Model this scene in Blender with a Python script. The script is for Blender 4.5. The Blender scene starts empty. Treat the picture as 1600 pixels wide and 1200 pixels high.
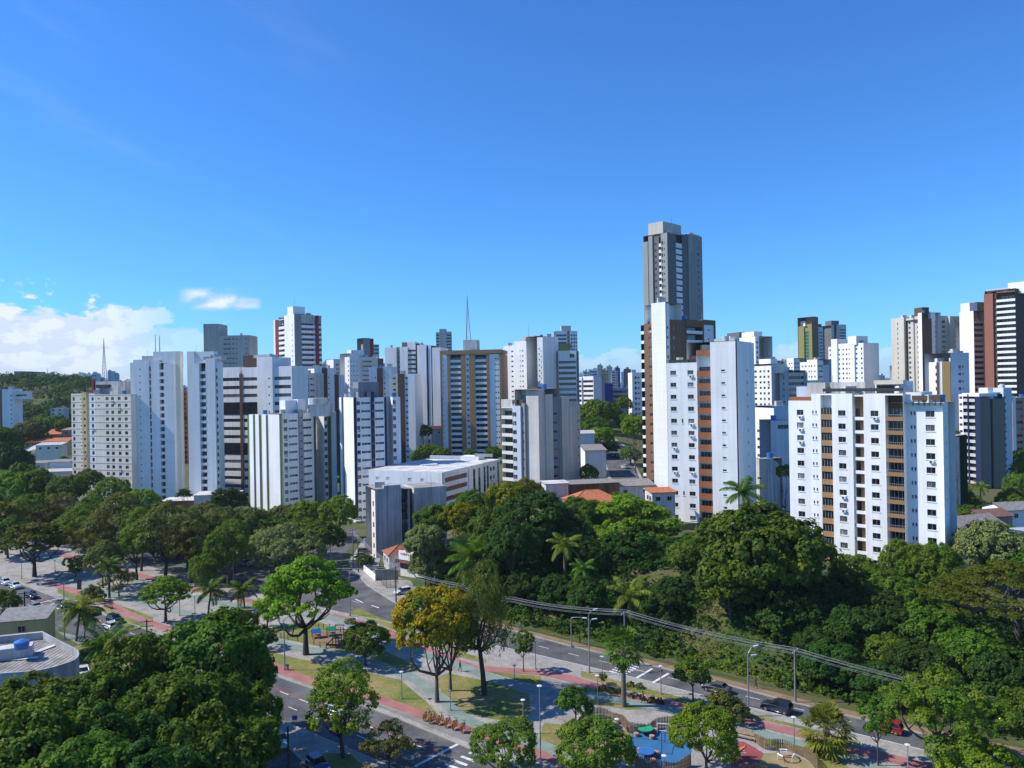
import bpy, math, random
import numpy as np
from mathutils import Vector, Matrix

R = math.radians
scn = bpy.context.scene
COL = scn.collection
rnd = random.Random(7)

# ------------------------------------------------------------------ camera, sky, sun, exposure
F, H, ROLL = 1186.0, 48.0, R(1.03)          # focal length in photo pixels, eye height, camera roll
cam = bpy.data.cameras.new("camera")
cam.sensor_width = 36.0
cam.lens = 36.0 * F / 1600.0
cam.clip_start = 0.5
cam.clip_end = 30000
camo = bpy.data.objects.new("camera", cam)
COL.objects.link(camo)
camo.matrix_world = Matrix.Translation((0, 0, H)) @ Matrix.Rotation(R(90), 4, 'X') @ Matrix.Rotation(-ROLL, 4, 'Z')
scn.camera = camo

SUN_AZ, SUN_EL = R(-88), R(44)              # azimuth from +Y towards +X
SUN_DIR = Vector((math.sin(SUN_AZ) * math.cos(SUN_EL), math.cos(SUN_AZ) * math.cos(SUN_EL), math.sin(SUN_EL)))
sl = bpy.data.lights.new("sun", 'SUN')
sl.energy = 3.65
sl.angle = R(0.53)
sl.color = (1.0, 0.95, 0.87)
so = bpy.data.objects.new("sun", sl)
COL.objects.link(so)
so.rotation_euler = SUN_DIR.to_track_quat('Z', 'Y').to_euler()

scn.view_settings.view_transform = 'Standard'
scn.view_settings.look = 'None'
scn.view_settings.gamma = 1.0
scn.view_settings.exposure = 0.6
scn.cycles.max_bounces = 6
scn.cycles.diffuse_bounces = 3
scn.cycles.glossy_bounces = 2
scn.cycles.transmission_bounces = 2
scn.cycles.transparent_max_bounces = 4
scn.cycles.caustics_reflective = False
scn.cycles.caustics_refractive = False

world = bpy.data.worlds.new("World")
scn.world = world
world.use_nodes = True
WT = world.node_tree
WT.nodes.clear()


def wn(t, **kw):
    n = WT.nodes.new(t)
    for k, v in kw.items():
        setattr(n, k, v)
    return n


def wl(a, b):
    WT.links.new(a, b)


def wmath(op, a, b=None, c=None, clamp=False):
    n = wn('ShaderNodeMath', operation=op, use_clamp=clamp)
    for i, v in enumerate((a, b, c)):
        if v is None:
            continue
        if isinstance(v, (int, float)):
            n.inputs[i].default_value = v
        else:
            wl(v, n.inputs[i])
    return n.outputs[0]


def wss(v, lo, hi):
    n = wn('ShaderNodeMapRange', interpolation_type='SMOOTHSTEP')
    wl(v, n.inputs[0])
    n.inputs[1].default_value = lo
    n.inputs[2].default_value = hi
    return n.outputs[0]


sky = wn('ShaderNodeTexSky', sky_type='NISHITA')
sky.sun_disc = False
sky.sun_elevation = SUN_EL
sky.sun_rotation = SUN_AZ
sky.altitude = 0
sky.air_density = 1.0
sky.dust_density = 0.12
sky.ozone_density = 2.2
tc = wn('ShaderNodeTexCoord')
sep = wn('ShaderNodeSeparateXYZ')
wl(tc.outputs['Generated'], sep.inputs[0])
X_, Y_, Z_ = sep.outputs
az = wmath('ARCTAN2', X_, Y_)                  # radians, 0 straight ahead (north), + to the east
el = wmath('ARCSINE', Z_)
comb = wn('ShaderNodeCombineXYZ')
wl(wmath('MULTIPLY', az, 9.0), comb.inputs[0])
wl(wmath('MULTIPLY', el, 17.0), comb.inputs[1])


def wnoise(vec, scale, detail, rough=0.55, off=(0, 0, 0)):
    m = wn('ShaderNodeMapping')
    m.inputs['Location'].default_value = off
    wl(vec, m.inputs['Vector'])
    n = wn('ShaderNodeTexNoise')
    n.inputs['Scale'].default_value = scale
    n.inputs['Detail'].default_value = detail
    n.inputs['Roughness'].default_value = rough
    wl(m.outputs[0], n.inputs['Vector'])
    return n.outputs[0]


def bell(v, c, w):                             # 1 at c, falls off over w
    d = wmath('ABSOLUTE', wmath('SUBTRACT', v, c))
    return wmath('SUBTRACT', 1.0, wss(d, w * 0.35, w))


cv = comb.outputs[0]
n1 = wnoise(cv, 2.3, 10.0, 0.58, (3.1, 7.7, 0))
n1b = wnoise(cv, 2.3, 10.0, 0.58, (3.1 + 0.10, 7.7 - 0.14, 0))
nlow = wnoise(cv, 2.2, 5.0, 0.5, (11.3, 2.2, 0))
# heaped clouds low in the west, small puffs beside them, a faint bank along the horizon
topA = wmath('MULTIPLY', bell(az, -0.58, 0.30), 0.108)
topB = wmath('MULTIPLY', wss(az, -0.50, -0.10), 0.030)
top = wmath('ADD', topA, wmath('ADD', topB, 0.016))
hgt = wmath('DIVIDE', el, top)
dens = wmath('SUBTRACT', wmath('ADD', n1, 0.60), wmath('MULTIPLY', hgt, 0.80))
cl = wmath('MULTIPLY', wss(dens, 0.43, 0.51), wss(el, -0.01, 0.012))
west = wmath('SUBTRACT', 1.0, wss(az, -0.50, -0.40))
strength = wmath('ADD', wmath('MULTIPLY', west, 0.60), 0.34)
cl = wmath('MULTIPLY', cl, strength)
puff = wmath('MULTIPLY', wmath('MULTIPLY', bell(az, -0.372, 0.045), bell(el, 0.110, 0.016)), wss(nlow, 0.38, 0.60))
puff = wmath('ADD', puff, wmath('MULTIPLY', wmath('MULTIPLY', bell(az, -0.332, 0.018), bell(el, 0.106, 0.009)), 0.5))
cirv = wn('ShaderNodeCombineXYZ')
wl(wmath('MULTIPLY', az, 2.6), cirv.inputs[0])
wl(wmath('MULTIPLY', wmath('ADD', el, wmath('MULTIPLY', az, 0.35)), 9.0), cirv.inputs[1])
nc = wnoise(cirv.outputs[0], 1.3, 5.0, 0.6, (5.0, 1.0, 0))
cirrus = wmath('MULTIPLY', wmath('MULTIPLY', wss(nc, 0.50, 0.90), 0.14), wmath('SUBTRACT', 1.0, wss(az, -0.45, -0.05)))
mask = wmath('ADD', wmath('ADD', cl, puff), cirrus, clamp=True)
shade = wss(wmath('SUBTRACT', n1, n1b), -0.05, 0.05)
ccol = wn('ShaderNodeMix', data_type='RGBA')
wl(shade, ccol.inputs[0])
ccol.inputs[6].default_value = (4.9, 5.5, 6.5, 1)
ccol.inputs[7].default_value = (6.0, 6.5, 7.2, 1)
grade = wn('ShaderNodeMix', data_type='RGBA', blend_type='MULTIPLY')
grade.inputs[0].default_value = 1.0
wl(sky.outputs[0], grade.inputs[6])
grade.inputs[7].default_value = (0.315, 0.735, 1.28, 1)
mixc = wn('ShaderNodeMix', data_type='RGBA')
wl(mask, mixc.inputs[0])
wl(grade.outputs[2], mixc.inputs[6])
wl(ccol.outputs[2], mixc.inputs[7])
bg = wn('ShaderNodeBackground')
bg.inputs[1].default_value = 0.100
wl(mixc.outputs[2], bg.inputs[0])
wo = wn('ShaderNodeOutputWorld')
wl(bg.outputs[0], wo.inputs[0])

# ------------------------------------------------------------------ photo pixel <-> world
CR, SR = math.cos(ROLL), math.sin(ROLL)


def ray(px, py):
    a, b = (px - 800) / F, (600 - py) / F
    return a * CR + b * SR, -a * SR + b * CR


def at_depth(px, py, d):
    x, z = ray(px, py)
    return Vector((x * d, d, H + z * d))


def flat(px, py, z=0.0):
    x, zz = ray(px, py)
    d = (z - H) / zz
    return x * d, d


def sm(a, b, v):
    t = min(1.0, max(0.0, (v - a) / (b - a)))
    return t * t * (3 - 2 * t)


def terrain(x, y):
    e = (y - (147.4 - 0.81 * x)) / 1.287
    wx = sm(-30, 12, x)
    h = wx * (9.0 * (1 - .38 * sm(48, 74, x)) * sm(5.5, 27, e) + 4.5 * sm(38, 105, e) * (1 - 1.5 * sm(68, 105, x)))
    h += 6.0 * sm(250, 340, y) * sm(-75, 0, x) + 12.0 * sm(345, 470, y) * sm(-190, -60, x)
    h += max(0.0, 59.0 * math.exp(-((x + 490) / 240.0) ** 2 - ((y - 760) / 240.0) ** 2) - 1.0)
    h += 18.0 * sm(900, 1800, y)
    return h


def ground(px, py):
    """first point of the terrain along the ray of a photo pixel"""
    x, z = ray(px, py)
    d = 40.0
    while d < 3000:
        if H + z * d <= terrain(x * d, d):
            break
        d *= 1.004
    p = Vector((x * d, d, 0))
    p.z = terrain(p.x, p.y)
    return p


# ------------------------------------------------------------------ materials
MATS = {}


def new_mat(name):
    m = bpy.data.materials.new(name)
    m.use_nodes = True
    nt = m.node_tree
    return m, nt, nt.nodes['Principled BSDF']


def N(nt, t, **kw):
    n = nt.nodes.new(t)
    for k, v in kw.items():
        setattr(n, k, v)
    return n


def noise(nt, vec, scale, detail=4, rough=0.55):
    n = N(nt, 'ShaderNodeTexNoise')
    n.inputs['Scale'].default_value = scale
    n.inputs['Detail'].default_value = detail
    n.inputs['Roughness'].default_value = rough
    if vec is not None:
        nt.links.new(vec, n.inputs['Vector'])
    return n.outputs[0]


def ramp(nt, fac, stops):
    r = N(nt, 'ShaderNodeValToRGB')
    els = r.color_ramp.elements
    while len(els) < len(stops):
        els.new(0.5)
    for e, (p, c) in zip(els, stops):
        e.position = p
        e.color = (*c, 1)
    nt.links.new(fac, r.inputs[0])
    return r.outputs[0]


def mixc_(nt, fac, a, b, mode='MIX'):
    m = N(nt, 'ShaderNodeMix', data_type='RGBA', blend_type=mode)
    for sock, v in ((m.inputs[0], fac), (m.inputs[6], a), (m.inputs[7], b)):
        if isinstance(v, (int, float)):
            sock.default_value = v
        elif isinstance(v, tuple):
            sock.default_value = (*v, 1)
        else:
            nt.links.new(v, sock)
    return m.outputs[2]


def mapv(nt, scale=(1, 1, 1), coord='Object'):
    t = N(nt, 'ShaderNodeTexCoord')
    m = N(nt, 'ShaderNodeMapping')
    m.inputs['Scale'].default_value = scale
    nt.links.new(t.outputs[coord], m.inputs['Vector'])
    return m.outputs[0]


def plain(name, col, rough=0.6, metal=0.0, var=0.12, scale=1.5, spec=None):
    if name in MATS:
        return MATS[name]
    m, nt, b = new_mat(name)
    f = noise(nt, mapv(nt), scale, 4)
    dk = tuple(c * (1 - var) for c in col)
    lt = tuple(min(1, c * (1 + var)) for c in col)
    nt.links.new(ramp(nt, f, [(0.3, dk), (0.7, lt)]), b.inputs['Base Color'])
    b.inputs['Roughness'].default_value = rough
    b.inputs['Metallic'].default_value = metal
    if spec is not None:
        b.inputs['Specular IOR Level'].default_value = spec
    MATS[name] = m
    return m


def paint(name, col, dirt=0.35, joint=0.0, tile=0.0, js=0.28):
    """exterior wall: rain streaks, blotches, faint floor joints or tile grid"""
    if name in MATS:
        return MATS[name]
    m, nt, b = new_mat(name)
    streak = noise(nt, mapv(nt, (0.9, 0.9, 0.035)), 1.0, 5, 0.6)
    blot = noise(nt, mapv(nt, (0.10, 0.10, 0.08)), 1.0, 5, 0.6)
    c = mixc_(nt, 1.0, col, ramp(nt, streak, [(0.30, (1 - dirt * .75,) * 3), (0.62, (1, 1, 1))]), 'MULTIPLY')
    c = mixc_(nt, 1.0, c, ramp(nt, blot, [(0.32, (1 - dirt * .55, 1 - dirt * .57, 1 - dirt * .6)), (0.62, (1, 1, 1))]), 'MULTIPLY')
    if joint or tile:
        t = N(nt, 'ShaderNodeTexCoord')
        s = N(nt, 'ShaderNodeSeparateXYZ')
        nt.links.new(t.outputs['Object'], s.inputs[0])
        per = joint or tile
        mo = N(nt, 'ShaderNodeMath', operation='PINGPONG')
        nt.links.new(s.outputs[2], mo.inputs[0])
        mo.inputs[1].default_value = per / 2
        lt = N(nt, 'ShaderNodeMath', operation='LESS_THAN')
        nt.links.new(mo.outputs[0], lt.inputs[0])
        lt.inputs[1].default_value = 0.035
        sc = N(nt, 'ShaderNodeMath', operation='MULTIPLY')
        nt.links.new(lt.outputs[0], sc.inputs[0])
        sc.inputs[1].default_value = js
        c = mixc_(nt, sc.outputs[0], c, tuple(v * 0.35 for v in col))
    nt.links.new(c, b.inputs['Base Color'])
    b.inputs['Roughness'].default_value = 0.75
    b.inputs['Specular IOR Level'].default_value = 0.25
    MATS[name] = m
    return m


def glass(name, col, rough=0.08):
    if name in MATS:
        return MATS[name]
    m, nt, b = new_mat(name)
    f = noise(nt, mapv(nt, (1.7, 1.7, 0.6)), 1.0, 2)
    nt.links.new(ramp(nt, f, [(0.42, tuple(c * .5 for c in col)), (0.6, col)]), b.inputs['Base Color'])
    b.inputs['Roughness'].default_value = rough
    b.inputs['Specular IOR Level'].default_value = 0.6
    MATS[name] = m
    return m


def leafmat(name, c1, c2, c3=None, trans=0.24):
    c1, c2, c3 = (tuple(v * k for v, k in zip(c, (1.35, 1.2, .75))) if c else None for c in (c1, c2, c3))
    """foliage: each leaf takes its own tone, each tree its own shift, broad patches of younger growth"""
    m, nt, b = new_mat(name)
    geo = N(nt, 'ShaderNodeNewGeometry')
    oi = N(nt, 'ShaderNodeObjectInfo')
    patch = noise(nt, mapv(nt, (1, 1, 1)), 0.35, 3)
    c = ramp(nt, geo.outputs['Random Per Island'], [(0.0, c1), (0.75, c2), (1.0, tuple(min(1, v * 1.35) for v in c2))])
    if c3:
        c = mixc_(nt, ramp(nt, patch, [(0.50, (0, 0, 0)), (0.62, (1, 1, 1))]), c, c3)
    hs = N(nt, 'ShaderNodeHueSaturation')
    mr = N(nt, 'ShaderNodeMapRange')
    nt.links.new(oi.outputs['Random'], mr.inputs[0])
    mr.inputs[3].default_value = 0.485
    mr.inputs[4].default_value = 0.515
    nt.links.new(mr.outputs[0], hs.inputs['Hue'])
    mr2 = N(nt, 'ShaderNodeMapRange')
    nt.links.new(oi.outputs['Random'], mr2.inputs[0])
    mr2.inputs[3].default_value = 0.85
    mr2.inputs[4].default_value = 1.18
    nt.links.new(mr2.outputs[0], hs.inputs['Value'])
    nt.links.new(c, hs.inputs['Color'])
    b.inputs['Roughness'].default_value = 0.6
    b.inputs['Specular IOR Level'].default_value = 0.09
    nt.links.new(hs.outputs[0], b.inputs['Base Color'])
    tr = N(nt, 'ShaderNodeBsdfTranslucent')
    tcol = mixc_(nt, 1.0, hs.outputs[0], (1.9, 1.9, 0.55), 'MULTIPLY')
    nt.links.new(tcol, tr.inputs['Color'])
    mx = N(nt, 'ShaderNodeMixShader')
    mx.inputs[0].default_value = trans
    nt.links.new(b.outputs[0], mx.inputs[1])
    nt.links.new(tr.outputs[0], mx.inputs[2])
    nt.links.new(mx.outputs[0], nt.nodes['Material Output'].inputs['Surface'])
    MATS[name] = m
    return m


# ------------------------------------------------------------------ mesh helpers
class MB:
    """collects faces for ONE mesh object"""

    def __init__(s):
        s.v, s.f, s.m = [], [], []

    def quad(s, a, b, c, d, m=0):
        i = len(s.v)
        s.v += [tuple(a), tuple(b), tuple(c), tuple(d)]
        s.f.append((i, i + 1, i + 2, i + 3))
        s.m.append(m)

    def poly(s, pts, m=0):
        i = len(s.v)
        s.v += [tuple(p) for p in pts]
        s.f.append(tuple(range(i, i + len(pts))))
        s.m.append(m)

    def box(s, lo, hi, m=0, M=None):
        x0, y0, z0 = lo
        x1, y1, z1 = hi
        P = [(x0, y0, z0), (x1, y0, z0), (x1, y1, z0), (x0, y1, z0), (x0, y0, z1), (x1, y0, z1), (x1, y1, z1), (x0, y1, z1)]
        if M is not None:
            P = [tuple(M @ Vector(p)) for p in P]
        i = len(s.v)
        s.v += P
        for f in ((0, 3, 2, 1), (4, 5, 6, 7), (0, 1, 5, 4), (1, 2, 6, 5), (2, 3, 7, 6), (3, 0, 4, 7)):
            s.f.append(tuple(i + k for k in f))
            s.m.append(m)

    def prism(s, pts, z0, z1, m=0, top=None):
        n = len(pts)
        i = len(s.v)
        s.v += [(p[0], p[1], z0) for p in pts] + [(p[0], p[1], z1) for p in pts]
        for k in range(n):
            j = (k + 1) % n
            s.f.append((i + k, i + j, i + n + j, i + n + k))
            s.m.append(m)
        s.f.append(tuple(i + n + k for k in range(n)))
        s.m.append(m if top is None else top)
        s.f.append(tuple(i + k for k in reversed(range(n))))
        s.m.append(m)

    def tube(s, pts, rad, n=6, m=0, cap=True):
        pts = [Vector(p) for p in pts]
        if not isinstance(rad, (list, tuple)):
            rad = [rad] * len(pts)
        base = len(s.v)
        up = Vector((0.13, 0.31, 0.94))
        for k, p in enumerate(pts):
            t = (pts[min(k + 1, len(pts) - 1)] - pts[max(k - 1, 0)]).normalized()
            a = t.cross(up)
            if a.length < 1e-3:
                a = t.cross(Vector((1, 0, 0)))
            a.normalize()
            b = t.cross(a)
            for q in range(n):
                w = 2 * math.pi * q / n
                s.v.append(tuple(p + (a * math.cos(w) + b * math.sin(w)) * rad[k]))
        for k in range(len(pts) - 1):
            for q in range(n):
                r = (q + 1) % n
                s.f.append((base + k * n + q, base + k * n + r, base + (k + 1) * n + r, base + (k + 1) * n + q))
                s.m.append(m)
        if cap:
            s.f.append(tuple(base + (len(pts) - 1) * n + q for q in range(n)))
            s.m.append(m)
            s.f.append(tuple(base + q for q in reversed(range(n))))
            s.m.append(m)

    def cyl(s, c, r, z0, z1, n=12, m=0, r2=None):
        r2 = r if r2 is None else r2
        i = len(s.v)
        for z, rr in ((z0, r), (z1, r2)):
            s.v += [(c[0] + rr * math.cos(2 * math.pi * k / n), c[1] + rr * math.sin(2 * math.pi * k / n), z) for k in range(n)]
        for k in range(n):
            j = (k + 1) % n
            s.f.append((i + k, i + j, i + n + j, i + n + k))
            s.m.append(m)
        s.f.append(tuple(i + n + k for k in range(n)))
        s.m.append(m)
        s.f.append(tuple(i + k for k in reversed(range(n))))
        s.m.append(m)

    def mesh(s, name, mats, off=None, smooth=False):
        me = bpy.data.meshes.new(name)
        v = s.v
        if off is not None:
            v = [(p[0] - off[0], p[1] - off[1], p[2] - off[2]) for p in v]
        me.from_pydata(v, [], s.f)
        for m in (mats if isinstance(mats, (list, tuple)) else [mats]):
            me.materials.append(m)
        me.polygons.foreach_set('material_index', s.m)
        if smooth:
            me.polygons.foreach_set('use_smooth', [True] * len(s.f))
        me.update()
        return me

    def build(s, name, mats, parent=None, off=None, smooth=False):
        return put(name, s.mesh(name, mats, off, smooth), parent)


def put(name, me, parent=None, loc=None, rotz=0.0):
    o = bpy.data.objects.new(name, me)
    COL.objects.link(o)
    if parent is not None:
        o.parent = parent
    if loc is not None:
        o.location = loc
    if rotz:
        o.rotation_euler = (0, 0, rotz)
    return o


def tag(o, label=None, cat=None, group=None, kind=None):
    if label:
        o['label'] = label
    if cat:
        o['category'] = cat
    if group:
        o['group'] = group
    if kind:
        o['kind'] = kind
    return o


def thing(name, label, cat, loc, group=None, rotz=0.0):
    return tag(put(name, None, None, loc, rotz), label, cat, group)


def structure(name, mb, mats):
    return tag(mb.build(name, mats), kind='structure')


def copy_tree(root, loc, rotz, label, group=None, scale=None):
    """a copy of a thing with copies of its parts and sub-parts (mesh data shared)"""
    r = root.copy()
    COL.objects.link(r)
    r.location = loc
    r.rotation_euler = (0, 0, rotz)
    if scale:
        r.scale = scale
    r['label'] = label
    if group:
        r['group'] = group
    for ch in list(root.children):
        c = ch.copy()
        COL.objects.link(c)
        c.parent = r
        for g in list(ch.children):
            d = g.copy()
            COL.objects.link(d)
            d.parent = c
    return r

# ------------------------------------------------------------------ the ground
def axis(dense_lo, dense_hi, step, lo, hi, grow=1.22):
    a = list(np.arange(dense_lo, dense_hi + 0.1, step))
    s = step
    while a[-1] < hi:
        s *= grow
        a.append(a[-1] + s)
    s = step
    pre = []
    c = dense_lo
    while c > lo:
        s *= grow
        c -= s
        pre.append(c)
    return pre[::-1] + a


xs = axis(-170, 190, 4, -9000, 9000)
ys = axis(60, 350, 4, -150, 9000)
gb = MB()
gb.v = [(x, y, terrain(x, y)) for y in ys for x in xs]
nx = len(xs)
for j in range(len(ys) - 1):
    for i in range(nx - 1):
        a = j * nx + i
        gb.f.append((a, a + 1, a + nx + 1, a + nx))
        gb.m.append(0)

m, nt, b = new_mat('earth_and_grass')
c = ramp(nt, noise(nt, mapv(nt), 0.09, 6, 0.6), [(0.38, (0.035, 0.075, 0.012)), (0.50, (0.085, 0.10, 0.02)), (0.62, (0.115, 0.10, 0.04))])
c = mixc_(nt, 1.0, c, ramp(nt, noise(nt, mapv(nt), 1.7, 6, 0.7), [(0.25, (0.45, 0.45, 0.45)), (0.7, (1.25, 1.25, 1.2))]), 'MULTIPLY')
nt.links.new(c, b.inputs['Base Color'])
b.inputs['Roughness'].default_value = 0.95
structure('ground', gb, m)


def surf(name, stops, scale, fine=None, rough=0.9, finescale=14):
    m, nt, b = new_mat(name)
    c = ramp(nt, noise(nt, mapv(nt), scale, 6, 0.6), stops)
    if fine:
        c = mixc_(nt, 1.0, c, ramp(nt, noise(nt, mapv(nt), finescale, 3, 0.6), [(0.3, (1 - fine,) * 3), (0.7, (1 + fine * .5,) * 3)]), 'MULTIPLY')
    nt.links.new(c, b.inputs['Base Color'])
    b.inputs['Roughness'].default_value = rough
    MATS[name] = m
    return m


def sheet(name, pts, z, mat, thick=0.0):
    mb = MB()
    if thick:
        mb.prism(pts, z - thick, z)
    else:
        mb.poly([(p[0], p[1], z) for p in pts])
    return structure(name, mb, mat)


def strip_pts(line, w0, w1=None):
    """offset a polyline both ways -> a band of width w0 (+) and w1 (-)"""
    w1 = w0 if w1 is None else w1
    L, Rr = [], []
    for k, p in enumerate(line):
        a = line[max(k - 1, 0)]
        b = line[min(k + 1, len(line) - 1)]
        dx, dy = b[0] - a[0], b[1] - a[1]
        l = math.hypot(dx, dy) or 1
        n = (-dy / l, dx / l)
        L.append((p[0] + n[0] * w0, p[1] + n[1] * w0))
        Rr.append((p[0] - n[0] * w1, p[1] - n[1] * w1))
    return L, Rr


def smooth_line(pts, n=4):
    out = []
    for k in range(len(pts) - 1):
        p0, p1, p2, p3 = pts[max(k - 1, 0)], pts[k], pts[k + 1], pts[min(k + 2, len(pts) - 1)]
        for q in range(n):
            t = q / n
            out.append(tuple(0.5 * ((2 * p1[i]) + (-p0[i] + p2[i]) * t + (2 * p0[i] - 5 * p1[i] + 4 * p2[i] - p3[i]) * t * t + (-p0[i] + 3 * p1[i] - 3 * p2[i] + p3[i]) * t ** 3) for i in range(2)))
    out.append(tuple(pts[-1]))
    return out


def band(name, line, w, z, mat, zf=None):
    L, Rr = strip_pts(line, w / 2)
    mb = MB()
    for k in range(len(line) - 1):
        q = [Rr[k], Rr[k + 1], L[k + 1], L[k]]
        mb.poly([(p[0], p[1], (zf(p[0], p[1]) if zf else 0) + z) for p in q])
    return structure(name, mb, mat)


asphalt = surf('asphalt', [(0.36, (0.070, 0.069, 0.070)), (0.47, (0.100, 0.098, 0.098)), (0.53, (0.112, 0.110, 0.108)), (0.64, (0.150, 0.146, 0.142))], 0.22, 0.3, finescale=2.2)
paving = surf('pale_paving', [(0.3, (0.22, 0.20, 0.17)), (0.48, (0.33, 0.305, 0.27)), (0.56, (0.36, 0.335, 0.30)), (0.75, (0.43, 0.40, 0.36))], 0.3, 0.35, finescale=4)
paving_grey = surf('grey_paving', [(0.3, (0.17, 0.165, 0.155)), (0.7, (0.26, 0.255, 0.24))], 0.3, 0.22, finescale=6)
lawn = surf('lawn_grass', [(0.34, (0.10, 0.155, 0.016)), (0.48, (0.19, 0.195, 0.035)), (0.62, (0.30, 0.235, 0.09))], 0.16, 0.4, finescale=4)
red_path = surf('red_path_surface', [(0.3, (0.30, 0.12, 0.105)), (0.5, (0.38, 0.155, 0.135)), (0.72, (0.43, 0.21, 0.185))], 0.4, 0.3)
green_path = surf('green_path_surface', [(0.3, (0.165, 0.22, 0.185)), (0.5, (0.215, 0.28, 0.235)), (0.72, (0.27, 0.32, 0.28))], 0.4, 0.3)
kerbstone = surf('kerb_stone', [(0.3, (0.30, 0.285, 0.25)), (0.7, (0.42, 0.40, 0.36))], 0.6, 0.2)
white_line = surf('white_line_paint', [(0.30, (0.42, 0.42, 0.41)), (0.55, (0.74, 0.74, 0.72))], 1.2, 0.2)
red_line = surf('red_line_paint', [(0.3, (0.36, 0.06, 0.05)), (0.7, (0.45, 0.09, 0.07))], 1.2, 0.2)
court_blue = surf('blue_court_surface', [(0.3, (0.022, 0.115, 0.25)), (0.7, (0.035, 0.16, 0.33))], 0.4, 0.12)
court_red = surf('red_court_surface', [(0.3, (0.24, 0.055, 0.05)), (0.7, (0.31, 0.08, 0.07))], 0.4, 0.12)
sand = surf('play_sand', [(0.3, (0.25, 0.19, 0.085)), (0.7, (0.36, 0.285, 0.14))], 0.5, 0.25)
bare_earth = surf('bare_earth', [(0.3, (0.20, 0.13, 0.065)), (0.7, (0.30, 0.21, 0.11))], 0.35, 0.3)

Z1 = 0.006
# the near avenue (kerb to kerb) and its continuation both ways
near_top = [(-260, 297.5), (-150, 211), (-113.5, 182.0), (-91.8, 165.4), (-76.4, 154.0), (-45.5, 130.4), (-34.5, 122.3), (-17.6, 109.8), (-6.2, 99.9), (10, 87), (60, 48)]
near_bot = [(-260, 284), (-150, 199), (-110, 168), (-85, 148.8), (-60, 129.6), (-38.1, 112.6), (-22.4, 100.6), (-10, 91), (0, 83), (45, 48)]
sheet('avenue_road', near_top + near_bot[::-1], Z1, asphalt)
# the far avenue, from the far left behind the trees to the right
far_near = [(-260, 322), (-156, 245), (-110, 214), (-70, 184.5), (-37.6, 161.6), (-26.8, 154.6), (1.9, 134.8), (17.5, 123.6), (33.8, 110.6), (45.5, 101.7), (60, 91), (110, 54)]
far_far = [(-260, 336), (-156, 260), (-110, 230), (-76, 207), (-55.5, 199.5), (-54.5, 207), (-48.3, 207), (-43.0, 199.5), (-40.0, 193.5), (-36, 183.5), (-26.9, 168.1), (-0.9, 147.6), (9.9, 138.3), (21.1, 129.6), (31.0, 121.2), (40.9, 112.4), (52.0, 103.6), (66, 93), (118, 54)]
sheet('boulevard_road', far_near + far_far[::-1], Z1 + 0.004, asphalt)
# side street climbing away between the white blocks
sheet('side_street', [(-56, 200), (-47.5, 200), (-50.5, 240), (-58, 330), (-70, 345), (-72, 300), (-64, 250)], Z1 + 0.008, asphalt)
# street in the bottom left corner and the slip road past the island
sheet('corner_street', [(-107, 165.5), (-92.5, 154.2), (-93.5, 140), (-101, 112), (-112, 112), (-106, 140)], Z1 + 0.008, asphalt)
sheet('slip_road', [(-40, 113.2), (-37.2, 111.0), (-35.4, 107), (-31, 101.5), (-26.6, 96), (-22, 88), (-19, 78), (-29, 74), (-32, 88), (-36, 98), (-45, 108), (-66, 122), (-64, 131)], Z1 + 0.012, asphalt)

# the park between the two avenues: a raised slab, kerb stones, lawns, paths
park = [(x, y + 0.15) for x, y in near_top] + [(x, y - 0.15) for x, y in far_near[::-1]]
sheet('park_paving', park, 0.13, paving, 0.5)


def kerb(name, line, w=0.28, z=0.15):
    L, Rr = strip_pts(line, w / 2)
    mb = MB()
    for k in range(len(line) - 1):
        q = [Rr[k], Rr[k + 1], L[k + 1], L[k]]
        mb.prism(q, -0.1, z)
    return structure(name, mb, kerbstone)


kerb('kerb', near_top[1:])
kerb('kerb', far_near[1:])
kerb('kerb', [(x, y) for x, y in far_far[8:]])
kerb('kerb', [(-85, 148.6), (-60, 129.4), (-41, 114.6)])
kerb('kerb', [(-38.6, 113.6), (-38.1, 112.4), (-22.4, 100.4), (-10, 90.8), (0, 82.8), (30, 59)])
kerb('kerb', [(-39.6, 113.4), (-36.9, 111.0), (-35.2, 107), (-30.8, 101.5), (-26.4, 96), (-21.8, 88), (-18, 75)])

# pavements outside the avenues
sheet('far_pavement', [(x, y) for x, y in far_far[10:]] + [(120, 55.2), (68.4, 94.6), (53.5, 105.0), (42, 113.9), (32.2, 122.8), (22.2, 131.2), (10.9, 140.0), (0.0, 149.3), (-23, 171), (-30, 186), (-36, 183.5)], 0.12, bare_earth, 0.4)
sheet('corner_pavement', [(-40, 193.5), (-36, 183.5), (-26.9, 168.1), (-23, 170.5), (-24, 184), (-36, 199), (-38, 215), (-45, 240), (-47.8, 240), (-45.5, 207), (-43, 199.5)], 0.125, paving, 0.4)
sheet('island_pavement', [(-38.4, 112.9), (-22.4, 100.2), (-10, 90.6), (0, 82.6), (30, 58.6), (-16, 70), (-21.5, 88), (-26.2, 96), (-30.6, 101.5), (-35, 107), (-36.6, 111)], 0.12, paving, 0.4)
sheet('island_lawn', [G_ for G_ in [flat(488, 1180), flat(520, 1178), flat(548, 1179), flat(560, 1192), flat(600, 1205), flat(560, 1225), flat(505, 1203)]], 0.128, lawn)
sheet('building_forecourt', [(-84.8, 148.4), (-60, 129.2), (-42, 115), (-66, 121), (-66, 131), (-74, 136), (-92, 152)], 0.12, paving_grey, 0.4)
sheet('building_lawn', [(-82, 144.5), (-70, 135.5), (-61, 128), (-64, 126), (-72, 131), (-84, 141)], 0.126, lawn)
sheet('left_pavement', [(-110, 167.8), (-150, 198.8), (-152, 194), (-113, 163)], 0.12, paving, 0.4)
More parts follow.
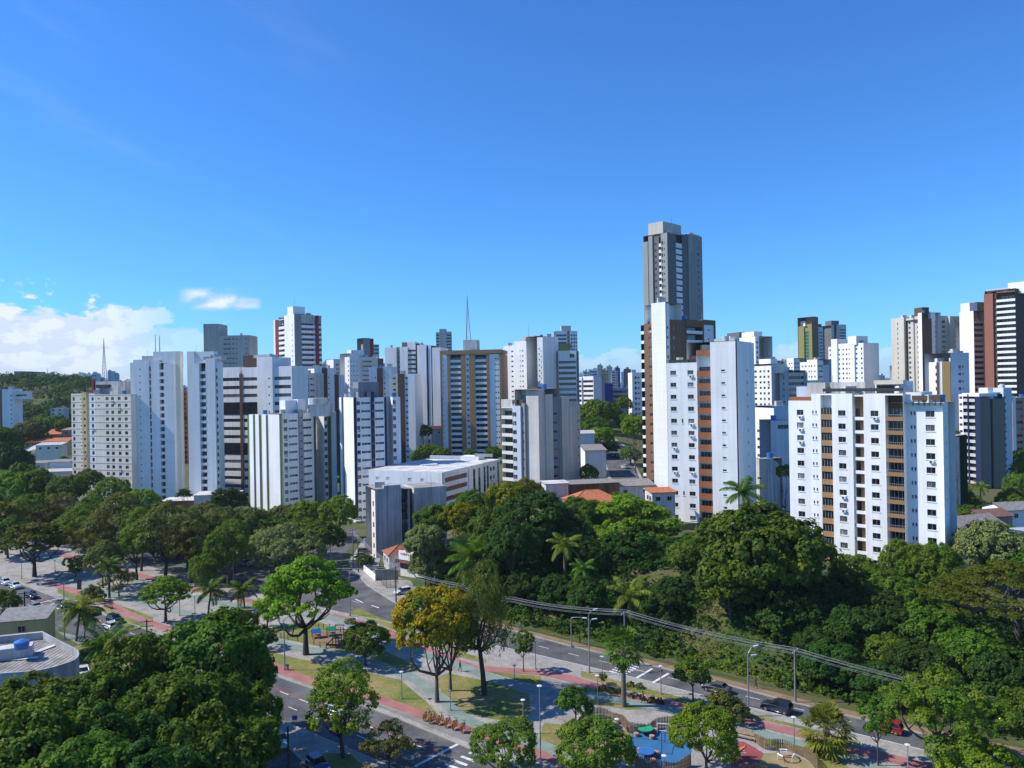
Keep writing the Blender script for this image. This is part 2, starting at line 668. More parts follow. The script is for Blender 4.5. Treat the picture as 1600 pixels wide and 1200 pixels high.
sheet('street_verge', [(-113, 163), (-110, 140), (-114, 112), (-130, 112), (-150, 165), (-140, 186)], 0.11, lawn, 0.4)


def px_line(*pp):
    return [flat(*p, 0.13) for p in pp]


red_near = smooth_line([(-118, 191.5), (-92, 171.0)] + px_line((220, 968), (405, 1032), (440, 1046), (490, 1066), (590, 1092), (665, 1119), (735, 1142), (835, 1177)) + [(8, 94), (40, 70)])
red_far = smooth_line([(-150, 236), (-110, 206), (-70, 177.5), (-45, 162.5)] + px_line((540, 967), (610, 991), (720, 1037), (770, 1046), (845, 1051), (900, 1063), (975, 1085), (1080, 1108), (1150, 1123), (1250, 1146), (1330, 1170)) + [(48, 94.5), (80, 72)])
grn_near = smooth_line([(-118, 199), (-95, 179)] + px_line((345, 972), (432, 1004), (506, 1019), (580, 1036), (640, 1057), (692, 1093), (735, 1128), (850, 1166), (880, 1180)) + [(12, 92), (40, 73)])
grn_far = smooth_line([(-150, 230), (-105, 197.5), (-66, 170)] + px_line((500, 962), (545, 976), (600, 1001), (660, 1021), (720, 1041), (760, 1056), (830, 1076), (920, 1086), (975, 1096), (1060, 1112), (1150, 1135), (1250, 1163), (1340, 1190)) + [(50, 88), (80, 68)])

# lawns between the paths, laid as sheets over the paving
lawns = [
    [(395, 1012), (470, 1030), (560, 1047), (625, 1062), (668, 1098), (692, 1125), (668, 1113), (590, 1087), (490, 1060), (440, 1040), (400, 1026)],
    [(410, 985), (450, 975), (500, 972), (560, 996), (585, 1010), (640, 1035), (655, 1050), (640, 1049), (580, 1028), (506, 1011), (440, 998)],
    [(520, 958), (560, 977), (612, 999), (660, 1016), (660, 1006), (610, 984), (548, 966)],
    [(700, 1052), (760, 1064), (826, 1084), (830, 1110), (815, 1130), (760, 1122), (720, 1112), (690, 1082), (680, 1060)],
    [(700, 1031), (762, 1050), (832, 1069), (848, 1068), (845, 1056), (790, 1052), (735, 1040)],
    [(908, 1058), (980, 1079), (1085, 1102), (1150, 1116), (1250, 1138), (1345, 1165), (1345, 1159), (1240, 1131), (1150, 1110), (1085, 1095), (985, 1069), (908, 1048)],
    [(910, 1070), (975, 1088), (1060, 1104), (1140, 1124), (1140, 1128), (1060, 1107), (975, 1092), (912, 1081)],
    [(915, 1091), (980, 1102), (1010, 1108), (980, 1109), (930, 1101)],
    [(850, 1130), (920, 1136), (985, 1145), (1000, 1160), (960, 1200), (900, 1200), (880, 1178), (840, 1160)],
    [(1155, 1140), (1250, 1168), (1310, 1186), (1340, 1210), (1280, 1210), (1262, 1180), (1230, 1170), (1180, 1160)],
    [(170, 940), (215, 955), (240, 965), (238, 975), (205, 985), (170, 965), (155, 950)],
    [(90, 915), (130, 925), (140, 938), (110, 938), (90, 925)],
    [(560, 950), (610, 972), (700, 1013), (760, 1030), (760, 1036), (720, 1028), (612, 983), (545, 957)],
]
for q in lawns:
    sheet('lawn', px_line(*q), 0.142 - .0004 * lawns.index(q), lawn)
for iq, (q, mt) in enumerate((([(500, 985), (555, 985), (580, 997), (575, 1010), (520, 1012), (480, 1000)], bare_earth), ([(860, 1150), (900, 1138), (940, 1150), (930, 1180), (880, 1175)], bare_earth),
              ([(890, 1128), (940, 1132), (985, 1142), (992, 1165), (980, 1185), (900, 1160)], sand))):
    sheet('play_earth', px_line(*q), 0.150 + .004 * (iq % 2) * 0 + .003 * iq, mt)
for nm, ln, w, z, mt in (('red_cycle_path', red_near, 2.1, 0.158, red_path), ('red_cycle_path', red_far, 2.3, 0.160, red_path),
                         ('green_running_path', grn_near, 2.2, 0.166, green_path), ('green_running_path', grn_far, 2.3, 0.170, green_path)):
    band(nm, ln, w, z, mt)
sheet('pavement_strip', px_line((395, 1040), (480, 1066), (600, 1108), (690, 1144), (760, 1172), (790, 1160), (745, 1150), (665, 1126), (590, 1100), (490, 1072), (410, 1040)), 0.148, paving_grey)
court = smooth_line(px_line((988, 1143), (1020, 1142), (1052, 1141), (1072, 1150), (1080, 1172), (1072, 1190), (1050, 1196), (1020, 1198), (995, 1188), (986, 1165)) + px_line((988, 1143)), 3)[:-1]
sheet('blue_play_court', court, 0.176, court_blue)
rcourt = px_line((1142, 1160), (1162, 1159), (1180, 1169), (1194, 1178), (1194, 1192), (1180, 1200), (1140, 1205))
sheet('red_play_court', rcourt, 0.176, court_red)
scourt = smooth_line(px_line((1194, 1178), (1215, 1177), (1240, 1180), (1262, 1190), (1275, 1205), (1268, 1225), (1200, 1225), (1185, 1200), (1194, 1178)), 3)[:-1]
sheet('sand_pit', scourt, 0.180, sand)

# painted lines on the courts and the roads
mk = MB()


def bar(mb, p, q, w, z, m=0):
    d = Vector((q[0] - p[0], q[1] - p[1]))
    n = Vector((-d.y, d.x)).normalized() * w / 2
    mb.poly([(p[0] - n.x, p[1] - n.y, z), (q[0] - n.x, q[1] - n.y, z), (q[0] + n.x, q[1] + n.y, z), (p[0] + n.x, p[1] + n.y, z)], m)


cmk = MB()
for a, b_ in (((1034, 1147), (1034, 1180)), ((1039, 1147), (1039, 1162)), ((1036, 1162), (1054, 1164)), ((1054, 1164), (1050, 1180)), ((1034, 1180), (1050, 1180)), ((990, 1155), (1068, 1162)), ((988, 1172), (1034, 1178))):
    bar(cmk, flat(*a), flat(*b_), 0.12, 0.182)
structure('court_marking', cmk, plain('navy_paint', (0.01, 0.04, 0.12)))

ZM = Z1 + 0.022


def dashes(p, q, n, on=0.35, w=0.16, m=0, z=ZM):
    for k in range(n):
        t0, t1 = k / n, (k + on) / n
        a = (p[0] + (q[0] - p[0]) * t0, p[1] + (q[1] - p[1]) * t0)
        b_ = (p[0] + (q[0] - p[0]) * t1, p[1] + (q[1] - p[1]) * t1)
        bar(mk, a, b_, w, z, m)


# near avenue: red line with white dashes, lane dashes
bar(mk, (-112, 178.5), flat(690, 1177), 0.18, ZM, 1)
dashes((-112, 178.2), flat(688, 1179), 26, 0.45, 0.18, 0, ZM + 0.004)
dashes((-112, 175.4), flat(640, 1183), 24, 0.4, 0.16)
bar(mk, flat(715, 1163), flat(648, 1198), 0.45, ZM)
for k in range(7):
    t = k / 6
    a = (733 - 75 * t, 1176 + 36 * t)
    bar(mk, flat(a[0], a[1]), flat(a[0] + 22, a[1] + 8), 0.5, ZM)
for k in range(6):
    a = (62 + 7 * k, 954 - 2.4 * k)
    bar(mk, flat(a[0], a[1]), flat(a[0] + 9, a[1] + 4.5), 0.5, ZM)
bar(mk, flat(50, 945), flat(93, 935), 0.4, ZM)
bar(mk, flat(58, 950), flat(100, 939), 0.4, ZM)
# far avenue: edge line, lane dashes, zebra and stop lines
for k in range(5, len(far_near) - 2):
    a, b_ = far_near[k], far_near[k + 1]
    bar(mk, (a[0] + .3, a[1] + .5), (b_[0] + .3, b_[1] + .5), 0.15, ZM)
dashes((-52, 182), (60, 95.5), 22, 0.35, 0.16)
for p_, q_ in (((555, 936), (567, 942)), ((580, 946), (592, 950)), ((571, 956), (577, 959))):
    bar(mk, flat(*p_), flat(*q_), 0.3, ZM + 0.004)
for k in range(7):
    t = k / 6
    bar(mk, flat(948 + 26 * t, 1051 - 15 * t), flat(972 + 26 * t, 1058 - 15 * t), 0.42, ZM + 0.004)
bar(mk, flat(994, 1060), flat(1019, 1045), 0.45, ZM + 0.004)
bar(mk, flat(1020, 1067), flat(1045, 1052), 0.45, ZM + 0.004)
structure('road_marking', mk, [white_line, red_line])

# the street that climbs the hill between the towers (draped over the slope)
climb = [ground(*p) for p in ((985, 772), (975, 745), (968, 728), (962, 712), (955, 698), (940, 684))]
climb = smooth_line([(p.x, p.y) for p in climb], 10)
band('hill_street', climb, 9.5, 0.35, asphalt, terrain)
L_, R_ = strip_pts(climb, 6.0, 6.0)
Li, Ri = strip_pts(climb, 4.9, 4.9)
pv = MB()
for k in range(len(climb) - 1):
    pv.poly([(p[0], p[1], terrain(*p) + 0.5) for p in (R_[k], R_[k + 1], Ri[k + 1], Ri[k])])
    pv.poly([(p[0], p[1], terrain(*p) + 0.5) for p in (Li[k], Li[k + 1], L_[k + 1], L_[k])])
structure('hill_pavement', pv, paving)

# ------------------------------------------------------------------ buildings
W_WHITE = paint('white_render', (0.90, 0.90, 0.89), 0.2, joint=2.9, js=.13)
W_WHITEJ = paint('white_render_with_floor_joints', (0.86, 0.86, 0.85), 0.13, joint=2.9)
W_OLD = paint('weathered_white_render', (0.70, 0.69, 0.66), 0.5)
W_CREAM = paint('cream_render', (0.82, 0.775, 0.67), 0.2)
W_YELLOW = paint('yellow_render', (0.62, 0.47, 0.20), 0.2)
W_BEIGE = paint('beige_tile', (0.58, 0.54, 0.46), 0.15, tile=2.9)
W_GREY = paint('grey_concrete', (0.60, 0.59, 0.56), 0.3, joint=2.9)
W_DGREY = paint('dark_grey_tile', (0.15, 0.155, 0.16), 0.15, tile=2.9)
W_MGREY = paint('mid_grey_tile', (0.29, 0.29, 0.29), 0.2, tile=2.9)
W_BROWN = paint('brown_tile', (0.23, 0.125, 0.07), 0.15, tile=2.9)
W_DBROWN = paint('dark_brown_tile', (0.115, 0.075, 0.05), 0.15)
W_BRICK = paint('orange_brick_tile', (0.34, 0.125, 0.055), 0.15)
W_REDBR = paint('red_brick_tile', (0.33, 0.13, 0.09), 0.15, tile=0.9)
W_RED = paint('dark_red_tile', (0.24, 0.03, 0.04), 0.1)
W_GOLD = paint('ochre_tile', (0.40, 0.235, 0.11), 0.15)
W_TAN = paint('tan_render', (0.34, 0.205, 0.10), 0.2)
W_OLIVE = paint('olive_tile', (0.26, 0.26, 0.08), 0.1)
W_NAVY = paint('navy_tile', (0.018, 0.03, 0.085), 0.1)
W_BLUE = paint('cobalt_panel', (0.03, 0.05, 0.24), 0.1)
W_GREENG = paint('green_glass_strip', (0.10, 0.16, 0.07), 0.2, joint=2.9)
W_PINK = paint('salmon_tile', (0.50, 0.27, 0.19), 0.2)
W_ORANGE = paint('orange_render', (0.62, 0.22, 0.08), 0.25)
W_DIRTY = paint('mould_stained_render', (0.64, 0.65, 0.66), 0.7)
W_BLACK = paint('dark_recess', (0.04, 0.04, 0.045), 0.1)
W_PALEB = paint('pale_blue_and_shade_render', (0.60, 0.66, 0.74), 0.2)  # own colour of some blocks, blue shade of white walls on others
ROOF = surf('roof_concrete', [(0.3, (0.20, 0.195, 0.18)), (0.7, (0.42, 0.41, 0.38))], 0.25, 0.3)
ROOFW = surf('whitewashed_roof', [(0.3, (0.40, 0.38, 0.34)), (0.6, (0.72, 0.71, 0.68))], 0.25, 0.3)
TILE_R = None
GL = [glass('dark_glass', (0.018, 0.022, 0.028)), glass('grey_curtain_glass', (0.13, 0.14, 0.15), 0.15),
      glass('deep_dark_glass', (0.010, 0.011, 0.013)), glass('pale_curtain_glass', (0.30, 0.31, 0.32), 0.2)]
GL_BLUE = glass('blue_glass', (0.05, 0.13, 0.22))
GL_GREEN = glass('green_glass', (0.03, 0.16, 0.12))
GL_SHADE = glass('red_blind_glass', (0.34, 0.07, 0.05), 0.3)
ALU = plain('aluminium_frame', (0.36, 0.37, 0.38), 0.4, 0.3)
DKMET = plain('dark_metal', (0.035, 0.035, 0.04), 0.5)
SILL = plain('white_sill', (0.78, 0.78, 0.77), 0.6)
STEEL = plain('galvanised_steel', (0.34, 0.35, 0.36), 0.45, 0.4)
AC_MAT = plain('off_white_casing', (0.62, 0.62, 0.60), 0.5)
TANKB = plain('blue_tank_plastic', (0.03, 0.16, 0.45), 0.35)
MESHC = {}


def win_mesh(w, h, rec, g, style):
    """opening at y=0, inward +y; origin at the middle of the opening"""
    k = (round(w, 2), round(h, 2), round(rec, 2), g, style)
    if k in MESHC:
        return MESHC[k]
    mb = MB()
    hw, hh = w / 2, h / 2
    fr = 0.07
    mb.box((-hw, rec, -hh), (hw, rec + 0.05, hh), 0)                    # pane
    if style != 'plain':
        for x in ((-hw, -hw + fr), (hw - fr, hw)):
            mb.box((x[0], rec - .05, -hh), (x[1], rec - .002, hh), 1)
        mb.box((-hw + fr, rec - .05, -hh), (hw - fr, rec - .002, -hh + fr), 1)
        mb.box((-hw + fr, rec - .05, hh - fr), (hw - fr, rec - .002, hh), 1)
        nm = max(1, int(w / 1.1)) if w > 1.0 else 0
        for i in range(1, nm + 1):
            x = -hw + w * i / (nm + 1)
            mb.box((x - .03, rec - .045, -hh + fr), (x + .03, rec - .003, hh - fr), 1)
        if style == 'sill':
            mb.box((-hw - .12, -.10, -hh - .16), (hw + .12, rec - .06, -hh - .01), 2)
    me = mb.mesh('window', [g, ALU, SILL])
    MESHC[k] = me
    return me


def balc_mesh(w, r, ph, par, kind):
    """floor slab, parapet and glazed back of one balcony; origin at the floor's front edge, middle"""
    k = ('b', round(w, 2), round(r, 2), ph, par.name, kind)
    if k in MESHC:
        return MESHC[k]
    hw = w / 2
    mb = MB()
    mb.box((-hw, 0.0, -.22), (hw, r - .01, 0), 1)
    if kind == 'rail':
        mb.box((-hw, -.04, -.24), (hw, -.002, .62), 0)
        for i in range(int(w / .35) + 1):
            x = -hw + .03 + (w - .06) * i / max(1, int(w / .35))
            mb.box((x - .02, .0, .62), (x + .02, .03, ph), 3)
        mb.box((-hw, -.02, ph), (hw, .05, ph + .06), 3)
    elif kind == 'glass':
        mb.box((-hw, -.04, -.24), (hw, -.002, .25), 0)
        mb.box((-hw, -.02, .25), (hw, .02, ph), 2)
        mb.box((-hw, -.03, ph), (hw, .03, ph + .05), 3)
    elif kind == 'enclosed':                                   # parapet with a glazed veranda above it
        mb.box((-hw, -.10, -.24), (hw, .10, ph), 0)
        mb.box((-hw, .0, ph), (hw, .04, 2.3), 2)
        for i in range(5):
            x = -hw + .05 + (w - .1) * i / 4
            mb.box((x - .04, -.03, ph), (x + .04, .0, 2.3), 3)
    else:
        mb.box((-hw, -.06, -.24), (hw, .10, ph), 0)
    if kind == 'side':                                         # a door on one side only
        mb.box((-hw * .9, r - .10, .02), (-hw * .15, r - .03, 2.2), 2)
        me = mb.mesh('balcony', [par, SILL, GL[0], ALU])
        MESHC[k] = me
        return me
    # sliding doors at the back, one leaf half open
    top = 2.35
    mb.box((-hw * .86, r - .10, .02), (hw * .86, r - .03, top), 2)
    for i in range(5):
        x = -hw * .86 + hw * 1.72 * i / 4
        mb.box((x - .035, r - .16, .02), (x + .035, r - .11, top), 3)
    me = mb.mesh('balcony', [par, SILL, GL[0], ALU])
    MESHC[k] = me
    return me


def ac_mesh():
    if 'ac' not in MESHC:
        mb = MB()
        mb.box((-.42, -.42, -.3), (.42, -.02, .3), 0)
        mb.cyl((0, 0), .01, 0, .01, 4, 1)
        mb.box((-.30, -.44, -.2), (.12, -.425, .2), 1)
        MESHC['ac'] = mb.mesh('air_conditioner', [AC_MAT, DKMET])
    return MESHC['ac']


class Bld:
    def __init__(s, name, label, cx, py, d, phi, fh=2.9, row=None, wall=W_WHITE, fine=True, cat='apartment building', group=None, base=None, roof=ROOF, win='ac', rec=.2, lim=100):
        s.name, s.label, s.cat, s.group = name, label, cat, group
        s.pyref, s.d = py, d
        p = at_depth(cx, py, d)
        s.C = Vector((p.x, p.y))
        s.phi = R(phi)
        s.fh, s.wall, s.fine, s.roof, s.win, s.rec, s.lim = fh, wall, fine, roof, win, rec, lim
        s.ztop = p.z
        s.base = base if base is not None else terrain(p.x, p.y) - 1.5
        s.z0 = p.z - 1.9 if row is None else at_depth(row[0], row[1], row[2] if len(row) > 2 else d).z
        s.root = thing(name, label, cat, (p.x, p.y, s.base + 1.4), group)
        s.tops, s.mbs, s.winlist, s.rg = [], {}, [], random.Random(name + label)

    # ---- local lines
    def line(s, side):
        c, q = math.cos(s.phi), math.sin(s.phi)
        if side == 'R':
            return Vector((c, q)), Vector((q, -c))
        return Vector((q, -c)), Vector((-c, -q))

    def a_of(s, side, px, py=None):
        U, _ = s.line(side)
        xr, _z = ray(px, s.pyref if py is None else py)
        return (xr * s.C.y - s.C.x) / (U.x - xr * U.y)

    def zof(s, px, py, side='R'):
        U, _ = s.line(side)
        a = s.a_of(side, px)
        d = (s.C + U * a).y
        return at_depth(px, py, d).z

    def mb(s, part, mat, uid=0):
        k = (part, mat.name, uid)
        if k not in s.mbs:
            s.mbs[k] = (MB(), [mat])
        return s.mbs[k][0]

    def strip(s, side, x0, x1, top=None, off=0.0, wall=None, part='wall', cols=(), D=12.0, rows=None, z1=None, band=(), balc=None, bottom=None, ledge=None):
        """one vertical strip of a front. cols: (px, width m, height m[, dz[, first row, last row]]); band: (px0, px1, height[, dz]);
        balc: dict(par=, kind=, r=) turns the strip into a stack of recessed balconies."""
        U, Nn = s.line(side)
        a0, a1 = s.a_of(side, x0), s.a_of(side, x1)
        if side == 'L' and abs(a1) < 0.02:
            a1 = 0.0
        if side == 'R' and abs(a0) < 0.02:
            a0 = 0.0
        mat = wall or s.wall
        zt = s.ztop if top is None else s.zof((x0 + x1) / 2, top, side)
        if z1 is not None:
            zt = z1
        zb = s.base if bottom is None else s.zof((x0 + x1) / 2, bottom, side)
        uid = 0 if part == 'wall' else len(s.mbs)
        m = s.mb(part, mat, uid)
        mats = s.mbs[(part, mat.name, uid)][1]
        O = s.C + Nn * off
        rooms = int((s.z0 - zb) / s.fh) + 1
        ks = range(rooms) if rows is None else range(rows[0], min(rows[1], rooms))

        def P(a, z, dep=0.0):
            q = O + U * a - Nn * dep
            return (q.x, q.y, z)

        holes = {}
        if balc:
            r = balc.get('r', 1.4)
            holes[(a0 + .03, a1 - .03)] = [(zb, zt - balc.get('head', .35), r, balc.get('back', mat), None)]
            w = a1 - a0 - .08
            me = balc_mesh(w, r, balc.get('ph', 1.05), balc.get('par', mat), balc.get('kind', 'solid'))
            for k in ks:
                zc = s.z0 - k * s.fh - 1.25
                if zc > zt - 1.6 or zc < zb:
                    continue
                s.winlist.append(('balcony', me, P((a0 + a1) / 2, zc), U))
        for c in cols:
            px, w, h = c[:3]
            dz = c[3] if len(c) > 3 else 0
            kk = [k for k in ks if len(c) < 6 or c[4] <= k < c[5]]
            a = s.a_of(side, px)
            key = (a - w / 2, a + w / 2)
            if key[0] < a0 + .02 or key[1] > a1 - .02:
                key = (max(key[0], a0 + .05), min(key[1], a1 - .05))
                w = key[1] - key[0]
                a = (key[0] + key[1]) / 2
                if w < .2:
                    continue
            L = holes.setdefault(key, [])
            for k in kk:
                z = s.z0 - k * s.fh + dz
                if z + h / 2 > zt - .1 or z - h / 2 < zb + .1:
                    continue
                L.append((z - h / 2, z + h / 2, s.rec if s.fine else .25, None, (a, z, w, h)))
        for bnd in band:
            p0, p1, h = bnd[:3]
            dz = bnd[3] if len(bnd) > 3 else 0
            g = bnd[4] if len(bnd) > 4 else None
            key = (max(s.a_of(side, p0), a0 + .03), min(s.a_of(side, p1), a1 - .03))
            L = holes.setdefault(key, [])
            for k in ks:
                z = s.z0 - k * s.fh + dz
                if z + h / 2 > zt - .1 or z - h / 2 < zb + .1:
                    continue
                L.append((z - h / 2, z + h / 2, .45 if s.fine else .3, None, ((key[0] + key[1]) / 2, z, key[1] - key[0], h, g)))
        # front face cut into vertical lanes around the openings
        cuts = sorted({a0, a1, *[v for k in holes for v in k]})
        for u0, u1 in zip(cuts, cuts[1:]):
            if u1 - u0 < 1e-4:
                continue
            mid = (u0 + u1) / 2
            hs = sorted(h for k, L in holes.items() if k[0] - 1e-6 <= mid <= k[1] + 1e-6 for h in L)
            z = zb
            for h in hs:
                if h[0] > z + 1e-4:
                    m.quad(P(u0, z), P(u1, z), P(u1, h[0]), P(u0, h[0]))
                z = max(z, h[1])
            if z < zt - 1e-4:
                m.quad(P(u0, z), P(u1, z), P(u1, zt), P(u0, zt))
        for (u0, u1), L in holes.items():
            for (h0, h1, r, back, w) in L:
                m.quad(P(u0, h0), P(u0, h1), P(u0, h1, r), P(u0, h0, r))
                m.quad(P(u1, h1), P(u1, h0), P(u1, h0, r), P(u1, h1, r))
                m.quad(P(u0, h1), P(u1, h1), P(u1, h1, r), P(u0, h1, r))
                m.quad(P(u1, h0), P(u0, h0), P(u0, h0, r), P(u1, h0, r))
                bm_ = m
                if back is not None and back is not mat:
                    bm_ = s.mb('balcony_back_wall', back)
                if w is None:
                    bm_.quad(P(u0, h0, r), P(u1, h0, r), P(u1, h1, r), P(u0, h1, r))
                elif s.fine:
                    g = (w[4] if len(w) > 4 and w[4] else None) or s.rg.choices(GL, (5, 3, 4, 1.3))[0]
                    me = win_mesh(w[2], w[3], r - .02, g, s.win if len(w) == 4 else 'frame')
                    s.winlist.append(('window', me, P(w[0], w[1]), U))
                    if len(w) == 4 and w[2] > .9 and w[3] > .9 and s.d < 420 and s.rg.random() < .09:
                        s.winlist.append(('air_conditioner', ac_mesh(), P(w[0] + .2, w[1] - w[3] / 2 - .45), U))
                else:
                    g2 = (w[4] if len(w) > 4 and w[4] else None)
                    g2 = g2 or GL[0]
                    if g2 not in mats:
                        mats.append(g2)
                    m.quad(P(u0, h0, r), P(u1, h0, r), P(u1, h1, r), P(u0, h1, r), mats.index(g2))
        # flanks, back and top
        if not (side == 'R' and a0 == 0.0):
            m.quad(P(a0, zb, D + off), P(a0, zb), P(a0, zt), P(a0, zt, D + off))
        if not (side == 'L' and a1 == 0.0):
            m.quad(P(a1, zb), P(a1, zb, D + off), P(a1, zt, D + off), P(a1, zt))
        m.quad(P(a1, zb, D + off), P(a0, zb, D + off), P(a0, zt, D + off), P(a1, zt, D + off))
        dz = 0.0 if side == 'L' else -0.03
        if zt - zb > 12 and D > 4.5 and a1 - a0 > 2.5:
            s.tops.append((O + U * (a0 + a1) / 2 - Nn * 3.0, zt, a1 - a0))
        s.mb('roof', s.roof).quad(P(a0, zt + dz), P(a1, zt + dz), P(a1, zt + dz, D + off), P(a0, zt + dz, D + off))
        if ledge:
            lm = s.mb('floor_ledge', ledge)
            for k in ks:
                z = s.z0 - k * s.fh + s.fh * .52
                if z < zt:
                    A, B = O + U * (a0), O + U * (a1)
                    Mx = Matrix.Translation((O.x, O.y, 0)) @ Matrix.Rotation(math.atan2(U.y, U.x), 4, 'Z')
                    lm.box((a0, -.07, z - .1), (a1, .01, z + .1), 0, Mx)
        return s

    def side(s, side, x0, x1, n, part='wall', **kw):
        for i in range(n):
            s.strip(side, x0 + (x1 - x0) * i / n, x0 + (x1 - x0) * (i + 1) / n, part=part, **kw)

    def rbox(s, side, x0, x1, back, depth, top, bot, mat, part='roof_house', bev=False):
        """a box on the roof, its front parallel to a side, set back from it"""
        U, Nn = s.line(side)
        O = s.C - Nn * back
        xr = lambda px: ray(px, s.pyref)[0]
        f = lambda px: (xr(px) * O.y - O.x) / (U.x - xr(px) * U.y)
        a0, a1 = f(x0), f(x1)
        dm = (O + U * (a0 + a1) / 2).y
        zt, zb = at_depth((x0 + x1) / 2, top, dm).z, at_depth((x0 + x1) / 2, bot, dm).z - .6
        Mx = Matrix.Translation((O.x, O.y, 0)) @ Matrix.Rotation(math.atan2(U.y, U.x), 4, 'Z')
        one = part in ('roof_house', 'penthouse', 'tall_opening', 'red_jamb', 'rear_wing', 'water_tank', 'roof_slab', 'netting', 'planter')
        s.mb(part, mat, len(s.mbs) if one else 0).box((a0, 0, zb), (a1, depth, zt), 0, Mx)
        return s

    def mast(s, px, top, bot, d, r=.12, part='antenna', lattice=0.0):
        p, q = at_depth(px, bot, d), at_depth(px, top, d)
        m = s.mb(part, STEEL)
        p.z -= 1
        if not lattice:
            m.tube([p, Vector((p.x, p.y, q.z))], [r, r * .5], 5)
            return s
        hgt = q.z - p.z
        for i in range(3):
            w = 2 * math.pi * i / 3
            e = Vector((math.cos(w), math.sin(w), 0)) * lattice
            m.tube([p + e, p + e * .35 + Vector((0, 0, hgt * .6)), p + Vector((0, 0, hgt))], [r, r * .8, r * .5], 4)
        n = 12
        for k in range(n):
            for i in range(3):
                def pt(kk, ii):
                    t = kk / n * .9
                    w = 2 * math.pi * ii / 3
                    sc = lattice * (1 - .65 * min(1, t / .6)) * (1 if t < .6 else max(.2, 1 - (t - .6) / .4))
                    return p + Vector((math.cos(w) * sc, math.sin(w) * sc, hgt * t))
                m.tube([pt(k, i), pt(k + 1, i + 1)], r * .4, 3)
        return s

    def done(s):
        off = s.root.location
        for (c, z, w) in s.rg.sample(s.tops, min(len(s.tops), 5)) if s.fine and s.cat == 'apartment building' else ():
            x = c.x + s.rg.uniform(-.25, .25) * w
            k = s.rg.random()
            if k < .4:
                s.mb('antenna', STEEL, len(s.mbs)).tube([(x, c.y, z - .2), (x, c.y, z + s.rg.uniform(2, 4.5))], [.07, .04], 4)
            elif k < .7:
                s.mb('water_tank', s.rg.choice([TANKB, W_OLD, W_GREY]), len(s.mbs)).cyl((x, c.y), .8, z - .3, z + 1.5, 12, 0, .9)
            else:
                s.mb('roof_house', W_OLD, len(s.mbs)).box((x - 1.2, c.y - 1, z - .3), (x + 1.2, c.y + 1, z + 1.6))
        for (part, _, _u), (m, mat) in s.mbs.items():
            if m.f:
                m.build(part, mat, s.root, off)
        by = {}
        for w in s.winlist:
            by.setdefault(w[0], []).append(w)
        for nm, L in by.items():
            L.sort(key=lambda w: -w[2][2])
            for w in L[:s.lim]:
                U = w[3]
                o = put(nm, w[1], s.root, (w[2][0] - off.x, w[2][1] - off.y, w[2][2] - off.z), math.atan2(U.y, U.x))
            if len(L) > s.lim:
                mb = MB()
                mats = []
                for w in L[s.lim:]:
                    U = w[3]
                    Mx = Matrix.Translation((w[2][0] - off.x, w[2][1] - off.y, w[2][2] - off.z)) @ Matrix.Rotation(math.atan2(U.y, U.x), 4, 'Z')
                    i = len(mb.v)
                    mb.v += [tuple(Mx @ v.co) for v in w[1].vertices]
                    for p in w[1].polygons:
                        mt = w[1].materials[p.material_index]
                        if mt not in mats:
                            mats.append(mt)
                        mb.f.append(tuple(i + q for q in p.vertices))
                        mb.m.append(mats.index(mt))
                o = mb.build(nm, mats, s.root)
                o['kind'] = 'stuff'
        return s.root


# ---------- right: the broad white block with ochre balconies
b = Bld('apartment_block', 'broad white apartment block with ochre and brown balcony stacks and roof terraces', 1473, 640, 153, 46, 2.9, (1445, 647, 155.5), W_WHITE, win='sill', lim=100)
DD = 9
b.strip('L', 1232, 1268, 626, cols=[(1250, 1.55, 1.25), ], D=DD)
b.strip('L', 1268, 1282, 615, cols=[(1270, .34, .75, .1), (1275, .34, .75, .1)], D=DD)
b.strip('L', 1282, 1301, 615, off=-.0, D=DD, wall=W_WHITE, balc=dict(par=W_GOLD, kind='enclosed', r=1.6, back=W_WHITE, ph=.95))
b.strip('L', 1301, 1333, 615, off=.5, D=DD, cols=[(1316.5, 1.6, 1.25)])
b.strip('L', 1333, 1350.5, 617, off=.1, D=DD, balc=dict(par=W_WHITE, kind='side', r=1.3, back=W_GOLD, ph=.45))
b.strip('L', 1350.5, 1384, 615, off=.5, D=DD, cols=[(1367.5, 1.6, 1.25)])
b.strip('L', 1384, 1412.5, 615, off=.5, D=DD, balc=dict(par=W_TAN, kind='rail', r=2.0, back=W_DBROWN, ph=1.05))
b.strip('L', 1412.5, 1437, 613, off=-1.3, D=DD, cols=[(1420.5, .36, .8, .1), (1425.5, .36, .8, .1)])
b.strip('L', 1437, 1473, 629, off=-1.3, D=DD, cols=[(1450, 1.7, 1.3)])
b.strip('R', 1473, 1481, 629, cols=[(1477.5, .5, .5)], D=22)
b.rbox('L', 1298, 1352, 4, 4, 597, 616, W_OLD, 'penthouse')
b.rbox('L', 1368, 1416, 3.5, 5, 596, 616, W_WHITE, 'penthouse')
b.rbox('L', 1370, 1407, 3.3, .4, 602, 611, W_BLACK, 'penthouse_window')
b.rbox('L', 1366, 1412, 2.2, 3.0, 594, 596, plain('cream_awning', (.62, .56, .42)), 'awning')
b.rbox('L', 1234, 1268, .4, .5, 620, 626, W_BRICK, 'planter')
b.rbox('L', 1262, 1290, 3, 3, 598, 616, W_OLD, 'roof_house')
b.rbox('L', 1245, 1262, 3, 3, 604, 626, W_PALEB, 'roof_house')
b.rbox('L', 1425, 1470, 1.0, .12, 618, 620.5, W_DBROWN, 'pergola')
b.rbox('L', 1425, 1470, 3.4, .12, 617, 619.5, W_DBROWN, 'pergola')
for q in range(6):
    b.rbox('L', 1426 + q * 8.6, 1427.3 + q * 8.6, 1.15, .15, 620, 629, W_DBROWN, 'pergola')
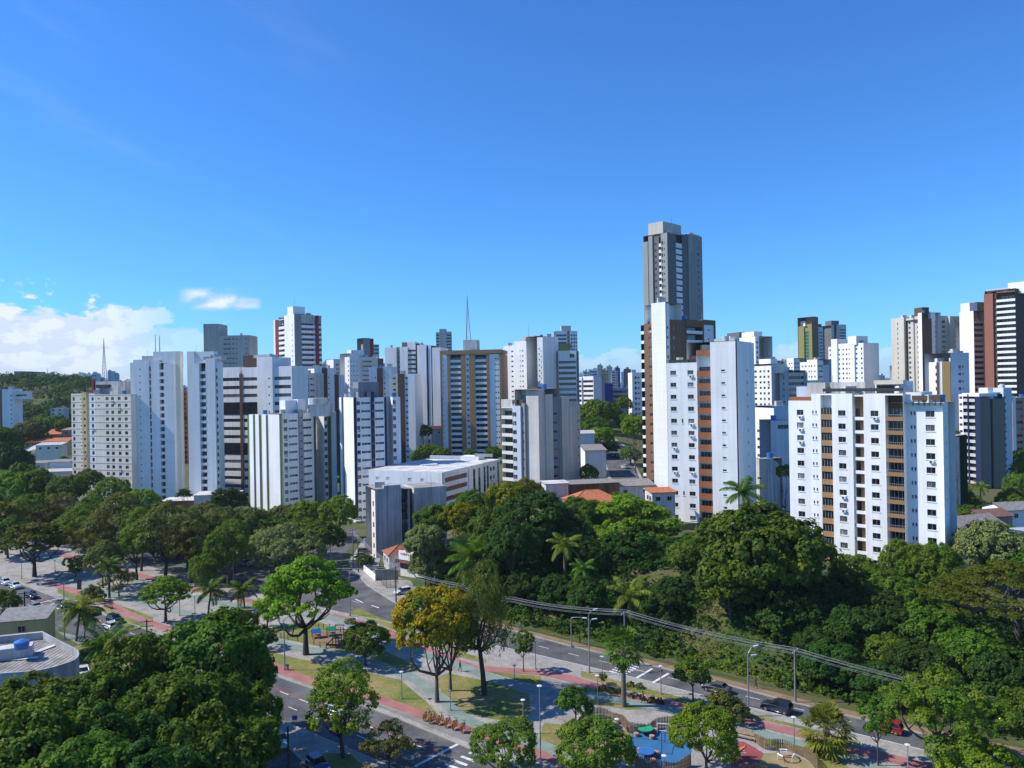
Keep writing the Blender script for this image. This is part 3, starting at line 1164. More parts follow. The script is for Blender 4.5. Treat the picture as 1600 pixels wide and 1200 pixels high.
b.rbox('L', 1286, 1412, .3, .04, 606.5, 607.2, DKMET, 'terrace_rail')
for q in range(16):
    b.rbox('L', 1287 + q * 8.3, 1287.5 + q * 8.3, .3, .04, 607, 616, DKMET, 'terrace_rail')
b.rbox('L', 1440, 1446, 5, 3, 612, 628, W_OLD, 'roof_house')
b.done()

# ---------- the white tower with orange balconies left of it
b = Bld('apartment_tower', 'white tower with a single stack of orange brick balconies beside a tall blank shaft', 1151, 540, 192, 59, 3.17, (1131, 579, 194.6), W_WHITE, win='sill')
b.strip('L', 1041, 1088, 567, cols=[(1051, 1.6, 1.15, -.3), (1064.5, .45, 1.15, -.3, 4, 5), (1064.5, .45, 1.15, -.3, 10, 11), (1078, 1.6, 1.15, -.3)], D=13)
b.strip('L', 1088, 1111.5, 548, off=.1, D=13, wall=W_WHITE, balc=dict(par=W_BRICK, kind='solid', r=1.7, back=W_WHITE, ph=1.25, head=1.0))
b.strip('L', 1088.3, 1111.2, 547, bottom=555, off=.16, D=3, wall=W_BRICK, part='brick_crown')
b.strip('L', 1111.5, 1151, 534, off=1.2, D=14, cols=[(1131, 1.0, .5)])
b.strip('R', 1151, 1178, 534, D=13, cols=[(1167, 1.0, .75)], off=0)
b.rbox('L', 1044, 1086, .3, .05, 562, 563, DKMET, 'terrace_rail')
b.rbox('L', 1116, 1148, 5, 4, 529, 536, W_OLD, 'roof_house')
b.rbox('L', 1076, 1088, 2, 3, 556, 568, W_PINK, 'roof_shelter')
b.done()

# ---------- brown stepped tower with a white shaft
b = Bld('brown_tower', 'brown tiled tower with a tall white shaft up its middle and dark balconies', 1041, 500, 230, 42, 2.95, (1051, 512, 231), W_BROWN)
b.strip('L', 1001, 1006, 508, wall=W_BLACK, part='balcony_stack', D=8, balc=dict(par=W_WHITE, kind='solid', r=1.2, back=W_BLACK, ph=.7))
b.strip('L', 1006, 1019, 506, cols=[(1015.5, 1.2, 1.0)], D=8)
b.strip('L', 1019, 1041, 473, off=.35, wall=W_WHITEJ, part='white_shaft', D=8)
b.strip('R', 1041, 1046, 474, wall=W_WHITEJ, part='white_shaft', D=8, cols=[(1043, .8, .9)])
b.strip('R', 1046, 1071.5, 500, D=8, cols=[(1053.5, 1.3, 1.0)])
b.strip('R', 1071.5, 1096.5, 500, D=8, off=.2, balc=dict(par=W_WHITE, kind='solid', r=1.5, back=W_BLACK, ph=.75, head=2.2))
b.strip('R', 1096.5, 1099.5, 500, D=8, off=.0)
b.strip('R', 1099.5, 1114, 508, D=8, off=.12, wall=W_WHITE, part='white_panel', cols=[(1106.5, .6, .7)])
b.strip('R', 1099.5, 1118, 500, bottom=508, D=8)
b.strip('R', 1114, 1118, 508, D=8)
b.rbox('R', 1046, 1055, 3, 4, 477, 502, W_WHITE, 'roof_house')
b.rbox('R', 1056, 1066, 4, 4, 482, 502, W_CREAM, 'roof_house')
b.done()

# ---------- the tallest tower, unfinished grey
b = Bld('grey_tower', 'tallest tower, dark grey with netting on its corner, rising behind the brown one', 1042.3, 366, 345, 45, 2.85, (1037, 379, 346), W_MGREY, group=None)
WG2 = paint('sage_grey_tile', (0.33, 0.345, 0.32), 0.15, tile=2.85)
b.strip('L', 1003.8, 1011.6, 378, wall=WG2, D=14)
b.strip('L', 1011.6, 1012.8, 378, off=-1.2, wall=W_BLACK, part='shadow_gap', D=12)
b.strip('L', 1012.8, 1019, 369, wall=WG2, D=14)
b.strip('L', 1019, 1028.5, 369, off=-.6, cols=[(1023, .9, 1.0)], wall=W_DGREY, D=13)
b.strip('L', 1028.5, 1032.3, 369, off=-.3, wall=W_DGREY, part='balcony_stack', D=13, balc=dict(par=W_WHITE, kind='solid', r=1.5, back=W_WHITE, ph=1.2))
b.strip('L', 1032.3, 1042.3, 364, wall=WG2, cols=[(1034.2, .8, 1.8), (1037.4, .5, 1.0)], D=14)
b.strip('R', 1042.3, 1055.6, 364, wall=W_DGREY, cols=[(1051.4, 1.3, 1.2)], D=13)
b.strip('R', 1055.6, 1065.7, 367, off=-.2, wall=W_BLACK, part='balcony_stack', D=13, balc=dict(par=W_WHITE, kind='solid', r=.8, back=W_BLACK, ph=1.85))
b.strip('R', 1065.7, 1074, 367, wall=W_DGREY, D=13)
b.strip('R', 1074, 1095.8, 368, off=.3, wall=W_MGREY, cols=[(1088.8, 2.0, 1.3)], D=13)
b.rbox('R', 1036, 1064.5, 2.5, 8, 349, 366, W_BEIGE, 'roof_house')
b.rbox('R', 1033, 1042, 4, 5, 347, 366, W_BEIGE, 'roof_house')
b.rbox('R', 1078, 1094, .2, .1, 366.3, 367, W_OLD, 'scaffold')
net = plain('pale_netting', (.30, .32, .33), .9)
b.rbox('R', 1075.5, 1083, -.36, .03, 367, 392, net, 'netting')
b.rbox('R', 1075.8, 1077.4, -.36, .03, 392, 497, net, 'netting')
b.mast(1049, 337, 349, 350)
b.done()

# ---------- grey concrete slab block, centre
b = Bld('concrete_block', 'bare grey concrete apartment block with a plain shaft in the centre of the view', 841, 620, 240, 48, 2.9, (793, 648, 246), W_GREY)
b.strip('L', 783, 800.5, 636, wall=W_CREAM, part='balcony_stack', D=10, balc=dict(par=W_CREAM, kind='solid', r=1.5, back=W_WHITE, ph=.85))
b.strip('L', 800.5, 812.5, 634, wall=W_PALEB, part='bluish_wall', D=10, cols=[(803.5, 1.6, 1.4)])  # bluish strip of the front
b.strip('L', 812.5, 817.5, 630, wall=W_MGREY, off=-.6, D=9, cols=[(815, .6, .6)])
b.strip('L', 817.5, 841, 608, off=-1.4, D=11)
b.strip('R', 841, 850.5, 608, D=10)
b.strip('R', 850.5, 861.5, 616, D=10, off=.5)
b.strip('R', 861.5, 876, 620, D=10, off=-.5, wall=paint('blue_grey_panel', (.22, .26, .32), .3), part='panel_bay', cols=[(868.5, 2.2, .9)])
b.strip('R', 876, 887.5, 620, D=10, off=.4)
b.strip('R', 887.5, 888.6, 634, D=9, off=-.6, wall=W_BLACK, part='shadow_gap')
b.strip('R', 888.6, 905, 634, D=10, off=.2, cols=[(902, .9, .6)])
b.rbox('R', 887, 904, .5, .05, 628, 634, ALU, 'terrace_rail')
b.rbox('L', 800, 817, 1, .3, 625, 628, W_DBROWN, 'pergola')
b.rbox('L', 783, 817, 2.5, 4, 624, 637, W_OLD, 'penthouse')
b.rbox('L', 826, 840, 4, 4, 605, 610, W_DBROWN, 'water_tank')
b.done()

# ---------- ochre framed tower
b = Bld('ochre_tower', 'white tower framed in ochre with two stacks of balconies and a mast on top', 687.5, 550, 395, -9, 2.9, (769, 561, 395), W_WHITE)
b.strip('R', 687.5, 690, 553, wall=W_GOLD, part='ochre_frame', off=.4, D=20)
b.strip('R', 690, 698.5, 553, D=20, cols=[(692, .5, .5)])
b.strip('R', 698.5, 702.5, 549, wall=W_GOLD, part='ochre_frame', off=.4, D=20)
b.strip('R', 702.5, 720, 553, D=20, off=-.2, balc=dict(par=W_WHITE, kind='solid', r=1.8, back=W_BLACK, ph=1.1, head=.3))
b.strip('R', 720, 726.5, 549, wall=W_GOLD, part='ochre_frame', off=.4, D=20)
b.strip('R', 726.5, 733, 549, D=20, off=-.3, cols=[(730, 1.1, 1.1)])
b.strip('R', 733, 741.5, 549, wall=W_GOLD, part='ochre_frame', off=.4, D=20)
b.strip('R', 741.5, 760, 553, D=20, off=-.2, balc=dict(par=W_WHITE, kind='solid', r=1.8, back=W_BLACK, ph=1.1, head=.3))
b.strip('R', 760, 764, 549, wall=W_GOLD, part='ochre_frame', off=.4, D=20)
b.strip('R', 764, 780, 553, D=20, cols=[(774.3, .7, .8), (778, .7, .8)])
b.strip('R', 780, 783, 553, wall=W_GOLD, part='ochre_frame', off=.4, D=20)
b.strip('R', 687.5, 783, 547, bottom=553, wall=W_GOLD, part='cornice', off=.55, D=20.5)
b.rbox('R', 724, 745, 8, 8, 531, 548, W_OLD, 'roof_house')
b.mast(731, 461, 533, 405, .22, 'lattice_mast', 1.7)
b.done()

# ---------- white pair with green and blue glazed strips, in front on the left
b = Bld('glazed_strip_block', 'white block with green glazed strips down its bays, nearest of the left cluster', 441, 648, 278, 48, 2.9, (446, 658, 279), W_WHITE)
for x0, x1, mt in ((385, 389, W_GREENG), (389, 395, None), (395, 398.5, W_GREENG), (398.5, 404, None), (404, 408.5, W_GREENG), (408.5, 415, None), (415, 419, W_GREENG), (419, 436, None), (436, 441, W_GREENG)):
    if mt:
        b.strip('L', x0, x1, 649, off=-.35, wall=mt, part='glazed_strip', D=9)
    else:
        b.strip('L', x0, x1, 647.5, D=9)
b.strip('R', 441, 466, 646, D=10, cols=[(445.8, 1.5, 1.5), (453, 1.25, .8), (457.3, 1.25, .8), (461.5, 1.25, .8)])
b.strip('R', 466, 472.5, 640, off=.5, wall=paint('stair_grille', (.36, .36, .40), .2, tile=1.45), part='stair_bay', D=10, cols=[(469, .9, .5, 1.0)])
b.strip('R', 472.5, 489.5, 645, D=10, cols=[(475, 1.25, .8), (479.5, 1.25, .8), (484, 1.25, .8)])
b.strip('R', 489.5, 494, 645, off=-.3, wall=W_GREENG, part='glazed_strip', D=10)
b.strip('R', 494, 508.5, 645, off=-6.0, D=6)
b.strip('R', 508.5, 513.5, 645, off=-1.0, D=8, cols=[(511, 1.6, 1.5)])
b.strip('R', 513.5, 519, 645, off=-1.0, wall=W_GREENG, part='glazed_strip', D=8)
b.strip('R', 519, 526.5, 643, off=-.6, D=8)
b.rbox('R', 446, 478, 3, 4, 625, 646, W_WHITE, 'roof_house')
b.rbox('R', 466, 477, 2, 3, 624, 640, W_WHITE, 'roof_house')
b.rbox('L', 440, 446, 4, 3, 638, 650, W_OLD, 'roof_house')
b.done()

b = Bld('navy_strip_block', 'white block with navy strips and a round rooftop tank, right half of the left cluster', 552, 622, 268, 28, 2.9, (560, 630, 270), W_WHITE)
b.strip('L', 526.5, 530, 622, off=-.35, wall=W_NAVY, part='navy_strip', D=9)
b.strip('L', 530, 533, 621, D=9)
b.strip('L', 533, 536.5, 622, off=-.5, wall=W_BLACK, part='navy_strip', D=9)
b.strip('L', 536.5, 552, 621, D=9)
b.strip('R', 552, 557, 621, off=-.3, wall=W_NAVY, part='navy_strip', D=10)
b.strip('R', 557, 562.5, 621, D=10, cols=[(560, 1.3, 1.4)])
b.strip('R', 562.5, 579, 621, D=10, cols=[(566.5, 1.2, .8), (570.8, 1.2, .8), (575.5, 1.2, .8)])
b.strip('R', 579, 584, 612, off=.5, wall=W_NAVY, part='navy_strip', D=10, cols=[(581.5, .8, .7)])
b.strip('R', 584, 600, 621, D=10, cols=[(588, 1.2, .8), (592, 1.2, .8), (596.5, 1.2, .8)])
b.strip('R', 600, 604, 621, off=-.3, wall=W_NAVY, part='navy_strip', D=10)
b.strip('R', 604, 614, 621, off=-5.0, D=6)
b.strip('R', 614, 626, 620, off=-.5, D=9, cols=[(616.5, 1.2, 1.5)])
b.rbox('R', 560, 592, 6, 7, 597, 622, paint('grey_tank_wall', (.24, .25, .27), .2), 'roof_house')
b.rbox('R', 553, 556, 2, 1, 606, 621, STEEL, 'rooftop_pole')
b.rbox('R', 547, 560, 1.5, 2, 607, 610, W_OLD, 'rooftop_platform')
m = b.mb('water_tank', W_OLD)
q = at_depth(497, 632, 284)
m.cyl((q.x, q.y), 3.6, q.z, at_depth(497, 622, 284).z, 20)
m.box((q.x - 2.4, q.y - 2.4, at_depth(497, 646, 284).z - 1), (q.x + 4.5, q.y + 3, q.z))
b.done()

# ---------- three pale towers on the far left
b = Bld('cream_block', 'cream apartment block with ochre floor lines, leftmost of the big blocks', 111, 617, 332, -20, 2.9, (150, 623, 330), W_CREAM)
LG = plain('ochre_ledge', (.45, .34, .14))
b.strip('R', 111, 130, 615, D=14, cols=[(115, 1.3, 1.6), (126, .8, .6)], ledge=LG)
b.strip('R', 130, 137, 613, off=.8, D=14, wall=W_YELLOW, part='balcony_stack', cols=[(134, 1.2, 1.0)])
b.strip('R', 137, 144, 615, off=.2, D=14, wall=W_PALEB, part='bluish_wall', cols=[(140, 1.0, 1.3)], ledge=LG)
b.strip('R', 144, 153, 615, off=1.6, D=14, wall=W_WHITE, part='sunlit_corner', cols=[(149.5, 1.3, 1.6)], ledge=LG)  # white instead of cream: light on the sunward corner put into the wall
b.strip('R', 153, 209, 616, off=1.6, D=14, cols=[(159, 1.2, .5, 0, 0, 2), (172, 1.7, 1.4), (180.5, 1.6, 1.4), (191, 1.6, 1.4), (201.5, 1.7, 1.4)], ledge=LG)
b.rbox('R', 148, 184, 4, 8, 596, 616, W_DIRTY, 'penthouse')
b.rbox('R', 150, 170, 3, 5, 601, 604, W_BLACK, 'penthouse_window')
b.rbox('R', 143.5, 146.5, 1, 1, 594, 618, W_RED, 'red_pier')
b.rbox('R', 172, 184, 3.5, 4, 604, 616, W_OLD, 'penthouse')
b.done()

b = Bld('white_tower', 'slender white tower with one dark slot and one column of balconies, beside the cream block', 208, 562, 321, -8, 2.88, (218, 577, 321), W_WHITE)
b.strip('R', 189, 208, 566, off=-6, D=10, cols=[(200, 1.0, .8), (205, 1.0, .9)])
b.strip('R', 208, 232, 562, D=14, cols=[(218, .7, .45)])
b.strip('R', 232, 235.3, 562, off=-.4, D=14, wall=W_WHITE, part='slot_bay', cols=[(233.6, .85, 2.1)])
b.strip('R', 235.3, 248.5, 562, D=14)
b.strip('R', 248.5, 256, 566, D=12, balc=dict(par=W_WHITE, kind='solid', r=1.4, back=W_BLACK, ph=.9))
b.strip('R', 256, 271.5, 568, off=.3, D=5, wall=W_WHITEJ)
b.strip('R', 236, 276, 549, off=-1.5, D=5, bottom=575)
b.strip('R', 271.5, 279, 549, off=-1.2, D=3.2, wall=W_CREAM, part='sunlit_edge')  # cream colour stands in for sunlight on this edge strip
b.rbox('R', 222, 247, 3, 4, 556, 565, W_OLD, 'roof_house')
b.mast(243, 522, 549, 330, .2)
b.mast(249.6, 525, 549, 328, .25)
b.done()

b = Bld('white_tower', 'white tower of twin shafts split by balconies, in front of the dark banded block', 300, 568, 312, -10, 2.88, (316, 579, 312), W_WHITE)
b.strip('R', 289, 300, 549, off=-1.5, D=13)
b.strip('R', 300, 311.5, 568, off=.3, D=14, wall=W_WHITEJ)
b.strip('R', 311.5, 321, 566, D=13, balc=dict(par=W_WHITE, kind='solid', r=1.4, back=W_BLACK, ph=.9))
b.strip('R', 321, 335.5, 560, D=5)
b.strip('R', 335.5, 338.5, 566, off=-.6, D=3, wall=W_WHITE, part='slot_bay', cols=[(337, .7, 1.6)])
b.strip('R', 300, 330, 549, off=-2, D=5, bottom=572)
b.rbox('R', 318, 346, 2, 4, 557, 560, W_OLD, 'roof_slab')
b.done()

# ---------- white block with long dark window bands
b = Bld('banded_block', 'white block with long dark window bands and two tall dark openings with red jambs', 337, 570, 338, -18, 3.62, (360, 593, 338), W_WHITE)
b.strip('R', 337, 374, 574, D=12, band=[(347, 374, 1.5)])
b.strip('R', 374, 378.5, 584, off=.25, wall=W_DBROWN, part='dark_mullion', D=12)
b.strip('R', 378.5, 403, 574, D=12, band=[(378.5, 402, 1.5)])
b.strip('R', 403, 427, 558, off=.8, D=13, cols=[(421.5, .7, .7)])
b.strip('R', 427, 456, 572, D=12, band=[(428, 454, 1.5)], cols=[])
b.rbox('R', 343, 403, -.12, .3, 630, 646, GL[2], 'tall_opening')
b.rbox('R', 343, 346, -.2, .2, 630, 646, W_RED, 'red_jamb')
b.rbox('R', 343, 403, -.12, .3, 692, 708, GL[2], 'tall_opening')
b.rbox('R', 343, 347, -.2, .2, 692, 708, W_RED, 'red_jamb')
b.rbox('R', 380, 402, 4, 6, 555, 576, W_DBROWN, 'penthouse')
b.rbox('R', 396, 421, 3, 6, 554, 557, W_OLD, 'roof_slab')
b.done()

# ---------- red and white tower behind
b = Bld('red_edged_tower', 'tall white tower with dark red edge piers and a grey tiled stair shaft', 459.5, 492, 425, 42, 2.9, (480, 507, 425), W_WHITE)
b.strip('L', 427, 430, 500, D=12)
b.strip('L', 430, 435, 500, off=.2, wall=W_RED, part='red_pier', D=12)
b.strip('L', 435, 444, 499, D=12, balc=dict(par=W_WHITE, kind='solid', r=1.4, back=W_GREY, ph=1.3))
b.strip('L', 444, 459.5, 492, D=12, cols=[(456, .8, .9)])
b.strip('R', 459.5, 470.5, 494, off=.1, wall=W_MGREY, part='stair_shaft', D=14)
b.strip('R', 470.5, 492, 493, D=14, balc=dict(par=W_WHITE, kind='solid', r=1.4, back=W_GREY, ph=1.2))
b.strip('R', 492, 497, 493, off=.5, wall=W_RED, part='red_pier', D=14)
b.strip('R', 497, 502, 493, D=14, balc=dict(par=W_WHITE, kind='solid', r=1.4, back=W_GREY, ph=1.2))
b.rbox('R', 458, 476.5, 2, 7, 479, 495, W_WHITE, 'roof_house')
b.mast(460, 467, 480, 430)
b.done()

b = Bld('stepped_beige_block', 'weathered beige block with a taller stair tower on its left end, against the sky', 342, 524, 455, 0, 2.9, (355, 530, 455), paint('beige_render', (.50, .48, .43), .35))
b.strip('R', 318, 342, 506, D=14)
b.strip('R', 342, 390, 524, D=14, cols=[(352, 2.6, .9), (358, 2.0, .9), (364, 1.2, .9), (369, .9, .8), (384, .9, .8)])
b.done()

# ---------- second row, right
b = Bld('beige_tower', 'broad beige tower with a tall brown core, beyond the right block', 1440, 487, 425, 14, 2.85, (1425, 503, 428), W_BEIGE)
b.strip('L', 1392, 1412, 497, D=12, cols=[(1402, .6, 1.5)])
b.strip('L', 1412, 1424, 497, off=-1.2, D=11, cols=[(1418, 1.5, 1.3)])
b.strip('L', 1424, 1434, 494, off=-2, D=10, cols=[(1430, 2.0, 1.2)])
b.strip('L', 1434, 1440, 489, D=12, wall=W_WHITE, part='white_pier')
b.strip('R', 1440, 1454, 498, wall=W_DBROWN, part='brown_core', off=.6, D=12)
b.strip('R', 1454, 1461, 489, wall=W_WHITE, part='white_pier', D=12)
b.strip('R', 1461, 1484, 493, off=-1.5, D=10, cols=[(1464, 1.3, 1.2), (1477, 2.2, 1.5)])
b.strip('R', 1484, 1501, 494, D=12, cols=[(1492.5, .7, 1.7)])
b.rbox('R', 1441, 1451.5, 2, 6, 480, 500, W_DBROWN, 'roof_house')
b.rbox('R', 1454, 1470, 3, 5, 488, 495, W_WHITE, 'roof_house')
b.done()

b = Bld('red_brick_tower', 'red brick tower with rows of white balconies at the right edge', 1586, 456, 380, 35, 2.9, (1570, 466, 382), W_REDBR)
b.strip('L', 1537, 1551, 459, D=14)
b.strip('L', 1551, 1556, 459, off=-.8, wall=W_DBROWN, part='shadow_bay', D=12, cols=[(1553.5, .8, 1.2)])
b.strip('L', 1556, 1586, 455, off=-.4, D=14, balc=dict(par=W_WHITE, kind='solid', r=1.6, back=W_DBROWN, ph=1.0, head=.5))
b.strip('R', 1586, 1628, 453, wall=paint('shaded_brick_wall', (.085, .045, .04), .1), part='shaded_side_wall', D=14)  # the side's shade is put into a dark maroon wall colour
b.rbox('L', 1575, 1601, 4, 7, 441, 457, W_WHITE, 'roof_house')
b.rbox('L', 1541, 1576, 1, .3, 452, 453.5, W_OLD, 'pergola')
b.rbox('L', 1541, 1576, 4, .3, 451, 452.5, W_OLD, 'pergola')
b.done()

b = Bld('white_slab_tower', 'plain white slab with grey window bands between the beige and red brick towers', 1521, 490, 405, 14, 2.9, (1530, 507, 405), W_WHITE)
b.strip('L', 1499, 1521, 487, D=12)
b.strip('R', 1521, 1537, 502, D=12, wall=W_GREY, part='banded_wing', band=[(1521.5, 1536.8, 1.5)])
b.rbox('R', 1524, 1540, 9, 6, 472, 505, W_GOLD, 'rear_wing')
b.rbox('R', 1515, 1527, 8, 6, 473, 500, W_WHITE, 'rear_wing')
b.done()

b = Bld('striped_block', 'blue white block with a bronze panel and a striped white bay', 1485, 552, 300, 20, 2.9, (1500, 573, 302), W_PALEB)
b.strip('L', 1451, 1467, 566, D=10, wall=W_WHITE, part='white_bay', cols=[(1463, 1.2, 1.4)])
b.strip('L', 1467, 1472, 565, D=10, off=-.3)
b.strip('L', 1472, 1485, 565, D=10, off=.2, wall=paint('bronze_panel', (.22, .16, .06), .1), part='bronze_panel')
b.strip('L', 1463.5, 1466.5, 566, off=.3, D=3, wall=W_DBROWN, part='brown_stripe')
b.strip('R', 1485, 1514, 551, D=12, cols=[(1499, 1.6, 1.2), (1504, .8, 1.0)])
b.rbox('R', 1492, 1505, 2, 3, 548, 552, W_OLD, 'roof_house')
b.done()

b = Bld('dark_tiled_block', 'dark tiled block with planted balconies and blue roof tank beside the broad white block', 1531, 618, 285, 12, 2.6, (1516, 622, 287), W_MGREY, lim=100)
WTAUPE = paint('taupe_tile', (.20, .185, .15), .15, tile=2.6)
b.strip('L', 1498, 1504.5, 616, wall=W_WHITE, part='white_edge', D=10, cols=[(1501, 1.4, 1.0)])
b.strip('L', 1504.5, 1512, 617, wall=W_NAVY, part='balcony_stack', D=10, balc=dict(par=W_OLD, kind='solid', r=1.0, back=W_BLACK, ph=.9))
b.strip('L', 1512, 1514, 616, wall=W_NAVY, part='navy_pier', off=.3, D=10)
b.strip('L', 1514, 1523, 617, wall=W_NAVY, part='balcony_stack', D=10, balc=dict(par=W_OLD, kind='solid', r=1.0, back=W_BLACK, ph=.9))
b.strip('L', 1523, 1531, 616, wall=W_NAVY, part='navy_pier', D=10)
b.strip('R', 1531, 1547, 621, wall=WTAUPE, part='taupe_wall', D=10)
b.strip('R', 1547, 1551, 623, off=-.8, wall=W_NAVY, part='navy_pier', D=9, cols=[(1548.6, .6, .8)])
b.strip('R', 1551, 1570, 623, wall=WTAUPE, part='taupe_wall', D=10)
b.strip('R', 1570, 1583, 606, off=-.6, wall=W_PALEB, part='bluish_wall', D=10, cols=[(1571.8, 1.1, 1.0)])
b.rbox('L', 1503, 1530, -.2, 8, 614.5, 617, W_WHITE, 'roof_slab')
b.rbox('R', 1553, 1569, 2, 4, 613, 624, TANKB, 'water_tank')
b.rbox('R', 1543, 1552, 2, 4, 606, 624, W_WHITE, 'roof_house')
b.done()

b = Bld('narrow_green_block', 'narrow dark green fronted block squeezed behind the broad white block', 1494, 682, 215, 40, 2.9, (1490, 690, 216), W_OLD)
b.strip('L', 1482, 1494, 681, wall=paint('dark_green_panel', (.05, .075, .045), .2), D=8, cols=[(1491, .8, 1.2)])
b.strip('R', 1494, 1499, 683, D=8)
b.done()

b = Bld('salmon_block', 'salmon and white banded block cut by the right edge', 1582, 620, 330, 20, 2.9, (1590, 629, 331), W_PINK)
b.strip('R', 1582, 1587, 619, wall=W_WHITE, part='white_pier', D=12)
b.strip('R', 1587, 1600, 621, D=12, band=[(1587.4, 1597.5, 1.3)])
b.strip('R', 1600, 1640, 621, D=12, band=[(1602, 1636, 1.3)])
b.done()

b = Bld('white_stepped_block', 'bright white stepped block with a blank blue shaded end, below the dark twin tower', 1349, 536, 450, 30, 2.9, (1340, 545, 452), W_WHITE)
b.strip('L', 1294, 1300, 542, D=12, cols=[(1297, 1.0, 1.2)])
b.strip('L', 1300, 1309, 530, off=.8, D=12)
b.strip('L', 1309, 1326, 537, D=12, cols=[(1311, .8, 1.2), (1317, 1.0, 1.2), (1322.5, 1.0, 1.2)])
b.strip('L', 1326, 1336, 526, off=.8, D=12, cols=[(1328, .8, .8)])
b.strip('L', 1336, 1349, 536, D=12, cols=[(1338, 1.1, 1.1), (1346, 1.0, 1.2)])
b.strip('R', 1349, 1373, 536, D=14)
b.rbox('R', 1338, 1356, 4, 5, 525, 537, W_WHITE, 'roof_house')
b.done()

b = Bld('olive_tower', 'olive and brown tower with a green glass bay, standing up behind white blocks', 1268.5, 508, 650, 34, 2.9, (1257, 520, 655), W_OLIVE, fine=False)
b.strip('L', 1247, 1256, 510, D=14)
b.strip('L', 1256, 1263.5, 512, off=-.8, D=12, wall=W_OLIVE, band=[(1256.2, 1263.3, 2.3, 0, GL_GREEN)])
b.strip('L', 1263.5, 1268.5, 506, D=14)
b.strip('R', 1268.5, 1278.5, 495, D=14, wall=W_BROWN, part='brown_wall')
b.strip('R', 1278.5, 1285, 511, D=14, wall=W_PALEB, part='balcony_bay', band=[(1279, 1284.6, 1.4)])
b.rbox('L', 1260, 1270, 5, 6, 495, 512, W_GOLD, 'roof_house')
b.rbox('L', 1250, 1258, 4, 5, 502, 511, W_WHITE, 'roof_house')
b.done()

b = Bld('dark_twin_tower', 'dark grey tower in two shafts, farther off beside the olive tower', 1299, 507, 720, 20, 2.9, (1315, 515, 720), W_DGREY, fine=False)
b.strip('L', 1289, 1299, 513, D=14)
b.strip('R', 1299, 1303, 508, wall=W_GREY, part='grey_pier', D=14)
b.strip('R', 1303, 1307, 508, D=14, wall=W_BLACK, part='dark_bay')
b.strip('R', 1307, 1311, 508, D=14, wall=W_GREY, part='grey_pier')
b.strip('R', 1311, 1322, 507, D=14, wall=W_PALEB, part='balcony_bay', band=[(1311.4, 1321.5, 1.6)])
b.rbox('R', 1299, 1311, 2, 8, 501, 509, W_DGREY, 'roof_house')
b.done()

b = Bld('white_block', 'white block with small square windows and grey blank side, right of the shaft tower', 1205, 572, 395, 28, 2.9, (1200, 580, 396), W_WHITE)
b.strip('L', 1170, 1205, 572, D=12, cols=[(1180.5, 1.6, 1.2), (1188, 1.3, 1.2), (1194, 1.3, 1.2), (1200.5, 1.3, 1.3)])
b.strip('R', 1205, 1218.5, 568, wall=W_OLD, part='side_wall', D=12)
b.rbox('L', 1186, 1204, 3, 5, 561, 573, W_WHITE, 'roof_house')
b.done()

b = Bld('pale_block', 'pale block with rooftop tanks peeping over the blank shaft tower', 1180, 525, 440, 20, 2.9, (1175, 535, 440), W_WHITE, fine=False)
b.strip('L', 1130, 1180, 528, D=12, cols=[(1172, 1.2, 1.2)])
b.strip('R', 1180, 1186, 525, D=12, cols=[(1183, 1.2, 1.2)])
b.strip('R', 1186, 1193, 531, wall=W_DGREY, part='dark_bay', off=-2, D=8)
b.rbox('L', 1136, 1155, 5, 5, 520, 530, W_DGREY, 'water_tank')
b.rbox('L', 1159, 1178, 4, 6, 519, 528, W_WHITE, 'roof_house')
b.done()

b = Bld('low_white_block', 'lower white block with an L of blue shaded walls between the two big white buildings', 1209, 637, 262, 20, 2.9, (1190, 662, 264), W_WHITE)
b.strip('L', 1179, 1209, 637, D=10, cols=[(1184, 1.2, 1.0, 0, 1, 9), (1192, 3.2, 1.0, 0, 0, 1), (1196, 1.0, 1.0, 0, 1, 9), (1201.5, .9, 1.0, 0, 1, 9)])
b.strip('R', 1209, 1234, 634, D=10, wall=W_PALEB, part='shaded_wing')  # blue shade of the white wing put into the wall colour
b.done()
b = Bld('pale_blue_block', 'pale blue block with a single wide top window beside the broad white block', 1204, 658, 235, 4, 2.9, (1224, 667, 235), W_PALEB)  # white wall's blue shade put in as a pale blue colour
b.strip('R', 1204, 1236, 657, D=9, cols=[(1224, 3.6, 1.3, 0, 0, 1)])
b.done()
b = Bld('curved_wall_house', 'small stained white block with a rounded blind wall behind the palm', 1195, 719, 212, 30, 2.9, (1186, 748, 213), W_OLD)
b.strip('L', 1178, 1195, 717, D=7, cols=[(1186, 1.3, .7), ])
U, Nn = b.line('R')
a1 = b.a_of('R', 1218)
mm = b.mb('curved_wall', W_DIRTY)
zt = b.zof(1205, 717)
pr = [(a1 * t, zt - 2.0 * max(0, (t - .35) / .65) ** 2) for t in np.linspace(0, 1, 9)]
for (p, zp), (q, zq) in zip(pr, pr[1:]):
    A, B = b.C + U * p, b.C + U * q
    mm.quad((A.x, A.y, b.base), (B.x, B.y, b.base), (B.x, B.y, zq), (A.x, A.y, zp))
    mm.quad((A.x, A.y, zp), (B.x, B.y, zq), (B.x - Nn.x * 7, B.y - Nn.y * 7, zq), (A.x - Nn.x * 7, A.y - Nn.y * 7, zp))
E_ = b.C + U * a1
mm.quad((E_.x, E_.y, b.base), (E_.x - Nn.x * 7, E_.y - Nn.y * 7, b.base), (E_.x - Nn.x * 7, E_.y - Nn.y * 7, pr[-1][1]), (E_.x, E_.y, pr[-1][1]))
b.done()

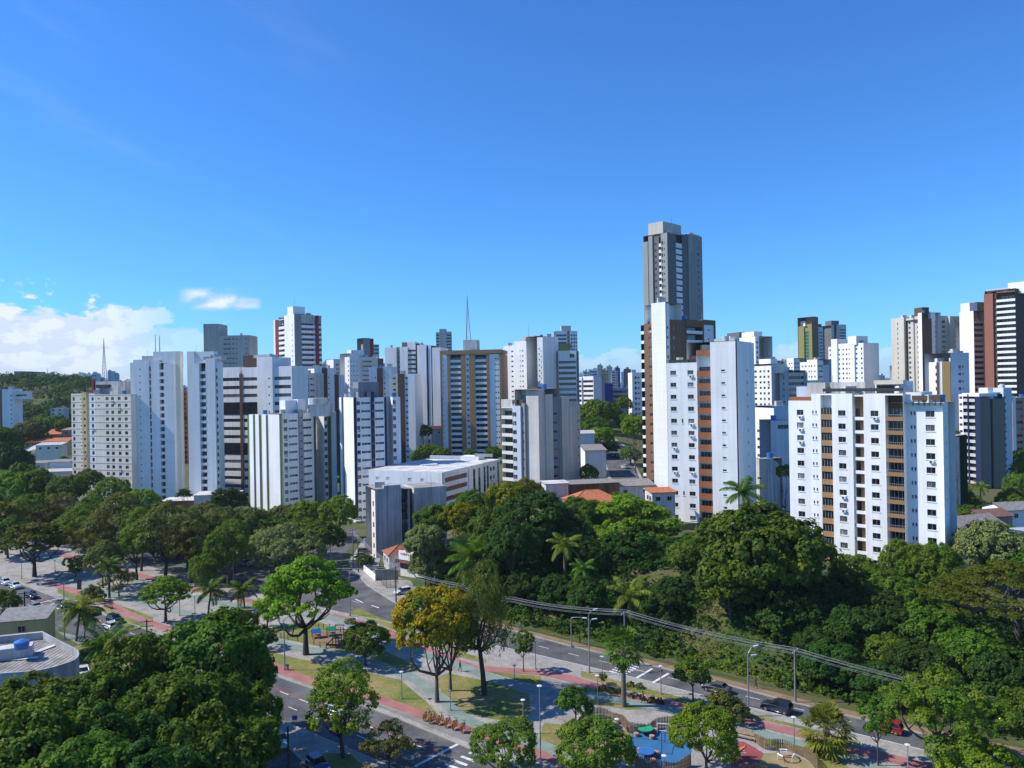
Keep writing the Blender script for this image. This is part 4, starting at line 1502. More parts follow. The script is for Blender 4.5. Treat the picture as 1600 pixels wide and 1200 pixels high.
b = Bld('mixed_block', 'greyish block with shaded open decks behind the roof of the broad white block', 1232, 580, 360, 20, 2.9, (1240, 590, 360), W_OLD)
b.strip('L', 1218, 1232, 579, D=10, cols=[(1224, 1.0, 1.0)])
b.strip('R', 1232, 1264, 582, D=10, off=-1, band=[(1233, 1262, 1.5)])
b.strip('R', 1264, 1284, 594, wall=W_CREAM, part='cream_wing', D=9)
b.rbox('R', 1218, 1230, 3, 4, 569, 581, W_CREAM, 'roof_house')
b.done()
b = Bld('white_block', 'white block with small dark windows left of the stepped white block', 1278, 562, 410, 25, 2.9, (1270, 572, 411), W_WHITE)
b.strip('L', 1250, 1262, 566, D=10, cols=[(1254, 1.4, 1.0), (1259, 1.2, 1.0)])
b.strip('L', 1262, 1278, 562, off=.5, D=10, cols=[(1265, .8, 1.0), (1269, .8, 1.0), (1274, .8, 1.0)])
b.strip('R', 1278, 1286, 563, D=10, cols=[(1280.5, 1.3, 1.0), (1284, 1.3, 1.0)])
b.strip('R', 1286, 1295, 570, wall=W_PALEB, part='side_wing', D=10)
b.done()
b = Bld('white_block', 'small far white block between the grey block and the olive tower', 1240, 560, 560, 20, 2.9, (1235, 568, 560), W_WHITE, fine=False)
b.strip('L', 1229, 1240, 560, D=10, cols=[(1233, 1.2, 1.2), (1237, 1.2, 1.2)])
b.strip('R', 1240, 1250, 561, D=10, cols=[(1243, 1.4, 1.2), (1247, 1.4, 1.2)])
b.done()

# ---------- second row, centre and left
b = Bld('white_slab', 'plain white slab with a dotted left edge and dark banded wing, behind the concrete block', 848, 526, 400, 60, 2.9, (843, 545, 402), W_WHITE)
b.strip('L', 839, 848, 527, D=14, cols=[(842, .6, 1.0, 0), (845, .5, .8, -1.2)])
b.strip('R', 848, 872, 526, D=10)
b.done()
b = Bld('banded_white_block', 'white block with rows of dark window bands right of the plain slab', 872, 548, 412, -8, 2.95, (886, 566, 412), W_WHITE)
b.strip('R', 872, 900.5, 548, D=12, band=[(872.5, 899.5, 1.5)])
b.strip('R', 900.5, 902.5, 548, D=12, off=-.3, wall=W_DGREY, part='dark_edge')
b.rbox('R', 890, 897, -.1, .2, 553, 557, GL[0], 'corner_window')
b.done()
b = Bld('blue_glass_tower', 'far tower with blue glass balconies and a brown cap above the banded block', 868, 517, 600, 3, 2.9, (880, 524, 600), W_WHITE, fine=False)
b.strip('R', 868, 886, 517, D=12, band=[(869, 885, 1.5, 0, GL_BLUE)])
b.strip('R', 886, 890, 517, wall=W_GOLD, part='ochre_pier', D=12)
b.strip('R', 890, 902, 517, D=12, cols=[(893, 1.2, 1.5), (897, 1.2, 1.5), (900, .8, 1.5)])
b.rbox('R', 877, 892, 3, 6, 509, 518, W_BEIGE, 'roof_house')
b.rbox('R', 872, 892, -.2, .5, 537, 547, W_OLIVE, 'olive_band')
b.done()
b = Bld('white_tower_pair', 'white tower with pinkish shaded side and dotted windows, left of the plain slab', 833, 534, 430, 55, 2.9, (800, 548, 430), W_WHITE)
b.strip('L', 786, 805, 540, D=12, cols=[(788.5, .8, 1.1), (800, 1.4, .9), (804, .8, 1.1)])
b.strip('L', 805, 833, 533, off=1.2, D=14, cols=[(814, .7, .7), (818, .9, .9)])
b.strip('R', 833, 840, 532, off=-1, wall=W_OLD, part='side_wall', D=12)
b.rbox('L', 815, 835, 2, 5, 525, 535, W_GREY, 'roof_house')
b.mast(826, 507, 526, 436)
b.done()

b = Bld('white_ribbed_block', 'broad white block of tall ribs with a dark ladder of ledges', 601, 543, 450, -14, 2.9, (612, 551, 450), W_WHITE, fine=True)
b.strip('R', 601, 619, 543, D=14)
b.strip('R', 619, 624.5, 542, off=-1, wall=W_MGREY, part='slot_bay', D=12, cols=[(622, 1.0, 1.6)])
b.strip('R', 624.5, 637, 542, D=14)
b.strip('R', 637, 648.5, 535, off=-.5, D=14, cols=[])
b.strip('R', 648.5, 652, 537, off=-1, wall=W_BLACK, part='slot_bay', D=12)
b.strip('R', 652, 666, 539, D=14, off=.5)
b.strip('R', 666, 669, 540, off=-1, wall=W_DBROWN, part='slot_bay', D=12)
b.strip('R', 669, 673, 540, D=14)
b.strip('R', 673, 675, 540, off=-1, wall=W_BLACK, part='slot_bay', D=12)
b.strip('R', 675, 688, 543, D=14)
for q in range(16):
    b.rbox('R', 637, 654, -.3, .3, 546.5 + q * 7.1, 547.4 + q * 7.1, W_BLACK, 'dark_ledge')
b.rbox('R', 628, 648, 3, 5, 534, 545, W_WHITE, 'roof_house')
b.rbox('R', 628, 636, 2.6, .3, 535, 541, W_DGREY, 'roof_house')
b.done()
b = Bld('slim_grey_tower', 'slim far tower with a grey centre rib, left of the mast', 681, 518, 700, 2, 2.9, (684, 524, 700), W_OLD, fine=False)
b.strip('R', 681, 686.5, 519, D=12, band=[(681.5, 686, 1.5)])
b.strip('R', 686.5, 697, 514, off=.6, wall=W_GREY, part='grey_rib', D=12)
b.strip('R', 697, 705, 518, D=12, band=[(697.5, 704.5, 1.5)])
b.done()

b = Bld('brown_striped_block', 'white block with a brown stripe and grey bay, right of the navy strip block', 612, 584, 392, -12, 2.9, (636, 591, 392), W_WHITE)
b.strip('R', 611, 621.5, 584, wall=W_OLD, part='grey_bay', D=12, cols=[(616, 1.5, 1.0)])
b.strip('R', 621.5, 632, 584, off=.3, wall=W_DBROWN, part='brown_strip', D=12)
b.strip('R', 632, 648, 584, D=12, cols=[(635, 1.3, 1.0)])
b.done()
b = Bld('white_brown_block', 'white block with brown strip rising behind the grey roof house of the navy strip block', 577, 575, 400, -6, 2.9, (585, 590, 400), W_PALEB)  # blue shade on the white walls put into their colour
b.strip('R', 576, 589, 574, D=12, cols=[(586, .8, .7)])
b.strip('R', 589, 598, 575, off=.3, wall=W_DBROWN, part='brown_strip', D=12)
b.strip('R', 598, 611, 573, D=12, cols=[(600.5, .8, .7)])
b.done()
b = Bld('cream_banded_block', 'cream and white block with window rows and brown end, high behind the left cluster', 546, 555, 470, 42, 2.9, (543, 565, 472), W_WHITE, fine=True)
b.strip('L', 538.5, 546, 558, D=12, cols=[(544, .9, 1.3)])
b.strip('R', 546, 561, 552, D=12, cols=[(549, .7, .7), (553, .7, .7), (558, .7, .7)])
b.strip('R', 561, 583, 558, wall=W_CREAM, part='cream_wing', D=12, band=[(566, 581, 1.0)])
b.strip('R', 583, 590, 559, wall=W_CREAM, part='cream_wing', D=12)
b.strip('R', 590, 599, 560, wall=W_BROWN, part='brown_end', D=12)
b.rbox('R', 549, 569, 3, 5, 547, 556, W_WHITE, 'roof_house')
b.done()
b = Bld('red_grey_tower', 'far stubby tower with rounded grey end and dark red panel against the sky', 567, 528, 620, 35, 3.0, (587, 540, 620), W_MGREY, fine=False)
b.strip('L', 564, 567, 538, D=12)
b.strip('R', 567, 578, 528, D=12)
b.strip('R', 578, 583.5, 529, wall=W_RED, part='red_panel', off=.2, D=12)
b.strip('R', 583.5, 592, 538, wall=W_PALEB, part='balcony_bay', D=12, band=[(584, 591.5, 1.6)])
b.done()
b = Bld('brown_strip_block', 'white block with two dark brown strips, directly behind the green strip block', 491, 575, 388, 40, 2.9, (501, 590, 388), W_WHITE)
b.strip('L', 481, 491, 576, D=11, cols=[(487, 1.0, .9)])
b.strip('R', 491, 503, 575, D=11, cols=[(500.5, .8, .6)])
b.strip('R', 503, 511, 575, off=.25, wall=W_DBROWN, part='brown_strip', D=11)
b.strip('R', 511, 522, 575, D=11, cols=[(513, .8, .6)])
b.strip('R', 522, 529, 585, wall=W_DBROWN, part='brown_strip', D=9)
b.strip('R', 529, 538, 586, D=9, wall=W_PALEB, part='side_wall')
b.done()
b = Bld('brown_strip_block', 'white block with a brown strip and stacked windows behind the dark banded block', 465, 586, 372, -8, 2.9, (482, 592, 372), W_OLD)
b.strip('R', 456, 465, 585, D=11, wall=W_PALEB)
b.strip('R', 465, 475, 585, off=.25, wall=W_DBROWN, part='brown_strip', D=11)
b.strip('R', 475, 492, 583, D=11, cols=[(479.5, 1.7, 1.3), (486, 1.0, .8), (489.5, .9, .8)])
b.done()
b = Bld('blue_white_block', 'blue white far block between the red edged tower and the cream banded block', 521, 561, 540, 42, 2.9, (526, 570, 540), W_WHITE, fine=False)
b.strip('L', 510, 521, 562, D=12)
b.strip('R', 521, 531, 561, D=12, wall=W_PALEB, cols=[(526, 1.3, 1.2), (529, 1.0, 1.2)])
b.strip('R', 531, 538, 567, D=12, cols=[(532.5, .8, 1.2)])
b.done()
b = Bld('gabled_block', 'grey topped block behind the brown strip block, low beside the red edged tower', 495, 572, 470, 4, 2.9, (500, 580, 470), W_OLD, fine=False)
b.strip('R', 490, 508, 569, D=10, cols=[(496, 1.2, 1.0)])
b.done()

# ---------- valley in the middle distance
b = Bld('white_balcony_block', 'white block with dark balconies and roof garden beyond the banded white block', 927, 585, 470, 40, 3.0, (915, 596, 471), W_WHITE)
b.strip('L', 901, 910, 589, D=10, off=.8, band=[(901.5, 909.5, 1.5)])
b.strip('L', 910, 927, 588, D=10, band=[(911, 926.5, 1.5)])
b.strip('R', 927, 940, 588, D=10, wall=W_PALEB)
b.rbox('L', 900, 905, 1, 4, 584, 591, W_WHITE, 'roof_house')
b.done()
b = Bld('cobalt_office', 'low office with a cobalt blue tower and grey bands above the dark trees', 943, 600, 500, 0, 3.2, (965, 612, 500), paint('grey_blue_panel', (.30, .33, .36), .2))
b.strip('R', 939, 944, 606, D=10, wall=W_NAVY, part='navy_wing', cols=[(942, 1.2, 1.6)])
b.strip('R', 944, 957, 599, off=.8, wall=W_BLUE, part='cobalt_tower', D=12)
b.strip('R', 957, 988, 606, D=12, band=[(957.4, 984, 1.5)])
b.done()
b = Bld('white_sliver_block', 'narrow white block with a column of windows left of the brown tower', 988, 582, 420, 4, 2.9, (996, 590, 420), W_WHITE)
b.strip('R', 987.5, 1001, 582, D=10, cols=[(993, 1.0, 1.6), (997.5, 1.0, .9)])
b.strip('R', 1001, 1010, 582, D=10)
b.done()
for (x0, x1, tp, d, wl_, bnd, lab) in (
        (912, 921, 579, 800, W_WHITE, 1, 'far white block with a roof box left of the ochre fronted block'),
        (921, 941, 577, 900, W_WHITE, 1, 'far pale block wide and low behind the white balcony block'),
        (935, 942, 570, 820, W_BEIGE, 0, 'far cream lift tower rising over the valley blocks'),
        (941, 950, 577, 850, W_YELLOW, 1, 'far block with ochre balconies in the valley'),
        (949, 957, 572, 950, W_GREY, 0, 'far grey green block next to the ochre fronted block'),
        (956, 965, 578, 870, W_CREAM, 1, 'far cream block beside the blue glass sliver'),
        (962, 969, 574, 1100, W_BLUE, 0, 'far blue glass sliver tower in the valley'),
        (972, 977, 581, 1000, W_PALEB, 0, 'far pale blue block left of the brown grey tower'),
        (976.5, 986, 576, 950, W_DGREY, 0, 'far dark brown grey tower in the valley gap'),
        (985, 991, 580, 1050, W_DGREY, 0, 'far dark stump right of the brown grey tower'),
        (1195, 1204, 566, 700, W_WHITE, 1, 'far white block left of the cream roof box'), (1219, 1228, 563, 680, W_OLD, 1, 'far grey white block over the greyish deck block'),
        (1284, 1292, 568, 820, W_CREAM, 1, 'far cream block under the dark twin tower'), (1374, 1383, 586, 900, W_OLD, 0, 'far grey block right of the stepped white block'),
        (904, 912, 584, 880, W_PALEB, 1, 'far pale block at the left of the valley gap'), (505, 512, 566, 700, W_CREAM, 1, 'far cream block left of the blue white far block'),
        (592, 600, 566, 760, W_OLD, 1, 'far grey block left of the ribbed block'), (778, 787, 566, 640, W_WHITE, 1, 'far white block right of the ochre tower'),
        (981, 988, 600, 600, W_CREAM, 0, 'small cream block peeping over the cobalt office'),
        (168, 172, 580, 700, W_PALEB, 0, 'far slim blue grey tower over the cream block, left one'),
        (172, 180, 582, 720, W_GREY, 1, 'far grey tower with a mast over the cream block'),
        (144, 150, 583, 650, W_PALEB, 1, 'far blue grey block behind the red pier'),
        (1396, 1408, 571, 900, W_WHITE, 0, 'far white roof strip seen over the broad white block'),
        (1185, 1212, 557, 520, W_OLD, 0, 'far flat roofed block with red shelter right of the pale block'),
        (280, 290, 604, 520, W_PALEB, 1, 'far low block glimpsed between the two slender white towers'),
        (281, 290, 612, 470, W_ORANGE, 0, 'small orange building glimpsed between the two slender white towers'),
        (650, 662, 690, 420, W_OLD, 0, 'grey hut among trees left of the ochre tower')):
    b = Bld('distant_building', lab, x0, tp, d, 1, 3.0, ((x0 + x1) / 2, tp + 4, d), wl_, fine=False, group='far buildings on the skyline', base=terrain(*[v for v in at_depth(x0, tp, d).xy]) - 3)
    xm = x0 + (x1 - x0) * .62
    if bnd:
        b.strip('R', x0, xm, tp, D=9, band=[(x0 + .6, xm - .6, 1.4)])
        b.strip('R', xm, x1, tp + 1.5, D=8, cols=[((xm + x1) / 2, 1.4, 1.4)])
    else:
        b.strip('R', x0, xm, tp, D=9)
        b.strip('R', xm, x1, tp + .6, off=-.8, D=8, cols=[((xm + x1) / 2, 1.2, 1.4)])
    b.rbox('R', x0 + (x1 - x0) * .25, xm, 2, 4, tp - 2.2, tp + 1, wl_, 'roof_house')
    b.done()

# far skyline strip on the left: a row of tiny pale towers
rr = random.Random(5)
tone = ['white', 'pale grey', 'bluish', 'cream', 'grey']
for i, x in enumerate(np.linspace(99, 146, 11)):
    w = rr.uniform(2.2, 4.6)
    tp = rr.uniform(581.5, 586.5)
    d = 2300 + 60 * i
    mt = (W_WHITE, W_OLD, W_PALEB, W_CREAM, W_GREY)[i % 5]
    b = Bld('skyline_tower', 'tiny far tower in the row above the wooded hill', x, tp, d, 0, 3.0, (x + 1, tp + 2, d), mt, fine=False, group='tiny towers above the wooded hill', base=10)
    b.strip('R', x, x + w, tp, D=12)
    b.rbox('R', x + w * .3, x + w * .6, 3, 4, tp - 1.2, tp + 1, mt, 'roof_house')
    b.done()

b = Bld('lattice_tower', 'red and white lattice broadcasting mast behind the cream block', 162, 598, 620, 0, cat='mast')
b.mast(163.3, 528, 600, 620, .26, 'lattice_mast', 2.4)
b.done()

# ---------- hill on the far left
b = Bld('hilltop_hall', 'long glass fronted hall on the crest of the wooded hill', 23, 581, 800, 2, 4, (30, 584, 800), W_PALEB, fine=True, cat='hall')
b.strip('R', 13, 22, 585, D=20, wall=W_NAVY, part='low_wing')
b.strip('R', 22, 33, 580, D=20, wall=paint('blue_grey_cladding', (.22, .28, .36), .1))
b.strip('R', 33, 54, 581, D=20, off=-.5, wall=W_NAVY, part='glass_front', band=[(33.5, 53.5, 4.0, 0, GL_BLUE)])
b.strip('R', 54, 69, 583, D=20, wall=W_PALEB, part='side_wing', cols=[(58, 3, 3), (62, 3, 3)])
b.strip('R', 69, 80, 586, D=15, wall=W_GREY, part='end_wing')
b.mast(74, 577, 586, 800, .4)
b.mast(78, 581, 586, 800, .4)
b.done()
b = Bld('hill_block', 'white and brick red block half cut by the left edge under the wooded hill', 3, 610, 470, 2, 2.9, (17, 618, 470), W_WHITE)
b.strip('R', -12, 3, 612, wall=W_REDBR, part='brick_wing', D=10, cols=[(-4, 1.4, 1.3)])
b.strip('R', 3, 19.5, 608, D=10, cols=[(17, .9, .8)])
b.strip('R', 19.5, 38, 612, bottom=624, off=-3, D=8, band=[(20, 37, 1.2)])
b.done()
b = Bld('hill_house', 'small grey house in front of the dark wooded slope', 80, 639, 560, 5, 3, (83, 641, 560), W_OLD, cat='house')
b.strip('R', 79, 98, 638, D=9, cols=[(83, 2, 1.4), (93, 2, 1.4)])
b.done()


# ---------- low houses with pitched roofs
def tiles(name, col):
    if name in MATS:
        return MATS[name]
    m, nt, bs = new_mat(name)
    w = N(nt, 'ShaderNodeTexWave')
    w.inputs['Scale'].default_value = 2.2
    w.inputs['Distortion'].default_value = 0.4
    nt.links.new(mapv(nt), w.inputs['Vector'])
    c = mixc_(nt, 1.0, ramp(nt, noise(nt, mapv(nt), 1.3, 5, .7), [(.3, tuple(v * .55 for v in col)), (.5, col), (.75, tuple(min(1, v * 1.3) for v in col))]),
              ramp(nt, w.outputs[0], [(0, (.7, .7, .7)), (.5, (1.1, 1.1, 1.1))]), 'MULTIPLY')
    nt.links.new(c, bs.inputs['Base Color'])
    bs.inputs['Roughness'].default_value = .85
    MATS[name] = m
    return m


TILE_R = tiles('terracotta_tiles', (.30, .10, .05))
TILE_O = tiles('bright_clay_tiles', (.46, .15, .06))
TILE_G = tiles('grey_fibre_cement', (.24, .225, .205))
TILE_W = tiles('pale_fibre_cement', (.48, .46, .43))


def house(name, label, px, py_top, d, phi, w, l, hw, hr, wall, roof, kind='gable', cat='house', wins=2, base=None, tank=False):
    """px,py_top = eave corner nearest the camera at depth d; w along the right-hand front, l away; hw wall height, hr roof rise"""
    p = at_depth(px, py_top, d)
    base = p.z - hw if base is None else base
    rt = thing(name, label, cat, (p.x, p.y, base), None, R(phi))
    hw = p.z - base
    mb = MB()
    mb.prism([(0, 0), (w, 0), (w, l), (0, l)], -3, hw)
    mb.build('wall', wall, rt)
    rf = MB()
    e = .45
    if kind == 'gable':
        a, c = Vector((-e, -e, hw - .1)), Vector((w + e, -e, hw - .1))
        r0, r1 = Vector((-e, l / 2, hw + hr)), Vector((w + e, l / 2, hw + hr))
        f, g = Vector((-e, l + e, hw - .1)), Vector((w + e, l + e, hw - .1))
        dn = Vector((0, 0, -.15))
        for q in ((a, c, r1, r0), (r0, r1, g, f), (c + dn, a + dn, r0 + dn, r1 + dn), (f + dn, g + dn, r1 + dn, r0 + dn), (a + dn, c + dn, c, a), (g + dn, f + dn, f, g)):
            rf.quad(*q)
        gb_ = MB()
        for x in (0.01, w - .01):
            gb_.poly([(x, 0, hw), (x, l, hw), (x, l / 2, hw + hr - .15)])
        gb_.build('gable', wall, rt)
    elif kind == 'hip':
        r0, r1 = Vector((min(l, w) / 2, l / 2, hw + hr)), Vector((max(w - l / 2, w / 2), l / 2, hw + hr))
        c4 = [Vector((-e, -e, hw - .1)), Vector((w + e, -e, hw - .1)), Vector((w + e, l + e, hw - .1)), Vector((-e, l + e, hw - .1))]
        rf.quad(c4[0], c4[1], r1, r0)
        rf.poly([c4[1], c4[2], r1])
        rf.quad(c4[2], c4[3], r0, r1)
        rf.poly([c4[3], c4[0], r0])
        rf.quad(c4[3], c4[2], c4[1], c4[0])
        for q0, q1 in ((c4[0], r0), (c4[1], r1), (r0, r1)):
            rf.tube([q0, q1], .14, 5)
    else:                                                   # lean-to or flat with parapet
        rf.quad((-e, -e, hw + .05), (w + e, -e, hw + .05), (w + e, l + e, hw + hr), (-e, l + e, hw + hr))
        rf.quad((-e, l + e, hw + hr - .12), (w + e, l + e, hw + hr - .12), (w + e, -e, hw - .07), (-e, -e, hw - .07))
        rf.quad((-e, -e, hw - .07), (w + e, -e, hw - .07), (w + e, -e, hw + .05), (-e, -e, hw + .05))
        if hr > .3:
            sd = MB()
            for x in (0.01, w - .01):
                sd.poly([(x, 0, hw), (x, l, hw), (x, l, hw + hr - .1)])
            sd.quad((0, l - .01, hw), (w, l - .01, hw), (w, l - .01, hw + hr - .1), (0, l - .01, hw + hr - .1))
            sd.build('gable', wall, rt)
    rf.build('roof', roof, rt)
    for k in range(wins):
        me = win_mesh(1.2, 1.1, .02, rnd.choice(GL[:3]), 'frame')
        put('window', me, rt, (w * (k + .5) / wins, -.08, hw - 1.6))
        if k < 2 and l > 4:
            put('window', me, rt, (-.08, l * (.3 + .4 * k), hw - 1.6), R(-90))
    if tank:
        t = MB()
        t.cyl((w * .5, l * .5), .9, hw + .1, hw + 1.2, 14, 0, 1.05)
        t.build('water_tank', TANKB, rt)
    return rt


house('house', 'white house with a terracotta hipped roof beside the stained slab block', 608, 868, 196, 22, 8.5, 7, 5.2, 1.9, W_OLD, TILE_R, 'hip', wins=2)
house('house', 'orange rendered house on the slope left of the cream block', 72, 679, 430, 12, 16, 9, 6, 2.5, W_ORANGE, TILE_O, 'lean', wins=3)
house('house', 'salmon annexe with a window beside the cream block', 96, 672, 425, 5, 10, 9, 9, 1.0, W_PINK, TILE_G, 'lean', wins=2)
house('house', 'yellow ochre house with a tiled edge in the left valley', 44, 691, 410, 8, 20, 8, 5, 1.6, W_YELLOW, TILE_O, 'lean', wins=4)
house('house', 'cream three storey house with a pale roof edge in the left valley', 56, 696, 392, 10, 12, 8, 8.5, 1.0, W_CREAM, TILE_W, 'lean', wins=3)
house('house', 'cream house end with slanting roof, lowest left in the valley', 29, 704, 395, -24, 9, 8, 7, 2.0, W_CREAM, TILE_W, 'lean', wins=2)
house('house', 'pale low annexe under the cream three storey house', 48, 724, 365, 5, 7, 6, 4, .8, W_OLD, TILE_G, 'lean', wins=1)
house('house', 'pale low annexe nearest the cream block foot', 78, 722, 360, 5, 9, 6, 4, .8, W_WHITE, TILE_G, 'lean', wins=0)
house('shed', 'long low white shed roof below the left valley houses', 50, 738, 350, 8, 22, 6, 3, .8, W_WHITE, TILE_W, 'lean', cat='shed', wins=0)
house('house', 'bright clay roofed house half hidden behind the dark leafy trees', 893, 786, 205, 10, 14, 10, 4, 2.6, W_PINK, TILE_O, 'hip', wins=2)
house('shed', 'long brown stained wall with a dark flat top behind the clay roof', 889, 757, 222, 12, 15.5, 8, 6, .2, paint('rust_stained_wall', (.23, .115, .06), .9), TILE_G, 'flat', cat='shed', wins=0)
house('shed', 'whitewashed parapet box with satellite dishes at the foot of the concrete block', 853, 756, 216, 10, 6.5, 6, 5, .15, W_OLD, ROOFW, 'flat', cat='shed', wins=0)
house('house', 'white blank walled house beside the hill street', 914, 704, 268, 3, 7.5, 12, 10.5, 1.2, W_WHITE, TILE_G, 'lean', wins=0)
house('house', 'small white house with a gabled top beyond the blank walled house', 905, 677, 300, 3, 6, 7, 6, 1.0, W_PALEB, TILE_W, 'gable', wins=0)
house('house', 'low house with pale roofs at the foot of the brown tower', 962, 760, 226, 8, 12, 7, 4, 1.2, W_OLD, TILE_G, 'lean', wins=2)
house('gatehouse', 'white gatehouse with flat slab beside the brown tower', 1018, 768, 205, 10, 6, 5, 4, .15, W_WHITE, ROOFW, 'flat', wins=1)
house('house', 'white low house with a pink roof edge under the white shaft', 1019, 770, 192, 8, 6, 5, 5.5, .6, W_OLD, TILE_O, 'lean', wins=2)
house('house', 'sprawling grey roofed house right of the broad white block, with satellite dishes', 1500, 826, 178, 18, 14, 9, 4.5, 2.0, W_OLD, TILE_G, 'gable', wins=3)
house('house', 'dark roofed white house at the right edge', 1571, 797, 196, 8, 12, 8, 5, 1.4, W_WHITE, TILE_G, 'gable', wins=2)
house('house', 'rust and brown roofed house in front of the taupe tiled block', 1536, 808, 188, 14, 9, 7, 5, 1.3, W_PINK, tiles('rusty_sheet', (.20, .10, .075)), 'gable', wins=0)
house('house', 'cream house with a lean roof at the right edge above the pale leafed tree', 1585, 843, 165, 6, 12, 7, 5, 1.0, W_CREAM, TILE_W, 'lean', wins=2)
house('shed', 'grey striped canopy roof right below the broad white block', 1482, 858, 158, 20, 9, 5, 3, .8, W_OLD, TILE_G, 'lean', cat='shed', wins=0)
house('podium', 'flat white canopy block at the foot of the slender white towers', 303, 774, 292, 6, 16, 9, 4.5, .2, W_WHITE, ROOFW, 'flat', cat='entrance block', wins=0)
house('podium', 'low dark fronted base under the slender white towers', 252, 783, 300, 3, 16, 9, 4, .2, W_BROWN, ROOFW, 'flat', cat='entrance block', wins=2)
house('house', 'white and red roofed house left of the ochre tower foot', 674, 671, 402, 4, 8, 8, 8, 1.4, W_OLD, TILE_O, 'lean', wins=1)
house('shed', 'white shed roof among the trees left of the ochre tower', 648, 668, 430, 4, 10, 6, 4, .6, W_WHITE, TILE_W, 'lean', cat='shed', wins=0)
house('house', 'ochre garden house behind a hedge at the left edge', -4, 972, 133, 14, 7.5, 5, 3.5, 1.0, W_YELLOW, TILE_G, 'lean', wins=1)

# ---------- the old blocks behind the clay roofed house: stained slab, low white complex
b = Bld('stained_block', 'mould stained slab block with a blank grey end wall by the side street', 586, 772, 212, 26, 2.95, (634, 787, 213), W_DIRTY, base=-1)
b.strip('L', 580, 586, 766, wall=W_CREAM, part='street_front', D=10, cols=[(583, 1.4, 1.5)])
b.strip('R', 586, 627, 763, D=10)
b.strip('R', 627, 647, 765, off=-2.0, D=8, wall=paint('dark_stained_bay', (.16, .165, .17), .8), part='recessed_bay', band=[(628.5, 644, 1.2)])
b.strip('R', 647, 650, 762, D=10, wall=W_OLD, part='rib')
b.strip('R', 650, 698, 761, off=-.4, D=10)
b.rbox('R', 600, 626, .3, 2, 758, 765, W_DIRTY, 'roof_house')
b.done()
b = Bld('hospital_block', 'low white complex with red and blue framed windows and a cluttered flat roof', 692, 738, 245, 66, 3.1, (700, 750, 247), W_WHITE, base=-1, roof=ROOFW, cat='low block')
b.strip('L', 576, 684, None, D=38, cols=[(590, 1.4, 1.0), (606, 1.4, 1.0), (640, 1.4, 1.0), (660, 1.4, 1.0)])
b.strip('L', 684, 692, None, D=38, off=.4)
b.strip('R', 692, 731, None, D=10, off=.05, band=[(695, 730, 1.6, 0, GL_SHADE)])
b.strip('R', 731, 752, None, off=.5, D=10, cols=[(739, 1.8, 7, -2), (747, 1.8, 7, -2)])
b.strip('R', 752, 776, None, off=.3, D=10, cols=[(756, 1.6, 6.0, -1.5), (761, 1.6, 6.0, -1.5), (766, 1.8, 1.4), (770.5, 1.8, 1.4)])
b.strip('R', 776, 781, None, D=10, off=.05, cols=[(778, 1.4, 6.0, -1)])
b.rbox('L', 664, 688, 22, 3, 725, 734, W_DIRTY, 'water_tank')
b.rbox('L', 640, 662, 16, 4, 731, 739, W_WHITE, 'roof_house')
b.rbox('L', 672, 722, 40, .4, 712, 724, W_PALEB, 'roof_house')
b.rbox('L', 720, 748, 38, 5, 713, 722, W_WHITE, 'roof_house')
b.rbox('L', 742, 770, 30, .2, 709, 711, ALU, 'roof_frame')
b.rbox('L', 596, 628, 8, 6, 738, 744, TILE_W, 'roof_shed')
b.rbox('L', 610, 616, 3, 2, 741, 749, W_WHITE, 'roof_house')
b.rbox('L', 577, 690, .1, .3, 743.5, 748, W_OLD, 'parapet')
dm = b.mb('satellite_dish', W_WHITE)
for q in range(5):
    c = at_depth(660 + q * 5, 729 - q * .5, 266)
    dm.cyl((c.x, c.y), .35, c.z - .5, c.z + .6, 10, 0, .8)
b.done()

# shop with a white signboard
p = at_depth(641, 868, 190)
rt = thing('shop', 'two storey shop with a white red lettered fascia beside the clay roofed house', 'shop', (p.x, p.y, 0.1), None, R(-36))
rt.scale = (1, 1, .74)
LSH = 8.0
sh = MB()
sh.box((-3.5, 0, -1), (LSH - 3.5, 6, 8.2))
sh.build('wall', W_CREAM, rt)
sg = MB()
sg.box((-3.7, -.35, 5.6), (LSH - 3.3, -.03, 8.6))
sg.build('signboard', W_WHITE, rt)
st = MB()
st.box((-3.5, -.12, 2.6), (LSH - 5, -.02, 4.4), 0)
st.build('shop_window', GL[0], rt)
st = MB()
st.box((-3.6, -.2, 4.5), (LSH - 3.4, -.02, 5.5), 0)
st.box((LSH - 4.9, -.15, 1.2), (LSH - 3.5, -.02, 4.45), 0)
st.build('red_panel', W_REDBR, rt)
lt = MB()
x = -3.0
for gl in ('110', '101', '111', '011', '110', '101'):
    for r_, row in enumerate((('1' + gl[1:]), gl, gl[::-1])):
        for c_, ch in enumerate(row):
            if ch == '1':
                lt.box((x + c_ * .16, -.40, 7.75 - r_ * .26), (x + c_ * .16 + .12, -.352, 7.95 - r_ * .26))
    x += .62
lt.build('lettering', plain('red_lettering', (.5, .03, .03)), rt)


# walls and gates by the side street
def wall_run(name, label, pts, h, t, mat, cat='wall', zf=lambda x, y: 0.0):
    c = pts[0]
    r = thing(name, label, cat, (c[0], c[1], zf(*c)))
    mb = MB()
    for a, b_ in zip(pts, pts[1:]):
        d = Vector((b_[0] - a[0], b_[1] - a[1]))
        n = Vector((-d.y, d.x)).normalized() * t / 2
        q = [(a[0] + n.x, a[1] + n.y), (a[0] - n.x, a[1] - n.y), (b_[0] - n.x, b_[1] - n.y), (b_[0] + n.x, b_[1] + n.y)]
        z = zf(*a)
        mb.prism(q, z - .6, z + h)
    mb.build('panel', mat, r, (c[0], c[1], zf(*c)))
    return r


